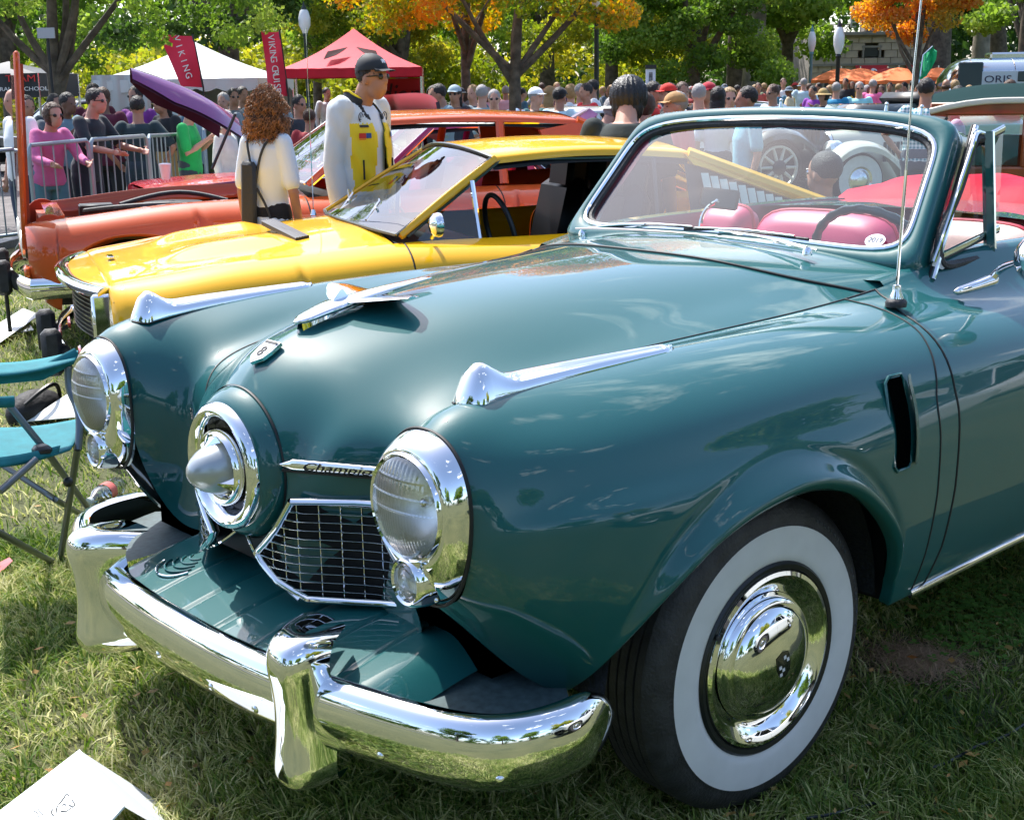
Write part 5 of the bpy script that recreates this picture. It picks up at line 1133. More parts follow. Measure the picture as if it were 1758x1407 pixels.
g.add([inv @ p for p in q]+[inv @ (p+thick) for p in q], [(0,1,2,3,4),(9,8,7,6,5)]+[(i,(i+1)%5,5+(i+1)%5,5+i) for i in range(5)]); BP(g, 'open_door', mat('tan_leather', ()), False)
g = MB(); g.tube([inv @ at_d(889,232,12), inv @ at_d(889,187,12), inv @ at_d(898,190,12), inv @ at_d(900,232,12)], .02, 6); BP(g, 'door_window_frame', CHRB)
# pink car with its hood raised
PK, pL, pxr_, PP = car('custom_coupe', 'maroon custom car whose raised hood shows a lilac airbrushed underside', tuple(at_d(985,262,11.2).xy), R(128),
 dict(paint=MAR, profile=prof(nose=.76, hood=.9, belt=.9, Lf=1.35), axles=(.9,-1.75), hood_open=True, bright=True, yi=.6, convertible=True, roof=dict(wsb=(-.1,.66,.92), wst=(-.4,.58,1.14), rt=(-1.7,.54,1.3), rb=(-2.45,.64,1.0)), deck=-1.9))
inv = (Matrix.Translation(PK.location) @ Matrix.Rotation(PK.rotation_euler.z, 4, 'Z')).inverted()
A_, B_ = at_d(945,240,10.4), at_d(1012,186,10.4); C_, D_ = at_d(1026,196,10.4), at_d(985,240,10.4); nn = (B_-A_).cross(D_-A_).normalized()*.03
lil = mat('lilac_airbrush', (.52,.26,.52), rough=.35, coat=.6, var=.5, scale=5)
g = MB(); V = [A_,B_,C_,D_]; g.add([inv @ p for p in V]+[inv @ (p-nn*-1) for p in V], [(0,1,2,3),(7,6,5,4),(0,1,5,4),(1,2,6,5),(2,3,7,6),(3,0,4,7)]); PP(g, 'raised_hood_underside', lil, False)
g = MB(); E_, F_ = at_d(918,240,10.45), at_d(1000,188,10.45); V = [E_,F_,B_+nn*-.4,A_+nn*-.4]; g.add([inv @ p for p in V], [(0,1,2,3)]); PP(g, 'raised_hood_edge', MAR, False)
# white car with its front tilted open, behind the man in the racing jacket
WC, wL, wx, WP = car('roadster', 'ivory white car with its nose tipped up, between the red canopy and the orange roof', tuple(at_d(700,215,15.5).xy), R(170),
 dict(paint=WHC, profile=prof(nose=.80, hood=.92, belt=.9, Lf=1.3), axles=(.9,-1.7), hood_open=True, convertible=True, roof=dict(wsb=(-.1,.66,.92), wst=(-.4,.58,1.14), rt=(-1.7,.54,1.3), rb=(-2.45,.64,1.0)), deck=-1.9))
inv = (Matrix.Translation(WC.location) @ Matrix.Rotation(WC.rotation_euler.z, 4, 'Z')).inverted()
pt = smooth_path([tuple(at_d(px, py, 13.5)) for px, py in ((634,166),(665,163),(700,160),(722,160),(742,165),(752,176),(756,190))], 24); g = MB(); Q = []
for i, p in enumerate(pt):
    w_ = [.07,.18][i > 6] if i < 7 else .18+.16*(i/23); Q.append([tuple(inv @ (Vector(p)-cu2*w_*f*(1 if i < 20 else .4)+cd*.8*(f*f))) for f in np.linspace(0, 1, 6)])
g.grid(Q); WP(g, 'raised_nose', WHC, 'all')
g = MB(); V = [inv @ at_d(px, py, 13.3) for px, py in ((748,176),(754,174),(757,190),(751,192))]; g.add(V, [(0,1,2,3)]); WP(g, 'nose_vent', BLK, False)
# pale car on the photographer's side (seen only mirrored in the paint and chrome)
for i, (loc, yw, pm, lab) in enumerate((((-1.6,3.75),R(-3),mat('silver_grey_paint', (.50,.52,.52), rough=.25, coat=1.),'silver-grey saloon parked on the near side, mirrored in the teal paint'), ((-7.0,5.4),R(-6),mat('white_paint', (.7,.7,.7), rough=.3, coat=1.),'plain white saloon parked further back on the near side'))):
    car('sedan', lab, loc, yw, dict(paint=pm, profile=prof(nose=.80, hood=.98, belt=1.0), axles=(.95,-1.8), roof=dict(wsb=(-.1,.72,1.0), wst=(-.55,.58,1.44), rt=(-1.8,.57,1.43), rb=(-2.5,.68,1.02), crown=.06), bpillar=-1.2, deck=-2.4, sail=[(-1.7,1.38),(-1.8,1.40),(-2.5,1.02),(-1.9,.98)]))
# ================================================================ PEOPLE
def remesh(mb, vox=.016, smooth=2, name='body'):
    me = bpy.data.meshes.new(name); me.from_pydata(mb.v, [], mb.f)
    bm = bmesh.new(); bm.from_mesh(me); bmesh.ops.recalc_face_normals(bm, faces=bm.faces); bm.to_mesh(me); bm.free()
    o = bpy.data.objects.new('tmp', me); COL.objects.link(o); md = o.modifiers.new('r', 'REMESH'); md.mode = 'VOXEL'; md.voxel_size = vox
    if smooth: s_ = o.modifiers.new('s', 'SMOOTH'); s_.iterations = smooth; s_.factor = .5
    dg = bpy.context.evaluated_depsgraph_get(); out = bpy.data.meshes.new_from_object(o.evaluated_get(dg)); bpy.data.objects.remove(o); bpy.data.meshes.remove(me)
    out.polygons.foreach_set('use_smooth', [True]*len(out.polygons)); out.name = name; return out
def capsule(g, pts, rs, n=12):
    """closed tapered limb with rounded ends"""
    pts = [Vector(p) for p in pts]; rs = [r if isinstance(r, tuple) else (r, r) for r in rs]
    a = (pts[0]-pts[1]).normalized(); b = (pts[-1]-pts[-2]).normalized()
    P = [pts[0]+a*rs[0][0]*.85, pts[0]+a*rs[0][0]*.5]+pts+[pts[-1]+b*rs[-1][0]*.5, pts[-1]+b*rs[-1][0]*.85]
    Q = [(rs[0][0]*.35, rs[0][1]*.35), (rs[0][0]*.82, rs[0][1]*.82)]+rs+[(rs[-1][0]*.82, rs[-1][1]*.82), (rs[-1][0]*.35, rs[-1][1]*.35)]
    g.tube(P, Q, n, up=(1,0,0))
POSES = {}
def pose_joints(arm='down', lean=0., turn=0., stoop=0., fem=False, step=.0):
    """joint positions for a figure 1.75 m tall facing +x"""
    sh = .165 if fem else .195; hip = .095
    J = {}
    J['pel'] = Vector((0,0,.94)); J['waist'] = Vector((.01+lean*.05,0,1.07)); J['chest'] = Vector((.0+lean*.18,0,1.27)); J['neck'] = Vector((-.01+lean*.30,0,1.475-stoop*.03)); J['head'] = Vector((.025+lean*.40+stoop*.05,0,1.622-stoop*.05))
    for s_, k in ((1,'l'),(-1,'r')):
        S = J['neck']+Vector((-.005, sh*s_, -.045)); J['sh'+k] = S
        if arm == 'down': E, W_ = S+Vector((-.02,.055*s_,-.29)), S+Vector((.04,.07*s_,-.53))
        elif arm == 'cross': E, W_ = S+Vector((.05,.045*s_,-.28)), S+Vector((.22,-.11*s_,-.21-.02*s_))
        elif arm == 'rail': E, W_ = S+Vector((.14,.06*s_,-.24)), S+Vector((.36,.02*s_,-.28))
        elif arm == 'phone': E, W_ = (S+Vector((.06,.05*s_,-.28)), S+Vector((.26,-.05*s_,-.13)))
        elif arm == 'hips': E, W_ = S+Vector((-.08,.18*s_,-.24)), S+Vector((.02,.05*s_,-.42))
        elif arm == 'behind': E, W_ = S+Vector((-.09,.08*s_,-.27)), S+Vector((-.12,-.08*s_,-.44))
        elif arm == 'one': E, W_ = (S+Vector((.08,.06,-.27)), S+Vector((.27,-.02,-.12))) if s_ > 0 else (S+Vector((-.02,-.055,-.29)), S+Vector((.04,-.07,-.53)))
        J['el'+k], J['wr'+k] = E, W_; d = (W_-E).normalized(); J['ha'+k] = W_+d*.09
        H_p = Vector((0, hip*s_, .90)); st = step*s_
        J['hip'+k] = H_p; J['kn'+k] = Vector((.02+st*.5, .105*s_, .50)); J['an'+k] = Vector((-.02+st, .115*s_, .085)); J['to'+k] = J['an'+k]+Vector((.16,.02*s_,-.05))
    return J
def figure(key, arm='down', lean=0., stoop=0., fem=False, step=.03, vox=.018, fat=1., hair='short', sit=False):
    """dictionary of meshes: body, shirt_short, shirt_long, trousers, shorts, skirt, hair..., shoes"""
    if key in POSES: return POSES[key]
    J = pose_joints(arm, lean, 0, stoop, fem, step); f = fat; D = {'J': J}
    def torso(g, e, top=True, bottom=True):
        pts = [J['pel']+Vector((0,0,-.06)), J['pel'], J['waist'], (J['waist']+J['chest'])/2, J['chest'], J['neck']+Vector((0,0,-.07)), J['neck']+Vector((0,0,-.02))]
        w = [(.115,.165),(.12,.172),(.105,.148 if not fem else .130),(.112,.158 if not fem else .138),(.122,.172 if not fem else .150),(.095,.165 if not fem else .145),(.06,.085)]
        w = [((a*f+e), (b*(f if i < 5 else 1)+e)) for i, (a, b) in enumerate(w)]
        g.tube(pts, w, 20, up=(1,0,0))
    def arms(g, e, upto=1.):
        for k in 'lr':
            S, E, W_ = J['sh'+k], J['el'+k], J['wr'+k]
            if upto >= 1: capsule(g, [S+Vector((0,-.02 if k == 'l' else .02,.0)), S.lerp(E, .5), E, E.lerp(W_, .4), W_], [.055+e,.047+e,.039+e,.036+e,.026+e])
            else: capsule(g, [S+Vector((0,-.02 if k == 'l' else .02,.0)), S.lerp(E, upto*.6), S.lerp(E, upto)], [.062+e,.056+e,.053+e*1.6])
    def legs(g, e, upto=1.):
        for k in 'lr':
            H_p, K, A = J['hip'+k], J['kn'+k], J['an'+k]
            if upto >= 1: capsule(g, [H_p, H_p.lerp(K, .5), K, K.lerp(A, .35), A], [.088*f+e,.075*f+e,.055+e,.054+e*1.3,.036+e*1.8])
            else: capsule(g, [H_p, H_p.lerp(K, .5), H_p.lerp(K, upto)], [.09*f+e,.082*f+e,.074*f+e*1.6])
    g = MB(); torso(g, 0); arms(g, 0); legs(g, 0)
    n_, h_ = J['neck'], J['head']; capsule(g, [n_+Vector((0,0,-.05)), n_.lerp(h_, .5), h_+Vector((-.015,0,-.02))], [.064,.060,.055])
    # head: skull, jaw, nose, ears
    g.sphere(tuple(h_+Vector((-.012,0,.025))), (.094,.074,.098), 18, 12); g.sphere(tuple(h_+Vector((.022,0,-.035))), (.068,.058,.078), 14, 10)
    g.sphere(tuple(h_+Vector((.090,0,-.012))), (.019,.013,.024), 8, 6); g.sphere(tuple(h_+Vector((.074,0,.020))), (.018,.045,.012), 8, 6); g.sphere(tuple(h_+Vector((.078,0,-.058))), (.014,.024,.010), 8, 6)
    for s_ in (1,-1): g.sphere(tuple(h_+Vector((-.008,.076*s_,-.008))), (.018,.010,.030), 8, 6)
    for k in 'lr':
        W_, Hn = J['wr'+k], J['ha'+k]; capsule(g, [W_, W_.lerp(Hn, .5), Hn], [.024,(.016,.040),(.014,.036)])
        d = (Hn-W_).normalized(); sd = Vector((1,0,0))-d*d.x; sd = sd.normalized() if sd.length > .2 else Vector((0,0,1)).cross(d).normalized()
        for q in range(4): b = Hn+sd*(-.030+.020*q); L = (.060,.072,.066,.050)[q]; capsule(g, [b, b+d*L*.55, b+d*L-Vector((0,(.012 if k == 'l' else -.012),0))], [.0105,.0095,.008], 6)
        capsule(g, [W_+d*.02+sd*.025, W_+d*.055+sd*.055, W_+d*.085+sd*.060], [.012,.0105,.009], 6)
        A, T = J['an'+k], J['to'+k]; capsule(g, [A+Vector((-.03,0,-.04)), A+Vector((.05,0,-.045)), T], [(.040,.038),(.038,.042),(.024,.036)])
    D['body'] = remesh(g, vox*.8, 1, 'body')
    g = MB(); torso(g, .013); arms(g, .006, .80); D['short'] = remesh(g, vox, 2, 'shirt')
    g = MB(); torso(g, .018); arms(g, .013, 1.); D['long'] = remesh(g, vox, 2, 'shirt')
    def pel(g, e): g.tube([J['pel']+Vector((0,0,-.10)), J['pel']+Vector((0,0,-.03)), J['pel']+Vector((0,0,.06)), J['waist']+Vector((0,0,-.02))], [(.105*f+e,.155*f+e),(.122*f+e,.176*f+e),(.118*f+e,.168*f+e),(.106*f+e,.150*f+e)], 18, up=(1,0,0))
    g = MB(); pel(g, .010); legs(g, .012); D['trousers'] = remesh(g, vox, 2, 'trousers')
    g = MB(); pel(g, .010); legs(g, .014, .95); D['shorts'] = remesh(g, vox, 2, 'shorts')
    g = MB(); g.tube([J['waist'], J['pel'], J['pel']+Vector((.01,0,-.25)), J['pel']+Vector((.01,0,-.48))], [(.12,.155),(.135,.182),(.16,.20),(.18,.22)], 20, up=(1,0,0)); D['skirt'] = g.mesh('skirt', None)
    g = MB()
    for k in 'lr': A, T = J['an'+k], J['to'+k]; capsule(g, [A+Vector((-.035,0,-.045)), A+Vector((.05,0,-.050)), T+Vector((.01,0,-.005))], [(.046,.044),(.040,.048),(.028,.042)])
    D['shoes'] = remesh(g, vox, 1, 'shoes')
    def hairm(kind):
        g = MB(); c = h_
        if kind == 'short': g.sphere(tuple(c+Vector((-.024,0,.042))), (.096,.083,.092), 18, 12); cut = lambda v: not (v.x > c.x+.055 and v.z < c.z+.075) and v.z > c.z-.05-(.0 if v.x < c.x-.02 else -.06)
        elif kind == 'long':
            g.sphere(tuple(c+Vector((-.024,0,.042))), (.100,.088,.095), 18, 12); g.tube([c+Vector((-.05,0,.03)), c+Vector((-.075,0,-.12)), c+Vector((-.09,0,-.30))], [(.05,.085),(.042,.09),(.022,.06)], 14, up=(1,0,0)); cut = lambda v: not (v.x > c.x+.050 and v.z < c.z+.080)
        elif kind == 'bob':
            g.sphere(tuple(c+Vector((-.026,0,.018))), (.108,.100,.122), 18, 12); cut = lambda v: not (v.x > c.x+.042 and v.z < c.z+.080)
        elif kind == 'bald': g.sphere(tuple(c+Vector((-.030,0,-.012))), (.090,.083,.050), 16, 8); cut = lambda v: not (v.x > c.x+.01) and v.z < c.z+.03
        me = remesh(g, .011, 1, 'hair'); bm = bmesh.new(); bm.from_mesh(me); bmesh.ops.delete(bm, geom=[v for v in bm.verts if not cut(v.co)], context='VERTS')
        r_ = random.Random(3)
        for v in bm.verts: v.co += Vector((r_.gauss(0,1), r_.gauss(0,1), r_.gauss(0,1)))*.0022
        bm.to_mesh(me); bm.free(); return me
    D['hair'] = {k: hairm(k) for k in ('short','long','bob','bald')}
    # hats
    g = MB(); c = h_+Vector((-.012,0,.045)); g.sphere(tuple(c), (.106,.090,.088), 20, 10, z0=0.); g.grid([[(c.x+.075+r_*math.cos(a)*.95, c.y+.078*math.sin(a)*(1-.12*r_/.09), c.z+.010-.010*(r_/.09)-.10*abs(math.sin(a))**2*r_) for a in np.linspace(-math.pi/2, math.pi/2, 13)] for r_ in (0,.05,.098)]); D['cap'] = g.mesh('cap', None)
    g = MB(); c = h_+Vector((-.012,0,.050)); g.sphere(tuple(c), (.104,.092,.085), 20, 8, z0=0.); g.lathe([(.002,.095),(-.010,.125),(-.028,.160)], 'z', tuple(c), 24, sc=(1,.92)); D['sunhat'] = g.mesh('sun_hat', None)
    g = MB(); 
    for s_ in (1,-1): g.sphere(tuple(h_+Vector((.079,.030*s_,.010))), (.010,.024,.017), 8, 6)
    g.box(tuple(h_+Vector((.084,0,.014))), (.006,.02,.005)); 
    for s_ in (1,-1): g.tube([h_+Vector((.072,.052*s_,.014)), h_+Vector((-.005,.078*s_,.010))], .003, 5)
    D['glasses'] = g.mesh('sunglasses', None)
    g = MB(); 
    for s_ in (1,-1): g.sphere(tuple(h_+Vector((.0775,.028*s_,.008))), (.006,.011,.006), 8, 6)
    D['eyes'] = g.mesh('eyes', None)
    g = MB(); b = (J['waist']+J['chest'])/2+Vector((-.17,0,.02)); g.box(tuple(b), (.14,.26,.36), bev=.04); 
    D['pack'] = g.mesh('backpack', None)
    POSES[key] = D; return D
KEYS = {'stand': dict(arm='down'), 'cross': dict(arm='cross'), 'rail': dict(arm='rail', lean=.35, stoop=.5), 'phone': dict(arm='phone', stoop=1.), 'hips': dict(arm='hips'), 'one': dict(arm='one', step=.10),
        'w_stand': dict(arm='down', fem=True), 'w_phone': dict(arm='phone', fem=True, stoop=.6), 'w_rail': dict(arm='rail', fem=True, lean=.5, stoop=1.), 'big': dict(arm='hips', fat=1.25), 'behind': dict(arm='behind', lean=.1)}
def cloth(c): c = tuple(round(x, 3) for x in lin(c)); return mat('cloth_%02d%02d%02d' % tuple(int(x*99) for x in c), c, rough=.85, var=.10, scale=9, bump=.35, bscale=22, sheen=.1)
SK = {'fair': mat('skin_fair', (.52,.27,.19), rough=.55), 'tan': mat('skin_tan', (.38,.19,.12), rough=.5), 'brown': mat('skin_brown', (.17,.08,.05), rough=.5)}
HRC = {'dark': mat('hair_dark', (.012,.009,.008), rough=.5, bump=.8, bscale=160), 'brown': mat('hair_brown', (.07,.03,.014), rough=.5, bump=.8, bscale=160), 'grey': mat('hair_grey', (.33,.31,.30), rough=.6, bump=.8, bscale=160), 'white': mat('hair_white', (.60,.58,.54), rough=.6, bump=.8, bscale=160), 'blonde': mat('hair_blonde', (.36,.22,.09), rough=.5, bump=.8, bscale=160)}
def setm(name, me, m, parent):
    o = bpy.data.objects.new(name, me); COL.objects.link(o); o.parent = parent
    if len(me.materials) == 0: me.materials.append(None)
    o.material_slots[0].link = 'OBJECT'; o.material_slots[0].material = m; return o
def person(label, px, ytop, d, key='stand', face=0., top=('short','#888888'), bot=('trousers','#222a38'), skin='fair', hair=('short','dark'), hat=None, glasses=False, group=None, pack=None, shoes='#222222', hmin=1.5, hmax=1.93, zoff=None):
    """face: heading in degrees relative to looking at the camera (0 = towards it, 180 = away, 90 = towards picture right)"""
    D = figure(key, **KEYS[key]); p = at_d(px, 148, d); g0 = float(gz(p.x, p.y)) if zoff is None else zoff
    ztop = at_d(px, ytop, d).z; H0 = D['J']['head'].z+.135; s = (ztop-g0)/H0; s = min(hmax/H0, max(hmin/H0, s))
    p = at_d(px, ytop, d)
    tocam = math.atan2(-pixray(px, 148).y, -pixray(px, 148).x)
    o = empty('person', (p.x, p.y, g0), tocam+R(face), label, 'person', group); o.scale = (s, s, s)
    setm('body', D['body'], SK[skin], o); setm('shirt', D[top[0]], top[1] if not isinstance(top[1], str) else cloth(top[1]), o); setm(bot[0], D[bot[0]], cloth(bot[1]), o); setm('shoes', D['shoes'], cloth(shoes), o)
    if hair: setm('hair', D['hair'][hair[0]], HRC[hair[1]], o)
    setm('eyes', D['eyes'], BLK, o)
    if hat: setm('cap' if hat[0] == 'cap' else 'sun_hat', D[hat[0]], cloth(hat[1]), o)
    if glasses: setm('sunglasses', D['glasses'], BLK, o)
    if pack: setm('backpack', D['pack'], cloth(pack), o)
    return o
CR = [
 ('balding man in a white shirt at the far left beyond the orange hood', 25,150,13.0,'stand',-60,('short','#e8ecf0'),('trousers','#30405a'),'fair',('bald','grey'),None,False),
 ('woman in a pink tie-dyed long-sleeved top leaning on the barricade', 70,176,12.9,'w_rail',25,('long','#d06a9c'),('trousers','#54808c'),'fair',('bob','brown'),None,True),
 ('dark-haired person half hidden behind the balding man in white', 44,163,14.8,'w_stand',20,('short','#59626a'),('trousers','#333844'),'tan',('short','dark'),None,False),
 ('man in a slate shirt checking a phone behind the barricade', 108,158,15.3,'phone',40,('short','#6d8794'),('trousers','#2b3038'),'brown',('short','dark'),None,False),
 ('second phone watcher in dark clothes, leaning left of the maroon shirts', 88,160,16.5,'phone',30,('short','#3a4148'),('trousers','#2b3038'),'tan',('short','dark'),None,True),
 ('dark-haired man in a black shirt resting both hands on the barricade', 136,151,13.3,'rail',55,('short','#1c2a30'),('trousers','#262c36'),'fair',('short','dark'),None,True),
 ('man in maroon facing the camera beneath the maple', 158,134,17.5,'stand',10,('short','#571c2c'),('trousers','#22242c'),'brown',('short','dark'),None,False),
 ('man in a long maroon shirt with his back turned at the white tent', 175,149,16.0,'one',170,('long','#5e1a33'),('trousers','#1d2026'),'brown',('short','brown'),None,False),
 ('man in a purple tee with dark glasses before the white tent', 232,147,17.0,'stand',-35,('short','#7a2f86'),('trousers','#30343e'),'tan',('short','dark'),None,True),
 ('broad man in a dark green-black tee seen from behind at the barricade', 234,164,14.6,'hips',172,('short','#22363b'),('trousers','#2c3a44'),'tan',('short','dark'),None,False),
 ('woman with long black hair, black top and tan skirt', 281,158,15.8,'w_phone',-50,('short','#17181c'),('skirt','#b08c55'),'tan',('long','dark'),None,False),
 ('white-haired man in a bright green polo stooping over the red car', 319,171,14.8,'phone',75,('short','#1fae55'),('trousers','#404c50'),'fair',('bald','white'),None,False),
 ('man in a pale blue shirt beside the green polo', 343,165,16.5,'stand',60,('short','#a8c6d2'),('trousers','#3c4450'),'fair',('short','grey'),None,False,'#2d4a7a'),
 ('person with a blue backpack between the tan skirt and the green polo', 312,157,17.5,'stand',150,('short','#5c7a88'),('trousers','#303844'),'tan',('short','brown'),None,False,'#24508a'),
 ('grey-haired woman in a cream blouse left of the curly-haired woman', 386,189,14.4,'w_stand',60,('long','#d9dccf'),('trousers','#c4c2b8'),'fair',('bob','white'),None,False),
 ('person in an olive shirt under the purple hood', 366,180,16.4,'w_stand',-40,('short','#4a5c34'),('trousers','#39444c'),'fair',('short','blonde'),None,False),
 ('man in a white cap below the white tent eave', 290,146,20.0,'stand',0,('short','#c8d0d4'),('trousers','#444a50'),'fair',('short','grey'),('cap','#e6e8ea'),False),
 ('dark-haired man in grey glimpsed under the tent eave', 399,151,19.5,'stand',20,('short','#6a7478'),('trousers','#3c4248'),'tan',('short','dark'),None,True),
 ('grey-haired figure under the tent eave by the purple hood', 383,158,18.5,'stand',-20,('short','#8a9298'),('trousers','#3c4248'),'fair',('short','grey'),None,False),
 ('man in black glimpsed between curly hair and the second red banner', 415,148,20.5,'stand',30,('short','#23252a'),('trousers','#2e3238'),'tan',('short','dark'),None,False),
 ('white-haired person just right of the curly-haired woman', 470,152,17.5,'w_stand',-10,('short','#889aa0'),('trousers','#50585e'),'fair',('bob','grey'),None,False),
 ('dark-clothed person with glasses beside the racing jacket', 512,162,16.5,'stand',40,('short','#2a2d33'),('trousers','#202226'),'tan',('short','dark'),None,True),
 ('red-shirted person crouched low by the racing jacket', 530,186,15.5,'stand',160,('short','#a3343a'),('trousers','#3c4248'),'tan',('short','brown'),None,False),
 ('dark-haired woman at the edge of the red canopy', 744,147,19.0,'w_stand',-20,('short','#2d3036'),('trousers','#2d3036'),'tan',('bob','dark'),None,True),
 ('young man in a blue-grey shirt looking down at his phone', 760,143,17.0,'phone',-75,('long','#7c98a2'),('trousers','#2f3640'),'tan',('short','dark'),None,False),
 ('woman in dark clothes with long black hair behind the phone reader', 781,145,18.5,'w_stand',-20,('long','#2f373d'),('trousers','#2d3036'),'tan',('long','dark'),('cap','#9fb2ba'),True),
 ('fair-haired man with his back to the thin maple trunk', 812,145,20.0,'stand',-30,('short','#4f6670'),('trousers','#2d3036'),'fair',('short','blonde'),None,False),
 ('grey-haired man in a grey shirt seen from behind near the thin maple', 827,145,18.5,'stand',160,('short','#84989f'),('trousers','#3f464d'),'fair',('short','grey'),None,False),
 ('grey-haired man in sunglasses and a pale blue shirt by the maple', 848,153,17.5,'cross',0,('short','#a9c6cf'),('trousers','#3f464d'),'fair',('short','grey'),None,True),
 ('man in a dark green shirt and white cap pointing something out', 918,149,17.5,'one',55,('long','#1f5a5c'),('trousers','#2f363c'),'fair',('short','grey'),('cap','#eceeee'),False),
 ('man in a pale blue shirt and black cap with hands on hips', 960,149,17.0,'big',150,('long','#b4d2dc'),('trousers','#454c55'),'tan',('short','dark'),('cap','#16171a'),False),
 ('strawberry-blonde woman between the two capped men', 944,147,20.5,'w_stand',150,('short','#c58a5a'),('trousers','#50545a'),'fair',('long','blonde'),None,False),
 ('blonde woman behind the black-capped man', 980,144,21.0,'w_stand',170,('short','#d7d9d3'),('trousers','#50545a'),'fair',('bob','blonde'),None,False),
 ('grey-haired man in a white shirt left of the red shirt', 996,143,20.5,'stand',30,('short','#dfe4e6'),('trousers','#50545a'),'fair',('short','grey'),None,False),
 ('man in a red tee beside the tall lamp pole', 1007,142,19.5,'stand',-60,('short','#cc2430'),('trousers','#50545a'),'tan',('short','dark'),None,False),
 ('man in a long white shirt against the tall lamp pole', 1018,136,21.0,'stand',-90,('long','#e6eaee'),('trousers','#50545a'),'tan',('short','dark'),None,False),
 ('brown-haired woman with sunglasses pushed up behind the black tee', 1108,158,11.6,'w_stand',160,('short','#24272c'),('trousers','#2f363c'),'fair',('bob','brown'),None,False),
 ('dark-haired man in a red tee right of the white placard', 1121,139,16.0,'stand',70,('short','#cf2c26'),('trousers','#3a4048'),'tan',('short','dark'),None,True),
 ('person in a tan bucket cap peering over the windshield frame', 1163,166,9.6,'stand',-70,('short','#a8505a'),('trousers','#3a4048'),'fair',('short','grey'),('cap','#a98252'),False),
 ('person in a red cap and black shirt', 1150,142,15.5,'stand',-70,('short','#17181b'),('trousers','#3a4048'),'tan',('short','dark'),('cap','#cc2a20'),False),
 ('curly-haired man in black beside the red cap', 1171,140,17.0,'stand',20,('short','#242629'),('trousers','#3a4048'),'tan',('short','brown'),None,False),
 ('grey-haired man in a white patterned shirt seen from behind', 1200,143,15.0,'big',175,('short','#ccd7da'),('trousers','#3a4048'),'fair',('short','grey'),None,False),
 ('person in a crimson cap behind the patterned shirt', 1218,140,16.0,'stand',-40,('short','#8f3646'),('trousers','#3a4048'),'tan',('short','dark'),('cap','#b02034'),False),
 ('woman with long straight black hair and a grey-white top', 1233,148,14.5,'w_stand',170,('short','#b9c0c4'),('trousers','#3a4048'),'tan',('long','dark'),None,False),
 ('woman in a white blouse and sunglasses', 1252,150,15.0,'w_stand',15,('long','#e4e6e6'),('trousers','#3a4048'),'fair',('bob','blonde'),None,True),
 ('man in a light blue tee standing in the road behind the windshield', 1285,147,11.2,'stand',-75,('short','#6fb2c2'),('trousers','#263545'),'tan',('short','dark'),None,False),
 ('man in a white shirt and sunglasses striding right of the blue tee', 1328,144,18.5,'one',-45,('long','#e6eaec'),('trousers','#3a4048'),'tan',('short','brown'),None,True),
 ('small figure in red-orange left of the grey patio', 1302,142,30.0,'w_stand',0,('short','#b9544a'),('trousers','#3a4048'),'tan',('short','brown'),None,False),
 ('figure in pale blue by the cafe tables, arms wide', 1380,134,30.0,'hips',180,('long','#bcd7e2'),('trousers','#c6d0d4'),'fair',('short','grey'),None,False),
 ('figure in a white shirt left of the cafe tables', 1345,134,32.0,'w_stand',10,('short','#e3e8e8'),('trousers','#71797e'),'fair',('short','brown'),None,False),
 ('seated-looking person in purple near the straw hat', 1398,147,26.0,'phone',-30,('short','#8436a4'),('trousers','#2b2e33'),'tan',('short','dark'),None,False),
 ('woman in a wide straw sun hat and black dress', 1415,151,22.0,'w_stand',-35,('short','#16171a'),('skirt','#1b1c20'),'tan',('bob','dark'),('sunhat','#a88e58'),False),
 ('grey-haired man in a bright blue tee before the black lamp post', 1436,141,24.0,'stand',165,('short','#1f86b4'),('trousers','#3f5a6a'),'fair',('short','grey'),None,False),
 ('man in an aqua polo with arms crossed by the lamp post', 1476,140,24.0,'cross',5,('short','#9cd8de'),('shorts','#d8d8cc'),'fair',('short','grey'),None,True),
 ('man in a pink shirt seen from behind right of the aqua polo', 1499,136,27.0,'stand',150,('short','#f06fa6'),('shorts','#c8ccc8'),'fair',('short','grey'),None,False),
 ('woman in an orange print dress at the cafe', 1513,146,27.0,'w_stand',-20,('short','#d0684a'),('skirt','#c85a44'),'tan',('long','brown'),None,False),
 ('person in black at the cafe tables under the umbrellas', 1452,134,33.0,'stand',-20,('short','#202228'),('trousers','#2b2e33'),'tan',('short','dark'),None,False),
 ('person with yellow top amid the cafe tables', 1463,144,33.0,'w_stand',-10,('short','#d8a830'),('trousers','#2b2e33'),'tan',('bob','brown'),None,False),
 ('waiter-like figure in black and white under the first orange umbrella', 1528,144,31.0,'hips',0,('short','#2b2c30'),('trousers','#d0d2cc'),'tan',('short','dark'),None,False),
 ('seated grey shirt under the third umbrella', 1556,143,31.0,'phone',-60,('short','#9aa6aa'),('trousers','#56606a'),'fair',('short','dark'),None,False),
 ('man in a black shirt left of the silver trailer', 1625,135,24.0,'stand',170,('short','#1b1d20'),('trousers','#2b2e33'),'tan',('bald','brown'),None,False),
 ('grey-blonde person left of the silver trailer', 1640,137,26.0,'w_stand',180,('short','#4c5054'),('trousers','#2b2e33'),'fair',('bob','blonde'),None,False),
 ('dark-haired person directly behind the white-capped man', 1646,147,19.0,'w_stand',160,('short','#3b3235'),('trousers','#2b2e33'),'tan',('bob','dark'),None,False),
 ('man in a pink shirt and grey-white cap beside the wooden wagon', 1640,158,12.6,'stand',-85,('long','#f0c4d8'),('trousers','#3a4048'),'fair',('short','white'),('cap','#c9cfc8'),False),
 ('bust of a man looking out above the wagon roof', 1735,136,20.0,'stand',-80,('short','#2b2f38'),('trousers','#2b2e33'),'tan',('short','brown'),None,False),
]
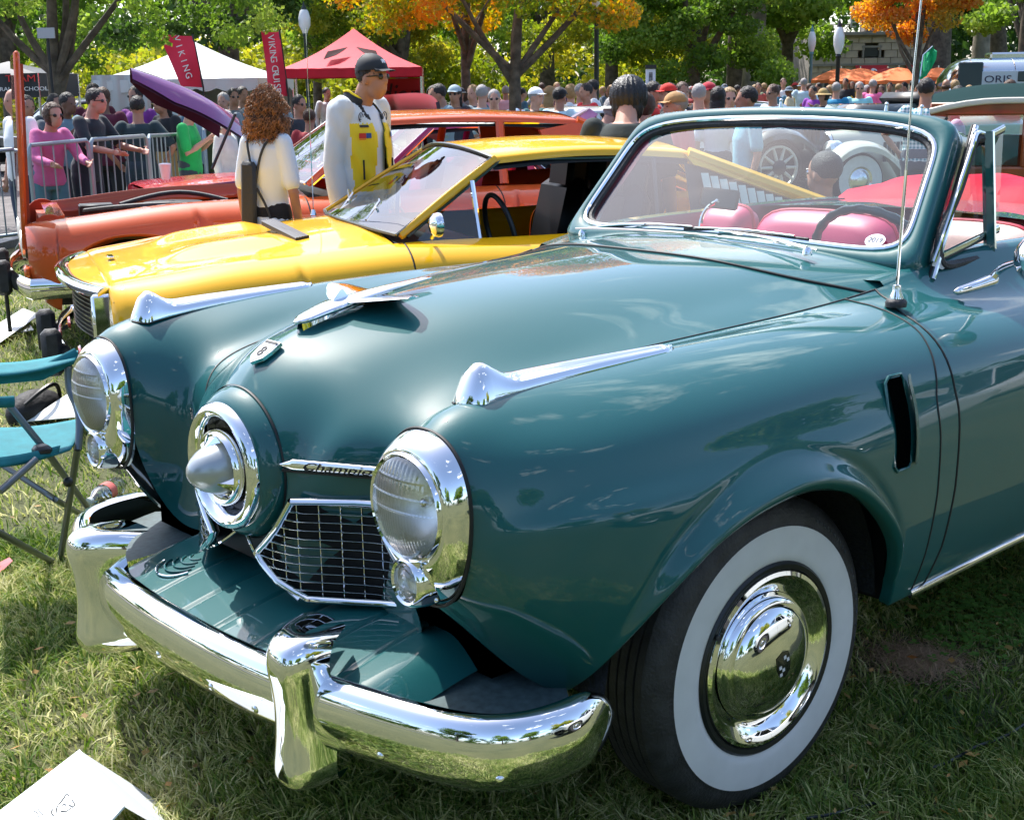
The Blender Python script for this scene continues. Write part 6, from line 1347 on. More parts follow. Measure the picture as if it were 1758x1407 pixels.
for t in CR: person(t[0], t[1], t[2], t[3], t[4], t[5], t[6], t[7], t[8], t[9], t[10], t[11], pack=(t[12] if len(t) > 12 else None))
# gingham shirt
gi = bpy.data.materials.new('gingham'); gi.use_nodes = True; t = gi.node_tree; b = t.nodes['Principled BSDF']; b.inputs['Roughness'].default_value = .85
tc = N(t, 'ShaderNodeTexCoord'); mp_ = N(t, 'ShaderNodeMapping'); mp_.inputs['Scale'].default_value = (26,26,26); t.links.new(tc.outputs['Object'], mp_.inputs[0]); sp = N(t, 'ShaderNodeSeparateXYZ'); t.links.new(mp_.outputs[0], sp.inputs[0])
def stripe(o_): m_ = N(t, 'ShaderNodeMath', operation='FRACT'); t.links.new(o_, m_.inputs[0]); g_ = N(t, 'ShaderNodeMath', operation='GREATER_THAN'); g_.inputs[1].default_value = .5; t.links.new(m_.outputs[0], g_.inputs[0]); return g_
a1, a2 = stripe(sp.outputs[1]), stripe(sp.outputs[2]); ad = N(t, 'ShaderNodeMath', operation='ADD'); t.links.new(a1.outputs[0], ad.inputs[0]); t.links.new(a2.outputs[0], ad.inputs[1]); hf = N(t, 'ShaderNodeMath', operation='MULTIPLY'); hf.inputs[1].default_value = .5; t.links.new(ad.outputs[0], hf.inputs[0])
rp_ = N(t, 'ShaderNodeValToRGB'); rp_.color_ramp.elements[0].color = (.75,.80,.80,1); rp_.color_ramp.elements[1].color = (.03,.20,.26,1); t.links.new(hf.outputs[0], rp_.inputs[0]); t.links.new(rp_.outputs[0], b.inputs['Base Color'])
person('dark-haired man in a blue gingham shirt seen from behind above the windshield corner', 1591, 133, 13.5, 'big', 172, ('short', gi), ('trousers','#39424d'), 'tan', ('short','dark'))
# small far figures that fill the crowd
rc = random.Random(12); cols = ['#dfe3e4','#2b2d33','#8aa4b4','#b34a4a','#d9c9a8','#46586a','#7d8b6a','#e3b6c4','#3f6f88','#c9a13a','#96989c','#5a3a5c']
cn = ['white','charcoal','dusty blue','brick red','beige','slate','sage','pale pink','teal blue','mustard','grey','plum']
spots = [(868,147),(878,146),(895,150),(930,142),(955,141),(1035,150),(1050,146),(1092,145),(1106,143),(1136,146),(1184,148),(1244,145),(1266,146),(1296,150),(1312,148),(1336,146),(1356,150),(1366,146),(1390,143),(1406,142),(1425,146),(1487,146),(1540,146),(1566,147),(1580,144),(1602,144),(1612,143),(1655,146),(560,150),(790,150),(802,147),(838,150),(1664,150),(1374,152)]
def where(x, i):
    nm = [(600,'left of the red canopy'),(860,'left of the orange maple trunk'),(960,'right of the orange maple trunk'),(1060,'near the tall lamp pole'),(1160,'beyond the white placard'),(1290,'beyond the patterned shirt'),(1400,'left of the black lamp post'),(1500,'just right of the black lamp post'),(1800,'near the green flag')]
    return next(b for a, b in nm if x < a)
seen_ = set()
for i, (x, y) in enumerate(spots):
    k = rc.randrange(12)
    while (k, where(x, i)) in seen_: k = (k+1) % 12
    seen_.add((k, where(x, i))); c2 = rc.choice(['#2b2e33','#50585e','#3a4658','#8a8270']); w = rc.random() < .45; hk = rc.choice(['dark','brown','grey','blonde'])
    person(f'distant {"woman" if w else "man"} in a {cn[k]} top, {hk} hair, {where(x, i)}', x, y, rc.uniform(26, 36), rc.choice(['w_stand','w_phone'] if w else ['stand','hips','one','phone']), rc.uniform(-180, 180), (rc.choice(['short','long']), cols[k]), ('trousers', c2), rc.choice(['fair','fair','tan','brown']), (('bob' if w else 'short'), hk), ((rc.choice(['cap','sunhat']), rc.choice(['#e8e6dc','#2c3440','#b03030','#5c6c7c'])) if rc.random() < .3 else None), rc.random() < .3, group='distant onlookers in the crowd')

# ---------------- nearer figures, modelled individually
def poly_patch(name, pts, off, m, parent): g = MB(); g.add(pts, [tuple(range(len(pts)))]); return g.build(name, m, parent, False)
def bigperson(label, px, ytop, d, face, H0, builder, zg=None, thin=1.):
    p = at_d(px, ytop, d); tocam = math.atan2(-pixray(px, 148).y, -pixray(px, 148).x); g0 = float(gz(p.x, p.y)) if zg is None else zg
    s = (p.z-g0)/H0; o = empty('person', (p.x, p.y, g0), tocam+R(face), label, 'person'); o.scale = (s*thin, s*thin, s); builder(o); return o
# the man in the white-and-yellow racing jacket
def jacket_man(o):
    KEYS['jm'] = dict(arm='down', stoop=1.5, lean=.05, step=.04, vox=.012); D = figure('jm', **KEYS['jm']); J = D['J']
    setm('body', D['body'], SK['tan'], o); setm('trousers', D['trousers'], cloth('#1c1d22'), o); setm('shoes', D['shoes'], cloth('#222222'), o); setm('hair', D['hair']['short'], HRC['dark'], o); setm('sunglasses', D['glasses'], BLK, o)
    setm('tee_shirt', D['short'], mat('tee_white', (.68,.77,.88), rough=.8, bump=.3, bscale=18), o)
    # jacket shell: open at the front
    g = MB(); pts = [J['pel']+Vector((0,0,-.02)), J['pel']+Vector((0,0,.05)), J['waist'], (J['waist']+J['chest'])/2, J['chest'], J['neck']+Vector((0,0,-.09)), J['neck']+Vector((-.004,0,-.01))]
    w = [(.150,.205),(.160,.215),(.155,.205),(.155,.205),(.150,.205),(.118,.190),(.078,.095)]; g.tube(pts, w, 24, up=(1,0,0))
    for k in 'lr': S, E, W_ = J['sh'+k], J['el'+k], J['wr'+k]; capsule(g, [S+Vector((0,-.02 if k == 'l' else .02,0)), S.lerp(E,.5), E, E.lerp(W_,.5), W_], [.078,.066,.060,.055,.046])
    me = remesh(g, .012, 3, 'jacket'); bm = bmesh.new(); bm.from_mesh(me)
    r_ = random.Random(2)
    bmesh.ops.delete(bm, geom=[v for v in bm.verts if (v.co.x > .05 and abs(v.co.y+.0) < .060+.02*math.sin(v.co.z*9) and v.co.z < 1.46)], context='VERTS')
    for v in bm.verts: 
        q = v.co; v.co += v.normal*(.0045*math.sin(q.z*17+q.y*34+math.sin(q.z*9+q.x*25)*2.2))
    mi = {0: mat('jacket_white', (.66,.71,.72), rough=.75, bump=.3, bscale=26), 1: mat('jacket_yellow', (.85,.64,.01), rough=.6, bump=.3, bscale=26), 2: mat('jacket_black', (.015,.016,.018), rough=.7)}
    for f in bm.faces:
        c = f.calc_center_median(); torso = abs(c.y) < .185; f.material_index = 0
        if torso and c.x > -.075 and c.z < 1.31: f.material_index = 1
        if torso and c.z < 1.31 and abs(c.x+.085) < .014: f.material_index = 2
        if c.x > .03 and abs(c.y) < .085 and c.z > 1.33: f.material_index = 2
    bm.to_mesh(me); bm.free(); 
    for k in (0,1,2): me.materials.append(mi[k])
    ob = bpy.data.objects.new('jacket', me); COL.objects.link(ob); ob.parent = o
    md = ob.modifiers.new('thick', 'SOLIDIFY'); md.thickness = .006; md.offset = 1
    n_ = J['neck']
    g = MB(); g.tube([n_+Vector((.10*math.cos(a)*.8-.01, .085*math.sin(a), .02+.012*abs(math.sin(a))-.05*max(0,math.cos(a)))) for a in np.linspace(R(35), R(325), 24)], [(.028,.010)]*24, 8, up=(0,0,1)); g.build('collar', mi[2], o); 
    g = MB(); g.tube([n_+Vector((.10*math.cos(a)*.8-.01, .088*math.sin(a), .045+.012*abs(math.sin(a))-.05*max(0,math.cos(a)))) for a in np.linspace(R(35), R(325), 24)], .006, 6); g.build('collar_trim', mi[1], o)
    # chest patches
    def onchest(y, z, e=.008):
        best = Vector((.165, y, z)); bv = bpy.data.objects; hit, loc, nrm, _ = ob.ray_cast(Vector((.6, y, z)), Vector((-1, 0, 0))); return loc+Vector((e,0,0)) if hit else best
    bpy.context.view_layer.update()
    def patch(nm, y0, y1, z0, z1, m): ys = np.linspace(y0, y1, 4); zs = np.linspace(z0, z1, 3); g = MB(); g.grid([[tuple(onchest(y, z)) for y in ys] for z in zs]); return g.build(nm, m, o)
    for sg in (1,-1):
        patch('patch_blue', .095*sg, .125*sg, 1.235, 1.262, mat('patch_blue', (.02,.08,.30), rough=.5)); patch('patch_red', .126*sg, .158*sg, 1.235, 1.262, mat('patch_red', (.60,.03,.02), rough=.5)); patch('patch_orange', .127*sg, .157*sg, 1.226, 1.234, mat('patch_orange', (.8,.25,.02), rough=.5))
        patch('patch_name', .10*sg, .15*sg, 1.292, 1.305, mat('patch_black', (.02,.02,.02), rough=.5))
        c = onchest(.125*sg, 1.345, .006); g = MB(); g.tube([c+Vector((0,.021*math.cos(a),.024*math.sin(a))) for a in np.linspace(0, 2*np.pi, 25)], .0028, 6, cap=False); g.tube([c+Vector((0,-.012,-.012)), c+Vector((0,0,.016)), c+Vector((0,.012,-.012)), c+Vector((0,-.012,-.012))], .0022, 5); g.build('patch_emblem', mi[2], o)
        g = MB(); g.tube([onchest(.145*sg, 1.12-.0*k, .004)+Vector((0,0,-.035*k)) for k in range(4)], .006, 6); g.build('pocket_zip', mi[2], o)
        g = MB(); 
    h = J['head']; me = D['cap']; setm('cap', me, mat('cap_black', (.012,.016,.02), rough=.7), o)
    g = MB(); c = h+Vector((-.012,0,.045)); g.box(tuple(c+Vector((.088,0,.045))), (.006,.030,.022), rot=Matrix.Rotation(R(-25),3,'Y')); g.build('cap_logo', mat('tee_white', ()), o, False)
bigperson('man in a black cap, sunglasses and white-and-yellow racing jacket looking down at the cars', 612, 86, 7.35, 52, 1.70, jacket_man, zg=-.02, thin=.90)
# the curly-haired woman in a white tee
def curly(o):
    KEYS['cw'] = dict(arm='down', fem=True, vox=.012, fat=.96, stoop=.6); D = figure('cw', **KEYS['cw']); J = D['J']
    setm('body', D['body'], SK['tan'], o); setm('trousers', D['trousers'], cloth('#15171b'), o); setm('shoes', D['shoes'], cloth('#222222'), o); me = D['short'].copy()
    bm = bmesh.new(); bm.from_mesh(me)
    for v in bm.verts: q = v.co; v.co += v.normal*(.006*math.sin(q.z*22+q.y*18+math.sin(q.x*30)*1.5)*sst(.95,1.2,1.5-q.z+.2)+.002)
    bm.to_mesh(me); bm.free(); me.materials.clear(); setm('tee_shirt', me, mat('tee_white', ()), o)
    # curls: many small coiled locks around the head
    h = J['head']; r_ = random.Random(5); g = MB()
    g.sphere(tuple(h+Vector((-.03,0,.012))), (.112,.122,.125), 16, 12); g.sphere(tuple(h+Vector((-.04,0,-.06))), (.125,.140,.115), 16, 12)
    g.build('hair', mat('hair_auburn_core', (.09,.038,.016), rough=.7), o)
    g = MB()
    for k in range(2600):
        u = Vector((r_.gauss(0,1), r_.gauss(0,1), r_.gauss(0,1))).normalized()
        if u.x > .55 and -.6 < u.z < .55: continue
        wb = (1.14-.30*u.z)*(1+.07*math.sin(5*math.atan2(u.y,u.x)+u.z*4)); c = h+Vector((-.035,0,-.035 if u.z < 0 else -.012))+Vector((u.x*.132*wb, u.y*.138*wb, u.z*(.150 if u.z > 0 else .175)))*r_.uniform(.80, 1.14); ax = u.cross(Vector((0,0,1)))
        if ax.length < .1: ax = Vector((1,0,0))
        ax.normalize(); a2 = u.cross(ax); rr = r_.uniform(.006,.013); L = r_.uniform(.025,.055); ph = r_.uniform(0,6.28)
        dn = (Vector((0,0,-1))*.8+u*.35).normalized(); e1_ = dn.cross(u).normalized() if dn.cross(u).length > .05 else ax; e2_ = dn.cross(e1_)
        pts = [c+dn*(L*t-.5*L)+e1_*rr*math.cos(ph+t*7)+e2_*rr*math.sin(ph+t*7) for t in np.linspace(0, 1, 8)]
        g.tube(pts, [.001,.0018,.0022,.0022,.0022,.002,.0016,.0006], 4)
    tag(g.build('curl', mat('hair_auburn', (.26,.115,.045), rough=.55, var=.6, scale=22), o), kind='stuff')
    # shoulder bag on her back with straps
    c = J['waist']+Vector((-.16,.0,.02)); BG = mat('bag_grey', (.02,.022,.025), rough=.6, bump=.3, bscale=50)
    g = MB(); g.box((-.150,.10,1.0), (.05,.13,.62), rot=Matrix.Rotation(R(4),3,'X'), bev=.022); g.build('bag', BG, o)
    n_ = J['neck']
    for pts in ([(-.15,.09,1.18),(-.135,.075,1.30),(-.10,.11,1.42),(-.03,.12,1.455)], [(-.15,.03,1.18),(-.140,.0,1.30),(-.11,-.06,1.42),(-.03,-.11,1.455)], [(-.13,-.09,.85),(-.135,-.06,1.0),(-.14,.03,1.15)]):
        g = MB(); g.tube(smooth_path(pts, 12), (.009,.003)[0], 6); g.build('bag_strap', BG, o)
bigperson('woman with auburn curls, white tee and dark shoulder bag standing by the orange coupe', 453, 152, 7.0, 150, 1.73, curly, zg=-.02, thin=.80)
# man in the plain black tee, back turned
def blackT(o):
    KEYS['bt'] = dict(arm='down', fat=1.25, vox=.013, stoop=2.6); D = figure('bt', **KEYS['bt']); J = D['J']
    setm('body', D['body'], SK['fair'], o); setm('trousers', D['trousers'], cloth('#23272e'), o); setm('shoes', D['shoes'], cloth('#222222'), o); setm('tee_shirt', D['short'], mat('tee_black', (.014,.024,.024), rough=.85, bump=.4, bscale=14), o)
    h = J['head']; g = MB(); g.sphere(tuple(h+Vector((-.028,0,.030))), (.115,.108,.118), 24, 18); g.sphere(tuple(h+Vector((-.07,0,-.035))), (.060,.092,.085), 18, 12)
    me = remesh(g, .009, 2, 'hair'); bm = bmesh.new(); bm.from_mesh(me)
    for v in bm.verts: q = v.co-h; a = math.atan2(q.y, q.x); v.co += v.normal*(.0035*math.sin(a*26+q.z*9)+.002*math.sin(a*55))
    bmesh.ops.delete(bm, geom=[v for v in bm.verts if v.co.x > h.x+.045 and v.co.z < h.z+.07], context='VERTS'); bm.to_mesh(me); bm.free()
    setm('hair', me, mat('hair_black', (.008,.008,.010), rough=.38, bump=.6, bscale=110), o)
bigperson('black-haired man in a plain black tee with his back turned behind the yellow roof', 1074, 131, 7.2, 172, 1.63, blackT, zg=-.06)
# man sitting low beyond the interior, in dark teal polo
def sitter():
    d = 7.6; p = at_d(1418, 268, d); tocam = math.atan2(-pixray(1418,148).y, -pixray(1418,148).x)
    o = empty('person', (p.x, p.y, p.z-1.10), tocam+R(-125), 'dark-haired man in a dark teal polo sitting low beyond the red interior', 'person')
    g = MB(); H = Vector((.02,0,1.0))
    torso = [(0,0,.30),(-.02,0,.42),(-.03,0,.60),(-.01,0,.74),(.0,0,.80)]
    g.tube(torso, [(.14,.18),(.14,.19),(.13,.20),(.10,.19),(.06,.09)], 20, up=(1,0,0)); capsule(g, [(.0,0,.78),(.01,0,.86),(.01,0,.96)], [.06,.055,.052])
    g.sphere((.008,0,1.02), (.098,.078,.100), 18, 12); g.sphere((.045,0,.955), (.066,.058,.072), 14, 10); g.sphere((.112,0,.985), (.018,.013,.022), 8, 6)
    for s_ in (1,-1):
        g.sphere((.012,.079*s_,.985), (.018,.010,.030), 8, 6); capsule(g, [(0,.17*s_,.73),(.06,.22*s_,.55),(.10,.22*s_,.47)], [.055,.045,.038]); capsule(g, [(.10,.22*s_,.47),(.24,.16*s_,.45),(.32,.10*s_,.46)], [.038,.032,.026]); capsule(g, [(.32,.10*s_,.46),(.37,.07*s_,.46)], [.03,.025])
        capsule(g, [(0,.10*s_,.28),(.25,.13*s_,.32),(.42,.14*s_,.34)], [.09,.08,.065]); capsule(g, [(.42,.14*s_,.34),(.43,.14*s_,.10),(.40,.14*s_,-.02)], [.06,.05,.04]); capsule(g, [(.38,.14*s_,-.04),(.52,.15*s_,-.05)], [.035,.028])
        for q in range(4): capsule(g, [(.375,(.045+.016*q)*s_,.462),(.41,(.045+.014*q)*s_,.455),(.43,(.05+.012*q)*s_,.435)], [.009,.008,.007], 6)
        capsule(g, [(.33,.07*s_,.48),(.36,.05*s_,.50),(.385,.045*s_,.495)], [.010,.009,.008], 6)
    bme = remesh(g, .011, 1, 'body'); setm('body', bme, SK['tan'], o)
    g = MB(); g.tube(torso, [(.155,.195),(.155,.205),(.145,.215),(.115,.205),(.07,.10)], 20, up=(1,0,0))
    for s_ in (1,-1): capsule(g, [(0,.17*s_,.73),(.04,.205*s_,.62),(.06,.22*s_,.56)], [.070,.064,.062])
    setm('polo_shirt', remesh(g, .012, 2, 'polo'), mat('polo_teal', (.012,.055,.065), rough=.8, bump=.4, bscale=16), o)
    g = MB(); g.tube([(.095*math.cos(a)*.8, .088*math.sin(a), .815-.02*math.cos(a)) for a in np.linspace(.5, 5.8, 20)], [(.020,.008)]*20, 8, up=(0,0,1)); g.build('collar', mat('polo_teal', ()), o); g = MB(); g.tube([(.100*math.cos(a)*.8, .094*math.sin(a), .818-.02*math.cos(a)) for a in np.linspace(1.2, 5.1, 20)], .003, 5); g.build('collar_piping', mat('tee_white', ()), o)
    g = MB(); 
    for s_ in (1,-1): capsule(g, [(0,.10*s_,.30),(.25,.13*s_,.34),(.42,.14*s_,.35)], [.10,.09,.075]); capsule(g, [(.42,.14*s_,.34),(.43,.14*s_,.15)], [.07,.06])
    setm('trousers', remesh(g, .014, 1, 'trousers'), cloth('#2a2d33'), o)
    g = MB(); g.sphere((-.006,0,1.038), (.100,.086,.095), 20, 14); me = remesh(g, .009, 1, 'hair'); bm = bmesh.new(); bm.from_mesh(me); bmesh.ops.delete(bm, geom=[v for v in bm.verts if (v.co.x > .06 and v.co.z < 1.075) or v.co.z < .975 or (v.co.x > .02 and v.co.z < 1.02)], context='VERTS'); bm.to_mesh(me); bm.free(); setm('hair', me, HRC['dark'], o)
    g = MB(); 
    for s_ in (1,-1): g.sphere((.098,.028*s_,1.0), (.006,.011,.006), 8, 6)
    g.build('eyes', BLK, o)
    g = MB(); g.box((-.02,0,.20), (.42,.46,.03), bev=.012); g.box((-.24,0,.50), (.03,.46,.22), bev=.012)
    ch = empty('folding_seat', o.location, o.rotation_euler.z, 'low folding seat under the man in the dark teal polo', 'seat'); g.build('seat_frame', mat('navy_canvas', (.02,.03,.06), rough=.8), ch)
    for sx in (1,-1):
        for sy in (1,-1): q = MB(); zb = float(gz(p.x, p.y))-(p.z-1.10); q.tube([(-.02+.19*sx,.2*sy,.19), (-.02+.21*sx,.22*sy,zb)], .012, 6); q.build('leg', BLK, ch)
sitter()
# ================================================================ TREES
def leaves(n, blobs, size, r, hang=0.):
    """n leaf quads scattered through blobs [(c, radii)], returns V,F,tone"""
    w = np.array([b[1][0]*b[1][1]+b[1][0]*b[1][2] for b in blobs]); w = w/w.sum(); k = r.choice(len(blobs), n, p=w)
    C = np.array([b[0] for b in blobs])[k]; Rd = np.array([b[1] for b in blobs])[k]
    u = r.normal(size=(n, 3)); u /= np.linalg.norm(u, axis=1)[:,None]; rad = r.random(n)**.45
    P = C+u*Rd*rad[:,None]
    a = r.normal(size=(n, 3)); a /= np.linalg.norm(a, axis=1)[:,None]; b = np.cross(a, r.normal(size=(n, 3))); b /= np.linalg.norm(b, axis=1)[:,None]
    s = size*r.uniform(.6, 1.3, n)[:,None]; c = np.cross(a, b)
    V = np.stack([P-a*s*.5, P+b*s*.36+c*s*.08, P+a*s*.5, P-b*s*.36+c*s*.08], 1)
    tone = np.clip(.5+.35*(r.random(n)-.5)+.25*(r.random(len(blobs))[k]-.5)*2, 0, 1)
    return V, tone
def leafmesh(name, V, tone, m, parent=None, kind=None):
    n = len(V); me = bpy.data.meshes.new(name); me.vertices.add(n*4); me.vertices.foreach_set('co', V.astype(np.float32).ravel())
    me.loops.add(n*4); me.loops.foreach_set('vertex_index', np.arange(n*4, dtype=np.int32)); me.polygons.add(n); me.polygons.foreach_set('loop_start', np.arange(n, dtype=np.int32)*4); me.polygons.foreach_set('loop_total', np.full(n, 4, np.int32))
    at = me.attributes.new('tone', 'FLOAT', 'FACE'); at.data.foreach_set('value', tone.astype(np.float32)); me.update(); me.materials.append(m); o = link(name, me, None, parent)
    if kind: o['kind'] = kind
    return o
LM = {'green': leafmat('leaf_green', [(0., (.045,.085,.014)), (.4, (.12,.21,.03)), (.7, (.24,.34,.06)), (1., (.40,.45,.12))], .5, scale=1.1),
      'yellow': leafmat('leaf_yellowgreen', [(0., (.07,.11,.012)), (.35, (.19,.25,.03)), (.7, (.38,.36,.05)), (1., (.55,.40,.06))], .5, scale=.9),
      'orange': leafmat('leaf_orange', [(0., (.16,.22,.04)), (.30, (.42,.34,.06)), (.55, (.60,.30,.06)), (.8, (.58,.18,.06)), (1., (.50,.11,.05))], .5, scale=.8),
      'maple': leafmat('leaf_maple', [(0., (.08,.15,.02)), (.30, (.20,.27,.03)), (.46, (.50,.34,.04)), (.62, (.75,.27,.02)), (1., (.75,.14,.02))], .5, scale=.45),
      'dark': leafmat('leaf_dark', [(0., (.018,.042,.009)), (.5, (.055,.11,.02)), (1., (.13,.20,.045))], .45, scale=.8)}
BARK = mat('bark', (.12,.095,.07), rough=.95, var=.5, scale=7, bump=1., bscale=30, detail=8)
BARKP = mat('bark_pale', (.26,.23,.18), rough=.95, var=.45, scale=3, bump=.8, bscale=14, detail=8)
def tree(label, px, d, r0, trunk_h, blobs, kind='green', n=9000, size=.13, lean=(0,0), bark=BARK, forks=5, seedv=1, group=None, spread=1.6, limbs=None):
    p = at_d(px, 148, d); z0 = float(gz(p.x, p.y)); r = np.random.default_rng(seedv); rr = random.Random(seedv)
    T = empty('tree', (p.x, p.y, z0), 0, label, 'tree', group); sx, sy = cr, Vector((-cr.y, cr.x, 0))   # picture-right and depth axes
    W_ = lambda a, b, h: Vector((cr.x*a+sy.x*b, cr.y*a+sy.y*b, h))
    g = MB(); top = W_(lean[0], lean[1], trunk_h); mid = top*.5+W_(lean[0]*-.12, 0, 0)
    g.tube([W_(0,0,-.15), W_(0,0,.15), mid, top, top+W_(lean[0]*.3+.1, 0, 1.2)], [r0*1.5, r0*1.15, r0*.95, r0*.8, r0*.5], 12); g.build('trunk', bark, T)
    L = limbs or [(rr.uniform(-spread, spread), rr.uniform(-spread, spread), trunk_h+rr.uniform(1.2, 2.6)) for k in range(forks)]
    for (a, b, h) in L:
        g = MB(); e = W_(a, b, h); st = top*rr.uniform(.72, 1.); m_ = st.lerp(e, .5)+W_(rr.uniform(-.12,.12), 0, -.12); pts = smooth_path([tuple(st), tuple(m_), tuple(e), tuple(e+(e-m_)*.8+Vector((0,0,.2)))], 8)
        g.tube(pts, list(np.linspace(r0*.55, r0*.12, 8)), 8); g.build('limb', bark, T)
        for q in range(2):
            g = MB(); s2 = Vector(pts[4+q]); g.tube([s2, s2+W_(rr.uniform(-.5,.5), rr.uniform(-.5,.5), .45), s2+W_(rr.uniform(-1,1), rr.uniform(-.8,.8), .75)], [r0*.16, r0*.10, r0*.04], 5); g.build('twig', bark, T)
    B = [(tuple(W_(a, b, h)), rad) for (a, b, h, rad) in blobs]
    V, t_ = leaves(n, B, size, r); leafmesh('crown', V, t_, LM[kind], T, 'stuff'); return T
def blobset(rr, n, w, dep, h0, h1, rad, cx=0.):
    return [(cx+rr.uniform(-w, w), rr.uniform(-dep, dep), rr.uniform(h0, h1), tuple(rr.uniform(.7, 1.3)*rad*q for q in (1, 1, .62))) for k in range(n)]
rr = random.Random(21)
# near maple, upper left, with its branches hanging into the picture
tree('leaning maple with dark forked trunk and green leaves hanging over the white tent', 100, 19.0, .12, 2.1, blobset(rr, 34, 2.6, 1.6, 2.95, 4.2, .42, cx=.9)+blobset(rr, 12, 1.4, 1.2, 2.5, 3.0, .26, cx=1.9)+blobset(rr, 16, 3.2, 2., 4.2, 6.5, .9, cx=.5), 'green', 34000, .078, lean=(-.05,0), seedv=3,
     limbs=[(.35,.1,3.1),(-.55,0,3.2),(1.15,.0,3.3),(.15,.3,4.0),(-1.2,.2,3.4),(.6,-.2,4.4)])
tree('maple turning orange with a low forked trunk behind the yellow roof', 884, 23.0, .125, 2.0, blobset(rr, 40, 2.3, 1.6, 2.75, 4.6, .46)+blobset(rr, 12, 2.6, 2., 4.6, 7.5, 1.0), 'maple', 32000, .095, seedv=5, limbs=[(-.75,0,3.0),(.8,.1,3.1),(.15,.2,3.6),(-1.5,.0,3.5),(1.6,.1,3.6)])
tree('slim maple with dark trunk left of the orange maple', 800, 27.0, .11, 2.5, blobset(rr, 26, 2.0, 1.6, 2.9, 4.6, .5, cx=-.4)+blobset(rr, 8, 2.2, 2., 4.8, 8, 1.0), 'maple', 18000, .105, seedv=6)
tree('flame-coloured maple in front of the stone pavilion', 1572, 31.0, .09, 2.0, blobset(rr, 30, 1.35, 1.2, 2.55, 4.6, .42, cx=.05)+blobset(rr, 6, 1.6, 1.2, 4.6, 6.0, .7), 'orange', 22000, .105, seedv=7, limbs=[(-.6,0,3.0),(.5,.1,3.0),(.1,.2,3.6),(-.9,.0,3.5)])
tree('pale mottled sycamore trunk left of the pavilion', 1290, 44.0, .34, 6.5, blobset(rr, 30, 3.2, 2., 3.8, 6.5, .8, cx=-1.6)+blobset(rr, 14, 4, 3., 7, 12, 1.6), 'green', 24000, .15, lean=(.25,0), bark=BARKP, seedv=8, limbs=[(-.9,0,5.5),(1.2,0,7.5),(-1.8,.2,7.5)])
tree('dark trunk standing just left of the pale sycamore', 1266, 46.0, .38, 6.0, blobset(rr, 26, 3.5, 2.5, 3.6, 7.5, .9, cx=1.5), 'green', 11000, .20, seedv=9)
tree('round green tree with its foliage almost to the ground, mid right', 1190, 38.0, .22, 2.2, blobset(rr, 46, 2.6, 1.6, 1.7, 4.6, .6), 'green', 30000, .12, seedv=10)
tree('leafy green tree behind the tall lamp pole', 1050, 42.0, .24, 2.6, blobset(rr, 44, 3.0, 2., 2.2, 6.0, .75), 'yellow', 26000, .14, seedv=11)
tree('yellow-green tree behind the red canopy', 690, 44.0, .24, 2.4, blobset(rr, 44, 3.2, 2., 2.2, 6.0, .8), 'yellow', 26000, .15, seedv=12)
tree('shaded tree between the two red banners', 400, 36.0, .26, 3.0, blobset(rr, 40, 3.0, 2., 3.0, 6.5, .75), 'dark', 12000, .18, seedv=13)
tree('slender far tree beside the white tent', 545, 46.0, .16, 3.4, blobset(rr, 34, 2.6, 2., 3.2, 7., .8), 'green', 10000, .20, seedv=14)
tree('thick trunk right of the flame-coloured maple', 1680, 47.0, .30, 6.0, blobset(rr, 20, 3.2, 2.5, 4.6, 8., .9), 'green', 9000, .21, bark=BARKP, seedv=15)
tree('leaning trunk above the silver trailer', 1718, 50.0, .36, 6.0, blobset(rr, 20, 2.8, 2.5, 4.8, 8., .9, cx=.8), 'green', 9000, .21, lean=(-.7,0), seedv=16)
tree('bright green tree at the right edge above the trailer', 1752, 36.0, .15, 3.0, blobset(rr, 22, 1.3, 1.4, 2.9, 5.6, .5, cx=.3), 'green', 8000, .16, seedv=17)
tree('broad dark trunk half hidden by the flame-coloured maple', 1607, 44.0, .42, 5.5, blobset(rr, 14, 2.5, 2.5, 4.2, 8., .9, cx=.6), 'green', 7000, .21, seedv=18)
tree('gnarled tree at the far left behind the black canopy', 20, 40.0, .3, 3.5, blobset(rr, 36, 3.2, 2., 2.4, 6.5, .8), 'green', 12000, .19, seedv=19)
tree('low-branched tree between the pavilion and the round green tree', 1350, 50.0, .25, 3.2, blobset(rr, 34, 3.0, 2., 2.4, 7., .85), 'green', 11000, .21, seedv=20)
tree('high-crowned tree behind the orange maple', 940, 50.0, .3, 4., blobset(rr, 34, 3.6, 2., 3.4, 8., .95), 'green', 11000, .22, seedv=23)
tree('tree in half shade behind the racing-jacket man', 600, 60.0, .3, 4., blobset(rr, 30, 3.6, 2., 2.6, 8., 1.0), 'yellow', 9000, .24, seedv=24)
# far wood: one mass
rw = np.random.default_rng(4); B = []
for k in range(330):
    a = rw.uniform(-.50, .50); d = rw.uniform(62, 92); q = CAM_POS+(cd*math.cos(a)+cr*math.sin(a))*(d/math.cos(a)); B.append(((q.x, q.y, rw.uniform(.3, 13)), (2.2, 2.2, 1.5)))
V, t_ = leaves(110000, B, .42, rw); leafmesh('far_wood', V, t_, LM['dark'], None, 'stuff')
B = []
for k in range(150):
    a = rw.uniform(-.50, .50); d = rw.uniform(54, 62); q = CAM_POS+(cd*math.cos(a)+cr*math.sin(a))*(d/math.cos(a)); 
    if .12 < a < .40: continue
    B.append(((q.x, q.y, rw.uniform(.2, 3.2)), (1.6, 1.6, 1.0)))
V, t_ = leaves(42000, B, .26, rw); leafmesh('far_shrubs', V, t_, LM['yellow'], None, 'stuff')
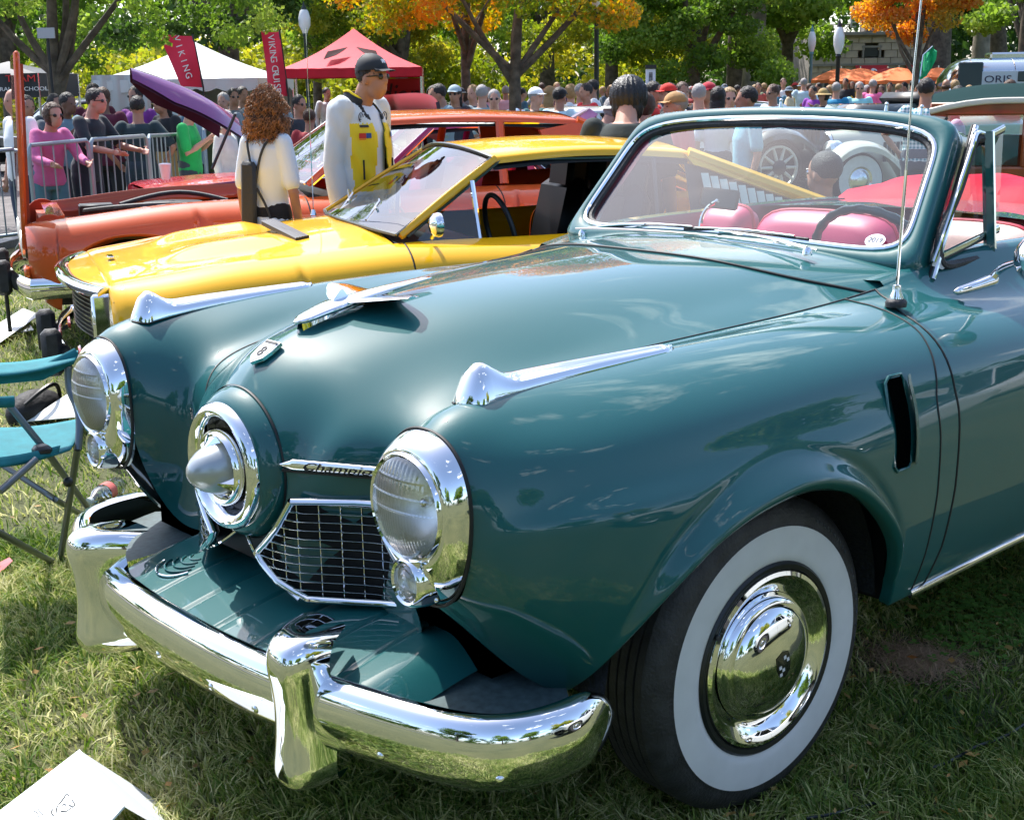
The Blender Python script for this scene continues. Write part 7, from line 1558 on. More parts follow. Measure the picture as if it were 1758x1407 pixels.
# trees on the photographer's side (mirrored in chrome, hub cap and paint)
for i, (x, y, k, lab) in enumerate(((3,26,'green','round green park tree standing behind the photographer, nearer the left'),(-9,24,'yellow','yellowing park tree beside the near-side parked cars'),(14,20,'green','tall green park tree off the nose of the convertible'),(18,4,'dark','dark broad park tree ahead of the convertible'),(-20,20,'green','park tree far behind the near-side saloon'))):
    T = empty('tree', (x, y, 0), 0, lab, 'tree'); g = MB(); g.tube([(0,0,-.1),(0,0,3),(0,.2,6)], [.35,.28,.15], 10); g.build('trunk', BARK, T)
    B = [((rr.uniform(-3,3), rr.uniform(-3,3), rr.uniform(3.5,9)), (1.5,1.5,1.1)) for q in range(26)]; V, t_ = leaves(5000, B, .42, np.random.default_rng(40+i)); leafmesh('crown', V, t_, LM[k], T, 'stuff')
for k in range(1):
    B = []
    for q in range(170):
        a = rw.uniform(-2.2, 2.2); d = rw.uniform(45, 70); B.append(((CAM_POS.x-cd.x*d*math.cos(a)-cr.x*d*math.sin(a), CAM_POS.y-cd.y*d*math.cos(a)-cr.y*d*math.sin(a), rw.uniform(0,9)), (3,3,2)))
    V, t_ = leaves(26000, B, .9, rw); leafmesh('rear_wood', V, t_, LM['dark'], None, 'stuff')

# ================================================================ TENTS, BANNERS
def axes(px, d, rot=0.):
    p = at_d(px, 148, d); z0 = float(gz(p.x, p.y)); r_ = Matrix.Rotation(rot, 3, 'Z') @ Vector((cr.x, cr.y, 0)); f = Vector((-r_.y, r_.x, 0)); f = f if f.dot(cd) > 0 else -f
    return p, z0, r_, f
def canvas_mat(n, c, tr=.25):
    m = mat(n, c, rough=.8, var=.06, scale=3, bump=.3, bscale=5); return m
def tent(name, label, px, d, w, dep, ze, zp, m, rot=0., scallop=True, walls=(), wallm=None, val=.25, posts=True, postm=None, ridge=0.):
    p, z0, rx, fy = axes(px, d, rot); T = empty(name, (p.x, p.y, z0), math.atan2(rx.y, rx.x), label, 'tent')
    # local x right, y away
    X = w/2; n = 24; g = MB(); peak = (0, dep/2, zp-z0)
    ap = [(-ridge, dep/2, zp-z0), (ridge, dep/2, zp-z0)]
    cs = [(-X,0),(X,0),(X,dep),(-X,dep)]
    for i in range(4):
        a, b = cs[i], cs[(i+1)%4]; P = []
        for s_ in np.linspace(0, 1, n):
            e = np.array([a[0]+(b[0]-a[0])*s_, a[1]+(b[1]-a[1])*s_, ze-z0]); 
            tp = np.array(ap[0])*(1-s_)+np.array(ap[1])*s_ if i == 0 else (np.array(ap[1])*(1-s_)+np.array(ap[0])*s_ if i == 2 else np.array(ap[1] if i == 1 else ap[0]))
            P.append([tuple(e+(tp-e)*f-np.array([0,0,.16*math.sin(math.pi*f)*(zp-ze)*.6])) for f in np.linspace(0, 1, 9)])
        g.grid(P)
    g.build('roof', m, T)
    for i in range(4):
        a, b = cs[i], cs[(i+1)%4]; g = MB(); L = max(abs(b[0]-a[0]), abs(b[1]-a[1])); N_ = 64; nsc = max(4, int(L/.42)); P = []
        for s_ in np.linspace(0, 1, N_): x, y = a[0]+(b[0]-a[0])*s_, a[1]+(b[1]-a[1])*s_; dz = val*(.72+.28*abs(math.sin(math.pi*s_*nsc))) if scallop else val; o_ = .012*math.sin(s_*40); P.append([(x, y-o_*(i == 0), ze-z0+.005), (x, y-o_, ze-z0-dz)])
        g.grid(P); g.build('valance', m, T)
    if posts:
        for x, y in cs: g = MB(); g.tube([(x*.985, y*.985+.02, ze-z0), (x*.985, y*.985+.02, 0)], .025, 8); g.build('leg', postm or CHRB, T)
    for i in walls:
        a, b = cs[i], cs[(i+1)%4]; g = MB(); P = [[(a[0]+(b[0]-a[0])*s_, a[1]+(b[1]-a[1])*s_+.03*math.sin(s_*30), h) for h in np.linspace(.02, ze-z0, 4)] for s_ in np.linspace(0, 1, 40)]; g.grid(P); g.build('side_wall', wallm or m, T)
    return T, rx, fy
WT = mat('tent_white', (.62,.66,.65), rough=.7, var=.05, scale=2, bump=.3, bscale=4)
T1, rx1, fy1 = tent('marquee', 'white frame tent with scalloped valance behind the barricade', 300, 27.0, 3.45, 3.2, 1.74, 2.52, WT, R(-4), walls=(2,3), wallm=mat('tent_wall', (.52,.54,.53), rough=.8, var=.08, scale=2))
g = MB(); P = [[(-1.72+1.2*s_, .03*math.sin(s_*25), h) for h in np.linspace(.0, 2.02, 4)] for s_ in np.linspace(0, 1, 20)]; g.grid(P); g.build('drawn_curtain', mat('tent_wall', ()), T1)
RT = mat('tent_red', (.66,.010,.045), rough=.65, var=.08, scale=2, bump=.3, bscale=4)
T2, rx2, fy2 = tent('canopy', 'red peaked canopy with dark printing behind the racing-jacket man', 604, 24.0, 2.55, 2.6, 1.86, 2.60, RT, R(3), scallop=False, val=.16)
INK = mat('ink_dark', (.05,.008,.015), rough=.7)
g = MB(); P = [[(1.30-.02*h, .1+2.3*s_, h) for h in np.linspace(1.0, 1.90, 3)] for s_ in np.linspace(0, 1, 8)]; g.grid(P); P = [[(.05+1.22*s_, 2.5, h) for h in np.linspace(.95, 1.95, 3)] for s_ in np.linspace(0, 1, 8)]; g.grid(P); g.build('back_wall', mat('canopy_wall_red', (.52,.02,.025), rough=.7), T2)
w2 = lambda a, b, h: T2.matrix_basis @ Vector((a, b, h))
def ltext(name, txt, size, loc, T, m, xs=1., it=0., xd=(1,0,0), yd=(0,0,1)): return text_on(name, txt, size, loc, xd, yd, m, T, depth=.004, italic=it, xs=xs)
ltext('lettering', 'Indian', .62, (.58,2.44,1.62), T2, INK, .82, .25)
for s_ in (-1, 1):        # feathered emblem printed on the roof: fan of strokes
    g = MB()
    for k in range(9):
        x0 = .50*s_; z0 = 2.16-.004*k; dx = (.10+.045*k)*(-s_)*-1; pts = []
        for f in np.linspace(0, 1, 5): xx = x0-.0+s_*(.02+.33*f*(1-.06*k)); hh = (.38-.035*k*(1-.3*f)); yy = dep_ = .0; 
        u0, u1 = .14+.022*k, .60-.012*k; v_ = .36-.026*k
        for f in np.linspace(u0, u1, 6): e = np.array([-1.275+2.55*(.5+s_*.5*f*.9), 0, 1.86+.35]); tp = np.array([0,1.3,2.60+.35]); q = e+(tp-e)*(v_+.10*(1-((f-u0)/(u1-u0)))); pts.append((q[0], q[1]-.03, q[2]-.0-.05*math.sin(math.pi*v_)))
        g.tube(pts, .008, 5)
    g.build('printed_emblem', INK, T2)
T3, rx3, fy3 = tent('canopy', 'black pop-up canopy at the far left edge', -20, 24.0, 1.85, 2.0, 1.86, 2.1, mat('canopy_black', (.018,.022,.026), rough=.6), R(-3), scallop=False, val=.42)
ltext('lettering', 'TEAM', .17, (.62,-.03,2.0), T3, mat('print_red', (.70,.03,.03), rough=.6), 1.3)
ltext('lettering', 'RALLY SCHOOL', .10, (.66,-.03,1.82), T3, mat('print_white', (.75,.78,.78), rough=.6), 1.25)
# feather banners
def banner(label, pts, d, txt, letter_x, size, tilt=0.):
    """pts: four picture corners (tl,tr,br,bl)"""
    q = [at_d(x, y, d) for x, y in pts]; p = q[3].copy(); z0 = float(gz(p.x, p.y)); T = empty('banner', (p.x, p.y, z0), 0, label, 'banner'); o_ = Vector((p.x, p.y, z0))
    q = [v-o_ for v in q]; g = MB(); P = [[tuple((q[0].lerp(q[1], s_)).lerp(q[3].lerp(q[2], s_), f)+cd*.05*math.sin(f*4+s_*3)) for s_ in np.linspace(0, 1, 6)] for f in np.linspace(0, 1, 16)]; g.grid(P); g.build('cloth', RT, T)
    pole = (q[1]+cd*.03); g = MB(); g.tube([q[1]+(q[1]-q[2])*.03, q[2], Vector((q[2].x, q[2].y, 0))], .018, 8); g.build('pole', BLK, T)
    n = len(txt); mid = lambda f: (q[0].lerp(q[3], f)).lerp(q[1].lerp(q[2], f), .52)
    for i, ch in enumerate(txt):
        if ch == ' ': continue
        f = letter_x[0]+(letter_x[1]-letter_x[0])*i/(n-1); c = mid(f)-cd*.09; dn = (mid(min(1,f+.05))-mid(f)).normalized(); up = cr
        text_on('letter', ch, size, c, dn, up, mat('print_white', ()), T, depth=.003)
banner('left red banner with white upright lettering in front of the white tent', ((271,58),(331,62),(349,150),(312,150)), 25.0, 'VIKING', (.10,.80), .17)
banner('right red banner with white upright lettering beside the red canopy', ((448,54),(480,54),(495,165),(462,165)), 23.0, 'VIKING CRUISES', (.12,1.0), .16)

# ================================================================ BARRICADES
GALV = mat('galvanised', (.30,.36,.38), rough=.4, metal=.6)
def barricade(label, pa, pb, d0, d1, h=1.02):
    a = at_d(pa[0], 148, d0); b = at_d(pb[0], 148, d1); za = at_d(*pa, d0).z; zb = at_d(*pb, d1).z
    a.z, b.z = za, zb; T = empty('barricade', (a.x, a.y, a.z-h), 0, label, 'barricade', 'crowd-control barricades along the street'); u = (b-a); L = u.length; n = u.normalized(); o_ = Vector((0,0,h))
    W_ = lambda f, z: u*f+Vector((0,0,z))
    g = MB(); g.tube([W_(.0,.16), W_(0,h-.12), W_(.012,h-.03), W_(.04,h), W_(.5,h), W_(.96,h), W_(.988,h-.03), W_(1,h-.12), W_(1,.16)], .022, 8); g.tube([W_(0,.20), W_(1,.20)], .018, 8); g.build('frame', GALV, T)
    k = int(L/.115)
    for i in range(1, k): g = MB(); f = i/k; g.tube([W_(f,.20), W_(f,h)], .008, 5); g.build('upright', GALV, T)
    for f in (.12,.88): sd = Vector((-n.y, n.x, 0)); g = MB(); g.tube([W_(f,.2)-sd*.0, W_(f,.16)+sd*.3-Vector((0,0,.14)), ], .014, 6); g.tube([W_(f,.2), W_(f,.16)-sd*.3-Vector((0,0,.14))], .014, 6); g.build('foot', GALV, T)
barricade('steel barricade at the left edge behind the orange hood', (-60,264),(28,256), 12.6, 12.9)
barricade('steel barricade under the pink tie-dyed sleeves', (38,251),(143,241), 12.3, 12.8)
barricade('steel barricade in front of the black-shirted man', (146,241),(244,234), 12.9, 13.8)
barricade('steel barricade in front of the tan skirt', (247,234),(310,231), 13.9, 15.0)
barricade('steel barricade beyond the green polo, turned to the street', (344,222),(357,213), 15.5, 18.5)
# ================================================================ PAVILION
def pavilion():
    d = 56.; p, z0, rx, f = axes(1392, d, R(8)); T = empty('stone_pavilion', (p.x, p.y, -.28), math.atan2(rx.y, rx.x), 'weathered stone pavilion with red awnings and roof letters behind the cafe umbrellas', 'building')
    ST = mat('pavilion_stone', (.45,.36,.28), rough=.9, var=.25, scale=1.5, bump=.4, bscale=12, detail=8); STD = mat('pavilion_ledge', (.27,.24,.21), rough=.9, var=.2, scale=2)
    Wd, Dp, Hh = 5.7, 5., 3.62
    # front wall as coursed blocks around the openings
    op = [(.55,.95,0,2.15),(2.10,3.10,1.0,2.0),(4.35,5.35,1.0,2.0),(2.25,3.0,2.75,3.15)]
    g = MB(); g.box((Wd/2, .25+Dp/2, Hh/2), (Wd-.06, Dp-.3, Hh-.02)); g.build('core', STD, T, False)
    bh = .30; me = MB().box((0,0,0), (.56,.10,bh-.015), bev=.012).mesh('block', ST, False); me2 = MB().box((0,0,0), (.27,.10,bh-.015), bev=.012).mesh('block', ST, False)
    for r_ in range(12):
        z = .15+bh*r_; x = (.29 if r_ % 2 else .0)
        if r_ % 2: spots_ = [(.14, me2)]+[(.29+.58*i+.29, me) for i in range(9)]
        else: spots_ = [(.29+.58*i, me) for i in range(9)]+[(5.36, me2)]
        for xc, m_ in spots_:
            if any(a-.14 < xc < b+.14 and c-.1 < z < e+.1 for a, b, c, e in op): continue
            o = link('block', m_, None, T); o.location = (xc, .04+.006*math.sin(xc*9+z*7), z)
    for (a, b, c, e), nm in zip(op, ('door','window','window','vent_window')):
        g = MB(); g.box(((a+b)/2, .10, (c+e)/2), (b-a, .06, e-c)); o = g.build(nm, mat('pavilion_dark', (.012,.014,.014), rough=.3), T, False)
        g = MB(); 
        for x in (a, b): g.box((x, .03, (c+e)/2), (.07,.10,e-c+.1))
        g.box(((a+b)/2, .03, e), (b-a+.14,.11,.08)); g.build('frame', STD, o, False)
        if nm == 'window': g = MB(); g.box(((a+b)/2, .05, (c+e)/2), (.05,.06,e-c)); g.box(((a+b)/2,.05,(c+e)/2), (b-a,.06,.05)); g.build('mullion', STD, o, False); g = MB(); g.box(((a+b)/2, .06, c+.5), (b-a-.2,.03,.28)); g.build('menu_board', mat('menu_board', (.30,.16,.08), rough=.6, var=.6, scale=14), o, False)
    g = MB(); g.box((Wd/2, .02, 2.42), (Wd+.2,.18,.10)); g.build('string_course', STD, T, False)
    g = MB(); g.box((Wd/2, .06, 3.68), (Wd+.45,.5,.14), bev=.02); g.box((Wd/2, .12, 3.58), (Wd+.2,.36,.08)); g.build('cornice', STD, T, False)
    g = MB(); g.box((Wd/2, 2.7, 3.72), (Wd, 4.8, .1)); g.build('roof', STD, T, False)
    g = MB(); g.box((3.0,1.2,4.15), (.7,.6,.75), bev=.04); g.lathe([(4.5,.5),(4.62,.35),(4.7,.02)], 'z', (3.0,1.2,0), 12); g.build('roof_lantern', STD, T, False)
    AW = mat('awning_red', (.55,.02,.025), rough=.7)
    for xc in (2.6,4.85):
        g = MB(); P = [[(xc+x, -.06-.62*f, 2.40-.55*f) for x in np.linspace(-.72,.72,8)] for f in (0,.35,.7,1)]+[[(xc+x, -.68, 1.72) for x in np.linspace(-.72,.72,8)]]; g.grid(P); aw = g.build('awning', AW, T, False)
        g = MB(); g.lathe([(0,.001),(0,.15)], 'y', (xc,-.42,2.12), 20); q = g; q.v = [(x, -.40-.62*((2.40-z)/.55-.45)*1.0-.03, z) for x, y, z in q.v]; q.build('emblem', mat('awning_white', (.75,.74,.72), rough=.6), aw, False)
        g = MB(); g.box((xc,-.475,2.12), (.10,.02,.10), rot=Matrix.Rotation(R(45),3,'Y')); g.build('emblem_centre', AW, aw, False)
    for i, ch in enumerate('EARL OF SANDWICH'[:4]): text_on('roof_letter', ch, .62, (1.72+.52*i, -.05, 4.12), (1,0,0), (0,0,1), mat('letter_pale', (.45,.45,.43), rough=.5), T, depth=.05)
    for x in np.linspace(.3,5.4,18): g = MB(); g.tube([(x,0,3.75),(x,0,4.05)], .012, 5); g.build('railing_post', BLK, T)
    g = MB(); g.tube([(.2,0,4.05),(5.5,0,4.05)], .018, 6); g.build('railing_rail', BLK, T)
pavilion()
# cafe umbrellas
def umbrella(label, px, ytop, d, r, c, group):
    p = at_d(px, ytop, d); z0 = float(gz(p.x, p.y)); T = empty('cafe_umbrella', (p.x, p.y, z0), .2, label, 'umbrella', group); h = p.z-z0; m = mat('umbrella_'+c[0], c[1], rough=.7)
    g = MB(); n = 8; ring = [(r*math.cos(2*math.pi*k/n), r*math.sin(2*math.pi*k/n)) for k in range(n)]; P = []
    for k in range(n*4+1):
        a = 2*math.pi*k/(n*4); sg_ = 1-.06*abs(math.sin(a*n/2)); P.append([(r*f*sg_*math.cos(a), r*f*sg_*math.sin(a), h-.42*f**1.5*(r/1.2)-.03*abs(math.sin(a*n/2))*f) for f in (0,.25,.5,.75,1.)]+[(r*1.0*sg_*math.cos(a), r*1.0*sg_*math.sin(a), h-.42*(r/1.2)-.11)])
    g.grid(P); g.build('canopy', m, T)
    for k in range(n): a = 2*math.pi*k/n; g = MB(); g.tube([(0,0,h-.05),(r*.95*math.cos(a), r*.95*math.sin(a), h-.42*(r/1.2)-.02)], .010, 4); g.build('rib', CHRB, T)
    g = MB(); g.tube([(0,0,0),(0,0,h+.05)], .025, 8); g.build('pole', CHRB, T)
O_C = ('orange', (.80,.19,.045)); R_C = ('red', (.55,.02,.03))
for lab, px, yt, d, r, c in (('leftmost orange cafe umbrella, partly behind the lamp post', 1444,117,40,.92,O_C),('orange cafe umbrella just right of the black lamp post', 1477,117,38,.92,O_C),('orange cafe umbrella in the middle of the row', 1543,116,37,.95,O_C),('orange cafe umbrella right of the green flag', 1611,116,38,.72,O_C),('red cafe umbrella behind the middle orange one', 1524,117,42,.90,R_C),('red cafe umbrella peeking out right of the middle orange one', 1562,116,42,.90,R_C)): umbrella(lab, px, yt, d, r, c, 'cafe umbrellas by the pavilion')
for i, (px, d) in enumerate(((1462,34),(1500,35),(1535,34),(1570,35),(1380,33))):
    p = at_d(px, 148, d); z0 = float(gz(p.x, p.y)); T = empty('cafe_table', (p.x, p.y, z0), 0, ('cafe table left of the bright blue tee','cafe table behind the pink shirt','cafe table under the middle umbrella','cafe table below the green flag','cafe table near the pale blue shirt')[i], 'table', 'cafe tables'); g = MB(); g.lathe([(.72,.01),(.72,.36),(.75,.36),(.75,.01)], 'z', (0,0,0), 20); g.build('table_top', mat('table_grey', (.3,.31,.32), rough=.4), T); g = MB(); g.tube([(0,0,.02),(0,0,.73)], .03, 8); g.lathe([(0,.22),(.02,.22),(.03,.01)], 'z', (0,0,0), 16); g.build('pedestal', BLK, T)
# lamp posts
def lamp(label, px, ytop, ybase, d, m, r=.105, globe=True):
    p = at_d(px, ytop, d); z0 = float(gz(p.x, p.y)); h = p.z-z0; T = empty('street_lamp', (p.x, p.y, z0), 0, label, 'lamp post')
    g = MB(); g.lathe([(0,.14),(.3,.13),(.45,.07),(.6,.055),(h-.9,.045),(h-.85,.07),(h-.8,.05)], 'z', (0,0,0), 14); g.build('post', m, T)
    if globe:
        g = MB(); g.lathe([(h-.80,.06),(h-.74,.08),(h-.60,r*1.15),(h-.42,r*1.2),(h-.25,r*.85),(h-.20,r*.5)], 'z', (0,0,0), 20); g.build('globe', mat('opal_glass', (.80,.83,.83), rough=.25, coat=.5), T); g = MB(); g.lathe([(h-.22,r*.62),(h-.15,r*.45),(h-.08,r*.2),(h,.005)], 'z', (0,0,0), 14); g.build('finial', m, T)
lamp('black lamp post with white acorn globe beside the pavilion', 1442, 30, 150, 30, BLK)
lamp('pale blue-green lamp post at the left corner of the pavilion', 1395, 42, 150, 40, mat('verdigris', (.13,.30,.33), rough=.6), .10)
lamp('tall dark lamp post rising out of the picture behind the red tee', 1024, -60, 170, 26, mat('post_green', (.02,.035,.03), rough=.5), .13)
lamp('white-globed lamp half lost in the leaves above the tent', 521, 2, 170, 34, mat('post_green', ()), .13)
# parking sign seen between the branches
p = at_d(79,35,17.); z0 = float(gz(p.x,p.y)); T = empty('sign_board', (p.x,p.y,z0), 0, 'small grey rectangular sign hanging in the maple branches', 'sign'); g = MB(); c = at_d(79,57,17.)-Vector((p.x,p.y,z0)); g.box(tuple(c), (.03,.22,.13), rot=Matrix.Rotation(yaw,3,'Z')); g.build('panel', mat('sign_grey', (.45,.47,.47), rough=.5), T, False); g = MB(); g.tube([(0,0,0),(0,0,c.z)], .02, 6); g.build('post', BLK, T)
# white placard above the crowd
p = at_d(1117,132,18.); z0 = float(gz(p.x,p.y)); T = empty('placard', (p.x,p.y,z0), yaw, 'white placard on a stick held above the crowd', 'sign'); h = p.z-z0; g = MB(); g.box((0,0,h), (.02,.13,.20)); g.build('board', mat('paper_white', ()), T, False); g = MB(); g.box((-.015,0,h+.13), (.03,.15,.05)); g.build('clip', BLK, T, False); g = MB(); g.box((-.012,0,h), (.01,.05,.12)); g.build('print', mat('print_grey', (.2,.2,.2), rough=.6, var=.7, scale=40), T, False); g = MB(); g.tube([(0,0,h),(0,0,h-.9)], .01, 6); g.build('stick', BLK, T)
# green flag on its pole
pb = at_d(1577,180,24.); z0 = float(gz(pb.x,pb.y)); T = empty('flag', (pb.x,pb.y,z0), 0, 'bright green feather flag hanging limp in front of the flame-coloured maple', 'flag'); o_ = Vector((pb.x,pb.y,z0))
g = MB(); g.tube([Vector((0,0,0)), at_d(1577,150,24.)-o_, at_d(1585,95,24.)-o_, at_d(1601,80,24.)-o_], .018, 6); g.build('pole', CHRB, T)
L_ = [(1601,80),(1588,92),(1581,108),(1578,125),(1577,138)]; Rr_ = [(1602,80),(1607,90),(1606,103),(1600,117),(1590,132)]
g = MB(); P = []
for (a, b), (c, e) in zip(L_, Rr_): P.append([at_d(a+(c-a)*s_, b+(e-b)*s_, 24.)+cd*.07*math.sin(s_*9+b*.3)-o_ for s_ in np.linspace(0, 1, 8)])
g.grid(np.array([[tuple(v) for v in r_] for r_ in P])); g.build('cloth', mat('flag_green', (.02,.50,.19), rough=.6), T)
# silver trailer
def trailer():
    d = 30.; p, z0, rx, f = axes(1622, d, R(-6)); T = empty('travel_trailer', (p.x,p.y,z0), math.atan2(rx.y, rx.x), 'rounded polished aluminium travel trailer at the right edge', 'trailer'); AL = mat('aluminium', (.62,.68,.70), rough=.16, metal=1.)
    L = 5.2; H0, H1 = .50, 2.02; P = []
    for s_ in np.linspace(0, 1, 40):
        x = L*s_; e = min(1, min(s_, 1-s_)/.14); e = math.sqrt(1-(1-e)**2); row = []
        for t_ in np.linspace(0, math.pi, 25): c, q = math.cos(t_), math.sin(t_); k = (abs(c)**3.2+abs(q)**3.2)**(-1/3.2); row.append((x, 1.15-1.1*c*k*(.45+.55*e), H0+(H1-H0)*(q*k*(.35+.65*e)))); 
        P.append(row)
    g = MB(); g.grid(P); g.build('shell', AL, T)
    for k in range(5): g = MB(); i = 5+7*k; g.tube([tuple(np.array(q)+np.array([0,0,.004])) for q in P[i]], .010, 5); g.build('seam', CHRB, T)
    g = MB(); g.box((1.25,.02,1.52), (1.35,.05,.42), bev=.02); g.build('sign_panel', mat('sign_silver', (.55,.62,.66), rough=.4), T, False)
    text_on('sign_text', 'ORIS', .22, (1.15,-.012,1.54), (1,0,0), (0,0,1), mat('ink_navy', ()), T, depth=.004, xs=1.3)
    g = MB(); g.box((1.75,-.015,1.60), (.34,.03,.22), bev=.02); g.build('window', mat('trailer_window', (.03,.06,.07), rough=.08), T, False); g = MB(); g.box((.55,.02,1.45), (.55,.06,.95), bev=.05); g.build('front_window', mat('trailer_window', ()), T, False)
    for x in (2.2,3.0): 
        g = MB(); g.lathe([(.0,.001),(0,.33),(.2,.33)], 'y', (x,.02,.33), 24); g.build('wheel', GT, T)
    g = MB(); g.box((2.6,1.1,.45), (4.6,1.8,.2)); g.build('chassis', BLK, T, False); g = MB(); g.box((1.6,1.1,2.06), (.9,.6,.16), bev=.04); g.build('roof_vent', AL, T, False)
trailer()

# ================================================================ RIGHT SIDE: wood-bodied wagon, cream and black classics
def woodie():
    d = 9.4; p, z0, rx, f = axes(1650, d, R(-19)); T = empty('wood_bodied_wagon', (p.x,p.y,-.235), math.atan2(rx.y, rx.x), 'wood-bodied estate wagon with dark green roof at the right edge', 'car')
    V_ = mat('varnished_frame', (.26,.060,.012), rough=.3, coat=.8, var=.3, scale=6); PN = mat('maple_panel', (.40,.23,.08), rough=.35, coat=.6, var=.2, scale=5); GR = mat('wagon_green', (.012,.035,.035), rough=.9, spec=.05)
    L = 2.6; bz = 1.0; tz = 1.44
    g = MB(); P = [[(x, y, .1+1.50+.10*math.sin(math.pi*min(1,max(0,(y)/1.3)))-.10*max(0,(.3-x)/.6)**2) for y in np.linspace(-.03,1.35,10)] for x in np.linspace(-.20,L,24)]; g.grid(P); g.build('roof', GR, T)
    g = MB(); g.tube([(x,-.035,.1+1.485-.10*max(0,(.3-x)/.6)**2) for x in np.linspace(-.20,L,24)], [(.022,.012)]*24, 8, up=(0,0,1)); g.build('drip_moulding', mat('cream_trim', (.7,.66,.55), rough=.4), T)
    zt, zb = 1.50, 1.12
    for x0 in (-.15,.44,.50,1.15,1.75,2.4): g = MB(); g.box((x0+.03,0,(zt+zb)/2), (.085,.06,zt-zb), bev=.012); g.build('pillar', V_, T)
    for z, h in ((zt+.03,.09),(zb-.035,.08),(.86,.05),(.60,.05)): g = MB(); g.box((L/2-.1,0,z), (L+.2,.055,h), bev=.010); g.build('rail', V_, T)
    for z0_, z1 in ((.885,1.045),(.625,.835),(.36,.575)):
        for k in range(4): x0 = -.16+.66*k; g = MB(); g.box((x0+.33,.02,(z0_+z1)/2), (.64,.03,z1-z0_)); g.build('panel', PN, T, False)
    for k, (a, b) in enumerate(((-.06,.41),(.62,1.14),(1.26,1.74),(1.86,2.4))): g = MB(); g.box(((a+b)/2,.015,(zt+zb)/2), (b-a,.006,zt-zb-.03)); g.build('window', GLS, T, False)
    g = MB(); g.sphere((.42,.0,.55), (.50,.16,.42), 24, 14, z0=-.4); g.build('rear_fender', GR, T); g = MB(); g.box((-.17,.66,.80), (.05,1.30,.85), bev=.02); g.build('tailgate', V_, T)
    g = MB(); g.sphere((1.75,.0,.55), (.55,.22,.45), 24, 14, z0=-.4); g.build('rear_fender', GR, T)
    for x in (.42,1.8): g = MB(); g.lathe([(-.14,.001),(-.14,.30),(-.12,.35),(.06,.35)], 'y', (x,-.05,.35), 28); g.build('wheel', GT, T)
    g = MB(); g.box((L/2-.1,1.32,.85), (L,.04,.9)); g.box((L/2-.1,.66,.4), (L,1.2,.1)); g.build('far_side', V_, T, False)
    st = MB(); st.box((.75,.5,.98), (.14,.5,.5), bev=.05); st.box((.75,1.0,.98), (.14,.45,.5), bev=.05); st.build('seat', mat('tan_leather', ()), T)
woodie()
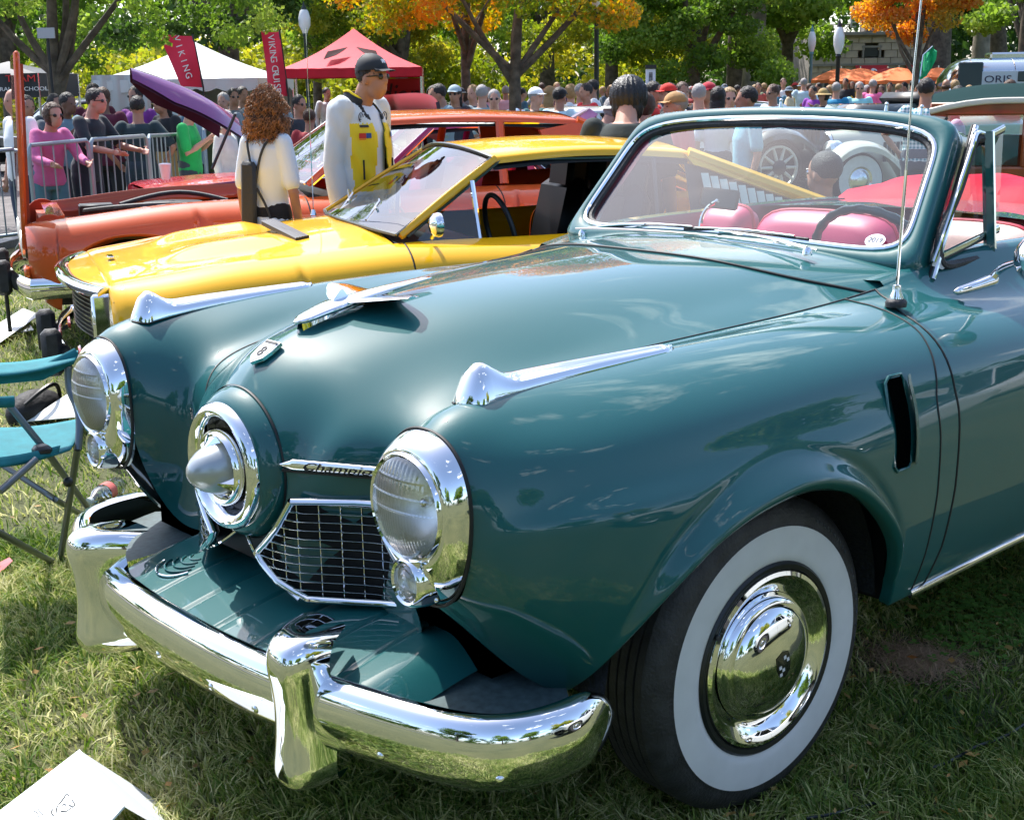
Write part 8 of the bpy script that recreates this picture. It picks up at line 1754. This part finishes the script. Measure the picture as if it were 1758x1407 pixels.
def vintage(name, label, px, py, d, m, wheel_r, rot, ww=True, spokes=False):
    """pre-war car seen from its front three-quarter; local x forward, wheel at origin side"""
    p = at_d(px, py, d); T = empty(name, (p.x, p.y, p.z-wheel_r*0), rot, label, 'car'); T.location.z = p.z
    # local: near front wheel centre at origin; car extends -x, body centre at y=-.70 (away)
    R_ = wheel_r; ax_ = 'y'
    w = empty('wheel', (0,0,0), 0, parent=T)
    g = MB(); g.lathe([(-.15,R_*.6),(-.15,R_*.97),(-.10,R_),(-.03,R_),(.0,R_*.95),(.005,R_*.86)], 'y', (0,0,0), 48); g.build('tyre', GT, w)
    if ww: g = MB(); g.lathe([(.006,R_*.90),(.012,R_*.72),(.004,R_*.50)], 'y', (0,0,0), 48); g.build('whitewall', mat('whitewall', ()), w); g = MB(); g.lathe([(.004,R_*.50),(-.01,R_*.42),(.0,R_*.36),(.03,R_*.28),(.045,R_*.12),(.047,.001)], 'y', (0,0,0), 40); g.build('hubcap', CHRB, w)
    if spokes:
        WS = mat('spoke_cream', (.62,.60,.52), rough=.4)
        g = MB(); g.lathe([(-.03,R_*.80),(.0,R_*.80),(.005,R_*.72),(-.03,R_*.70)], 'y', (0,0,0), 48); g.build('rim', WS, w)
        for k in range(10): a = 2*math.pi*k/10; g = MB(); g.tube([(math.cos(a)*.07,-.01,math.sin(a)*.07),(math.cos(a)*R_*.72,-.01,math.sin(a)*R_*.72)], [.026,.018], 8); g.build('spoke', WS, w)
        g = MB(); g.lathe([(-.02,.10),(.03,.095),(.05,.06),(.06,.001)], 'y', (0,0,0), 24); g.build('hub', BLK, w)
    for yo in (-1.40,):
        g = MB(); g.lathe([(-.07,.001),(-.07,R_*.97),(.07,R_*.97),(.07,.001)], 'y', (0,yo,0), 32); g.build('far_wheel', GT, T)
    # sweeping fender
    for yo, nm in ((0,'front_fender'),(-1.40,'front_fender')):
        pts = [(.50,-.02),(.46,.20),(.30,.38),(.05,.47),(-.22,.44),(-.48,.28),(-.70,.02),(-.86,-.18),(-1.1,-.24)]
        sp_ = smooth_path([(x*R_/.36,0,z*R_/.36) for x, z in pts], 40); P = []
        for q in sp_: P.append([(q[0], yo+.10-.0, q[2]-.10), (q[0], yo+.09, q[2]-.03), (q[0], yo+.02, q[2]+.03), (q[0], yo-.12, q[2]+.045), (q[0], yo-.26, q[2]+.03)])
        g = MB(); g.grid(P); g.build(nm, m, T)
    for yo in (.02,-1.42): g = MB(); P = [[(x, yo-.0-.25*f, -.24*R_/.36) for f in (0,1)] for x in np.linspace(-1.1*R_/.36,-2.9,6)]; g.grid(P); g.build('running_board', m, T)
    # hood box with rounded top, radiator shell and lamps
    P = []
    for x, hw, zt in ((.12,.28,.62),(-.2,.31,.65),(-.7,.37,.69),(-1.25,.46,.74)):
        row = []
        for t_ in np.linspace(0, math.pi, 21): c, q = math.cos(t_), math.sin(t_); k = (abs(c)**2.8+abs(q)**2.8)**(-1/2.8); row.append((x, -.70+hw*c*k, .0+zt*q*k if q > .01 else -.05))
        P.append(row)
    g = MB(); g.grid(P); g.build('hood', m, T)
    g = MB(); g.grid([[(.13, q[1], q[2]) for q in P[0]], [(.16, -.70+(q[1]+.70)*.92, q[2]*.97) for q in P[0]], [(.165, -.70+(q[1]+.7)*.8, q[2]*.9) for q in P[0]], [(.10, -.70, .3)]*21]); g.build('radiator', CHRB, T)
    for yo in (-.28,-1.12): g = MB(); g.sphere((.22,yo,.40), (.15,.12,.12), 16, 10); g.build('headlight', CHR, T); g = MB(); g.lathe([(.30,.115),(.35,.10),(.37,.001)], 'x', (0,yo,.40), 20); g.build('headlight_lens', REFL, T)
    g = MB(); g.box((-2.0,-.70,.38), (1.5,1.10,.80), bev=.12); g.build('body', m, T)
    g = MB(); g.box((-2.5,-.70,.84), (.6,1.0,.18), bev=.08); g.build('folded_top', BLK if not ww else mat('ivory_paint', ()), T)
    for k in range(8): g = MB(); g.box((-.55-.075*k,-.305-.012*k,.34), (.045,.012,.26)); g.build('hood_louvre', BLK, T, False)
    g = MB(); g.tube([(.62,.05,.0),(.66,-.30,.02),(.66,-1.1,.02),(.62,-1.45,.0)], [(.03,.012)]*4, 8, up=(0,0,1)); g.tube([(.62,.05,-.10),(.66,-.30,-.09),(.66,-1.1,-.09),(.62,-1.45,-.10)], [(.025,.012)]*4, 8, up=(0,0,1)); g.build('bumper', CHR, T)
    for k in range(3): g = MB(); g.sphere((.55,-.12-.13*k,.10+.10*(k%2)), .07, 12, 8); g.build('driving_lamp', CHR, T)
    return T
vintage('vintage_roadster', 'cream pre-war roadster with sweeping fender and whitewall seen through the windshield', 1477, 310, 17.5, WHC, .36, R(-24), True)
vintage('vintage_tourer', 'black pre-war touring car with cream spoked wheels seen through the windshield', 1337, 288, 17.5, mat('vintage_black', (.02,.035,.04), rough=.25, coat=1.), .36, R(-24), False, True)
# cars between the crowd and the windshield
for i, (px, py, d, rot, m_, lab) in enumerate(((1130,190,19,R(160),mat('white_paint', ()),'white hatchback low among the crowd behind the windshield top'),(1345,186,22,R(170),mat('steel_paint', (.25,.30,.33), rough=.3, coat=1.),'steel-grey car parked beyond the striding man'),(160,172,27,R(10),mat('steel_paint', ()),'silver car half hidden under the leaning maple'),(60,168,28,R(10),mat('dark_blue_paint', (.02,.03,.06), rough=.3, coat=1.),'dark car parked under the black canopy'))):
    car('parked_car', lab, tuple(at_d(px,py,d).xy), rot, dict(paint=m_, profile=prof(nose=.78, hood=.95, belt=.98, Lf=1.2, Lr=-2.9), axles=(.8,-1.8), roof=dict(wsb=(-.1,.72,.98), wst=(-.65,.58,1.44), rt=(-1.9,.57,1.43), rb=(-2.6,.68,1.0), crown=.05), deck=-2.5, bpillar=-1.2, sail=[(-1.8,1.38),(-1.9,1.40),(-2.6,1.0),(-2.0,.96)]))
# light-blue scooter fairing by the racing jacket
p = at_d(552,195,13.); T = empty('scooter', (p.x,p.y,float(gz(p.x,p.y))), yaw+R(60), 'pale blue scooter windshield and fairing behind the racing jacket', 'scooter'); h = p.z-T.location.z
PB = mat('scooter_blue', (.42,.62,.68), rough=.3, coat=1.)
g = MB(); P = [[(.25-.30*f, .22*(1-.35*f**2)*s_, .55+.62*f+.0) for s_ in np.linspace(-1,1,13)] for f in np.linspace(0,1,8)]; P = [[(x-.16*(y/.22)**2, y, z) for x,y,z in r_] for r_ in P]; g.grid(P); g.build('fairing', PB, T)
g = MB(); P = [[(-.05-.14*f-.16*(s_*.8)**2, .18*(1-.5*f**2)*s_, 1.17+.35*f) for s_ in np.linspace(-1,1,13)] for f in np.linspace(0,1,8)]; g.grid(P); g.build('windshield', GLSC, T)
g = MB(); g.box((-.75,0,.62), (.7,.30,.28), bev=.08); g.build('body', PB, T); g = MB(); g.box((-.72,0,.80), (.62,.26,.10), bev=.04); g.build('saddle', BLK, T)
for x in (.32,-1.02): g = MB(); g.lathe([(-.05,.12),(-.05,.24),(.05,.24),(.05,.12)], 'y', (x,0,.24), 24); g.build('wheel', GT, T)
g = MB(); g.tube([(.32,0,.24),(.08,0,1.0),(.02,.28,1.05)], .018, 6); g.tube([(.08,0,1.0),(.02,-.28,1.05)], .018, 6); g.build('handlebar', CHR, T)
# sun hat resting above the raised lilac hood is worn by a stooping person
person('person stooping in a floppy white sun hat behind the lilac hood', 1016, 166, 11.5, 'w_rail', 120, ('long','#7a6070'), ('trousers','#3a3440'), 'fair', ('bob','grey'), ('sunhat','#e8eae0'))
# cup on the cowl of the orange car
p = at_d(285,308,9.6); T = empty('paper_cup', tuple(p), 0, 'white paper cup standing on the magenta fender', 'cup'); g = MB(); g.lathe([(0,.030),(.10,.042)], 'z', (0,0,0), 20); g.lathe([(0,.001),(0,.030)], 'z', (0,0,0), 20); g.build('cup', mat('paper_white', ()), T); g = MB(); g.lathe([(.10,.044),(.112,.043),(.115,.03),(.115,.001)], 'z', (0,0,0), 20); g.build('lid', mat('paper_white', ()), T)
# ================================================================ FOREGROUND ODDMENTS
def campchair():
    T = empty('camping_chair', (-.25,-2.55,0), 0, 'folding camping chair with teal canvas and grey tube legs at the left edge', 'chair'); o_ = Vector((-.25,-2.55,0))
    TB = mat('chair_tube', (.16,.18,.20), rough=.35, metal=.7)
    q = lambda px, py, d: at_d(px, py, d)-o_
    def tube(name, pts, r=.0105): g = MB(); g.tube(pts, r, 10); g.build(name, TB, T)
    df, dn = 4.35, 3.75        # far and near side distances
    def gq(px, py): return at_z(px, py, .01)-o_
    def foot(name, v): g = MB(); g.sphere(tuple(v), (.022,.022,.014), 10, 6); g.build(name, BLK, T)
    A, B, C_ = gq(103,962), gq(157,885), gq(90,964)
    tube('leg', [q(133,770,4.0), A]); foot('foot', A)
    tube('leg', [q(14,693,3.9), q(80,775,3.95), gq(160,884)]); foot('foot', gq(160,884))
    tube('leg', [q(0,795,4.15), q(95,857,4.05), gq(158,886)+Vector((.02,.0,.0))], .0095)
    tube('leg', [q(0,843,3.75), q(62,788,3.85)]); tube('leg', [q(-40,895,3.5), q(0,915,3.6), C_]); foot('foot', C_)
    tube('arm_post', smooth_path([q(117,630,4.05), q(120,670,4.05), q(133,700,4.03), q(134,772,4.0)], 14), .0115)
    F_ = lambda tl, tr, br, bl, n=10, m=10, sag=.0, bulge=.0: [[(tl.lerp(tr, s_)).lerp(bl.lerp(br, s_), f)+Vector((0,0,-sag*math.sin(math.pi*s_)*1.0))+cd*bulge*math.sin(math.pi*f) for s_ in np.linspace(0, 1, n)] for f in np.linspace(0, 1, m)]
    def sheet(name, P, th=.006):
        g = MB(); P = np.array([[tuple(v) for v in r_] for r_ in P]); g.grid(P); o = g.build(name, TEALM, T); md = o.modifiers.new('t', 'SOLIDIFY'); md.thickness = th
    sheet('arm_rest', F_(q(-60,622,3.9), q(134,601,4.1), q(128,618,4.02), q(-60,645,3.8), 20, 5, .015)); g = MB(); g.tube([q(-60,633,3.85), q(0,640,3.92)-Vector((0,0,.012)), q(70,634,4.0)-Vector((0,0,.012)), q(133,608,4.06)], [(.022,.010)]*4, 10); g.build('arm_rest_pad', TEALM, T)
    g = MB(); g.tube([q(-30,692,3.55), q(24,689,3.6)], [(.016,.009)]*2, 10); g.build('arm_rest', TEALM, T)
    sheet('seat', F_(q(-80,728,4.1), q(146,716,4.15), q(120,770,3.95), q(-80,800,3.65), 24, 12, .02, .02)); 
    sheet('seat_front_hem', F_(q(-80,790,3.66), q(104,764,3.93), q(100,780,3.92), q(-80,808,3.64), 20, 4, .01))
    g = MB(); g.box(tuple(q(72,772,3.9)), (.05,.05,.03), bev=.01); g.build('joint', BLK, T); g = MB(); g.sphere(tuple(q(117,827,4.0)), .016, 8, 6); g.build('joint', BLK, T)
campchair()
def bottle():
    T = empty('plastic_bottle', tuple(at_z(180,846,.038)), R(35), 'empty clear plastic drink bottle lying on its side in the grass by the chair', 'bottle')
    g = MB(); pr = [(-.105,.001),(-.105,.024),(-.098,.034),(-.08,.036),(-.065,.032),(-.05,.036),(-.01,.037),(.03,.036),(.06,.030),(.085,.016),(.095,.013),(.108,.013)]; g.lathe(pr, 'x', (0,0,0), 28, sc=(1,1)); g.build('bottle_wall', glass('bottle_plastic', (.88,.92,.92), alpha=.10, rough=.05), T)
    g = MB(); g.lathe([(-.03,.0375),(.012,.0378)], 'x', (0,0,0), 28); g.build('label_band', mat('label_red', (.62,.16,.14), rough=.4), T); g = MB(); g.lathe([(.100,.0155),(.118,.0155),(.119,.001)], 'x', (0,0,0), 20); g.build('cap', mat('cap_pale', (.5,.55,.55), rough=.4), T)
    for k in range(4): g = MB(); g.lathe([(-.09+.016*k,.0368),(-.087+.016*k,.0375),(-.084+.016*k,.0368)], 'x', (0,0,0), 24); g.build('rib', glass('bottle_plastic', ()), T)
bottle()
PW = mat('card_white', (.80,.84,.83), rough=.55)
def sheetobj(name, label, corners, th=.004, m=PW, cat='card'):
    c = sum(corners, Vector())/len(corners); T = empty(name, tuple(c), 0, label, cat); n = (corners[1]-corners[0]).cross(corners[2]-corners[0]).normalized()*th; k = len(corners)
    if n.z < 0: n = -n
    g = MB(); g.add([v-c for v in corners]+[v-c+n for v in corners], [tuple(range(k))[::-1], tuple(range(k, 2*k))]+[(i,(i+1)%k,k+(i+1)%k,k+i) for i in range(k)]); g.build('board', m, T, False); return T, c, n.normalized()
# folded show card in the near left corner: a tent of stiff white card
a, b, c_, e_ = at_z(-60,1440,.16), at_d(137,1289,1.0), at_d(216,1382,1.0), None
apex0 = at_z(138,1288,.14); apex1 = at_z(215,1385,.20)
F0 = at_z(-120,1480,.03); F1 = at_z(40,1600,.03)
T, c, n = sheetobj('show_card', 'folded white show card with a small car sketch in the near left corner', [at_z(-90,1463,.06), apex0, apex1, at_z(60,1560,.08)], .004)
B0_, B1_ = at_z(300,1420,.02), at_z(300,1500,.02)
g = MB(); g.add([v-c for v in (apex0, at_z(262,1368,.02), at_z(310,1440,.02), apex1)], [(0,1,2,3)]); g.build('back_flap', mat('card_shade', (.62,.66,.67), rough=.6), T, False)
g = MB()
L = [at_z(x,y,.115) for x,y in ((-60,1460),(50,1385),(155,1330))]
INKB = mat('ink_black', (.02,.02,.02), rough=.6)
ux = (apex1-apex0).normalized(); 
def oncard(px, py, e=.0055):       # intersection of the pixel ray with the card plane
    r_ = pixray(px, py); c0 = apex0; t = (c0-CAM_POS).dot(n)/r_.dot(n); return CAM_POS+r_*t+n*e-c
def ink(pts, r=.0011): g = MB(); g.tube([oncard(x, y) for x, y in pts], r, 5); g.build('drawing', INKB, T)
ink([(98,1398),(100,1388),(112,1372),(116,1365),(120,1368)]); ink([(92,1392),(90,1398),(94,1403)]); ink([(106,1395),(116,1396),(124,1390)]); ink([(126,1376),(131,1384),(127,1388),(120,1384)]); ink([(108,1386),(112,1383),(116,1385)], .0008)
ink([(60,1394),(66,1398),(70,1407)], .0007); ink([(66,1390),(76,1402)], .0007)
g = MB()
for (p0, p1) in (((-20,1440),(165,1358)), ((60,1440),(195,1370)),):
    gg = MB(); gg.tube([oncard(*p0, .004), oncard(*p1, .004)], [(.0012,.006)]*2, 6); gg.build('fold', PW, T)
# fallen cards on the lawn at the left
sheetobj('leaflet', 'long white card lying on the lawn at the left edge', [at_z(-60,592,.02), at_z(40,530,.05), at_z(68,541,.05), at_z(-30,610,.02)])
sheetobj('leaflet', 'small white card half under the long one', [at_z(20,566,.01), at_z(52,558,.02), at_z(58,567,.02), at_z(24,573,.01)])
T, c, n = sheetobj('leaflet', 'white card propped behind the teal chair seat', [at_z(46,724,.05), at_z(124,672,.16), at_z(134,700,.16), at_z(136,716,.08)])
g = MB(); g.add([at_z(-30,980,.01), at_z(16,956,.05), at_z(22,962,.05), at_z(-10,992,.01)], [(0,1,2,3)]); o = g.build('leaflet', mat('leaflet_red', (.6,.12,.12), rough=.5), None, False); tag(o, 'red and white leaflet on the grass at the left edge below the chair', 'leaflet')
# black bag behind the chair
p = at_z(62,712,.05); T = empty('shoulder_bag', tuple(p), .4, 'black shoulder bag slumped on the grass behind the chair', 'bag'); g = MB(); g.sphere((0,0,.02), (.16,.10,.10), 20, 12); me = g.build('bag_body', mat('bag_black', (.012,.012,.014), rough=.7, bump=.8, bscale=25), T); g = MB(); g.tube(smooth_path([(-.14,.02,.05),(-.02,.10,.15),(.12,.06,.08)], 14), .010, 6); g.build('strap', BLK, T); g = MB(); g.box((.02,-.09,.04), (.10,.01,.04), rot=Matrix.Rotation(R(20),3,'Y')); g.build('tag', PW, T, False)
# black cable in the grass, right
o = MB().tube(smooth_path([tuple(at_z(x, y, .025)) for x, y in ((1790,1222),(1758,1243),(1735,1258),(1705,1271),(1678,1280),(1640,1301),(1600,1318))], 30), .004, 6).build('cable', mat('cable_black', (.012,.02,.025), rough=.5), None); tag(o, 'thin dark cable trailing through the grass at the right edge', 'cable')
o = MB().tube(smooth_path([tuple(at_z(x, y, .02)) for x, y in ((1520,1372),(1475,1385),(1420,1398),(1385,1404))], 20), .0035, 6).build('cable', mat('cable_black', ()), None); tag(o, 'short dark cable end in the grass below the whitewall', 'cable')
# clover and fallen leaves
rl = np.random.default_rng(9)
V = []; tone = []
for k in range(520):
    px, py = 1690+rl.normal()*75, 1035+rl.normal()*45; c = at_z(px, py, .028+rl.uniform(0,.012)); s = rl.uniform(.008,.014); a = rl.uniform(0,6.28)
    for q in range(3): b = a+q*2.09; u = Vector((math.cos(b), math.sin(b), .15)); w = Vector((-math.sin(b), math.cos(b), 0)); V.append([tuple(c), tuple(c+u*s*.8+w*s*.6), tuple(c+u*s*1.4), tuple(c+u*s*.8-w*s*.6)]); tone.append(rl.random())
leafmesh('clover', np.array(V), np.array(tone), leafmat('clover_leaf', [(0., (.05,.14,.02)), (1., (.16,.32,.06))], .35), None, 'stuff')
V = []; tone = []
for k in range(420):
    px, py = rl.uniform(0,1758), rl.uniform(560,1400); c = at_z(px, py, .035); s = rl.uniform(.010,.022); a = Vector(rl.normal(size=3)).normalized(); b = a.cross(Vector(rl.normal(size=3))).normalized(); a.z *= .3; b.z *= .3; V.append([tuple(c-a*s), tuple(c+b*s*.6), tuple(c+a*s), tuple(c-b*s*.6)]); tone.append(rl.random())
leafmesh('fallen_leaves', np.array(V), np.array(tone), leafmat('fallen_leaf', [(0., (.16,.09,.03)), (.6, (.36,.24,.07)), (1., (.42,.16,.04))], .2), None, 'stuff')
# dry thatch in the bare patch
V = []; tone = []
for k in range(3500):
    a = rl.uniform(0,6.28); r_ = abs(rl.normal())*.075+.02; c = Vector((bp.x+math.cos(a)*r_, bp.y+math.sin(a)*r_, .006+rl.random()*.018)); th = rl.uniform(0,6.28); u = Vector((math.cos(th), math.sin(th), rl.uniform(-.2,.5)))*rl.uniform(.01,.022); w = Vector((-math.sin(th), math.cos(th), 0))*.0010; V.append([tuple(c-u-w), tuple(c-u+w), tuple(c+u+w*.3), tuple(c+u-w*.3)]); tone.append(rl.random())
leafmesh('dead_grass', np.array(V), np.array(tone), leafmat('dead_grass_blade', [(0., (.20,.11,.06)), (1., (.60,.42,.27))], .1), None, 'stuff')
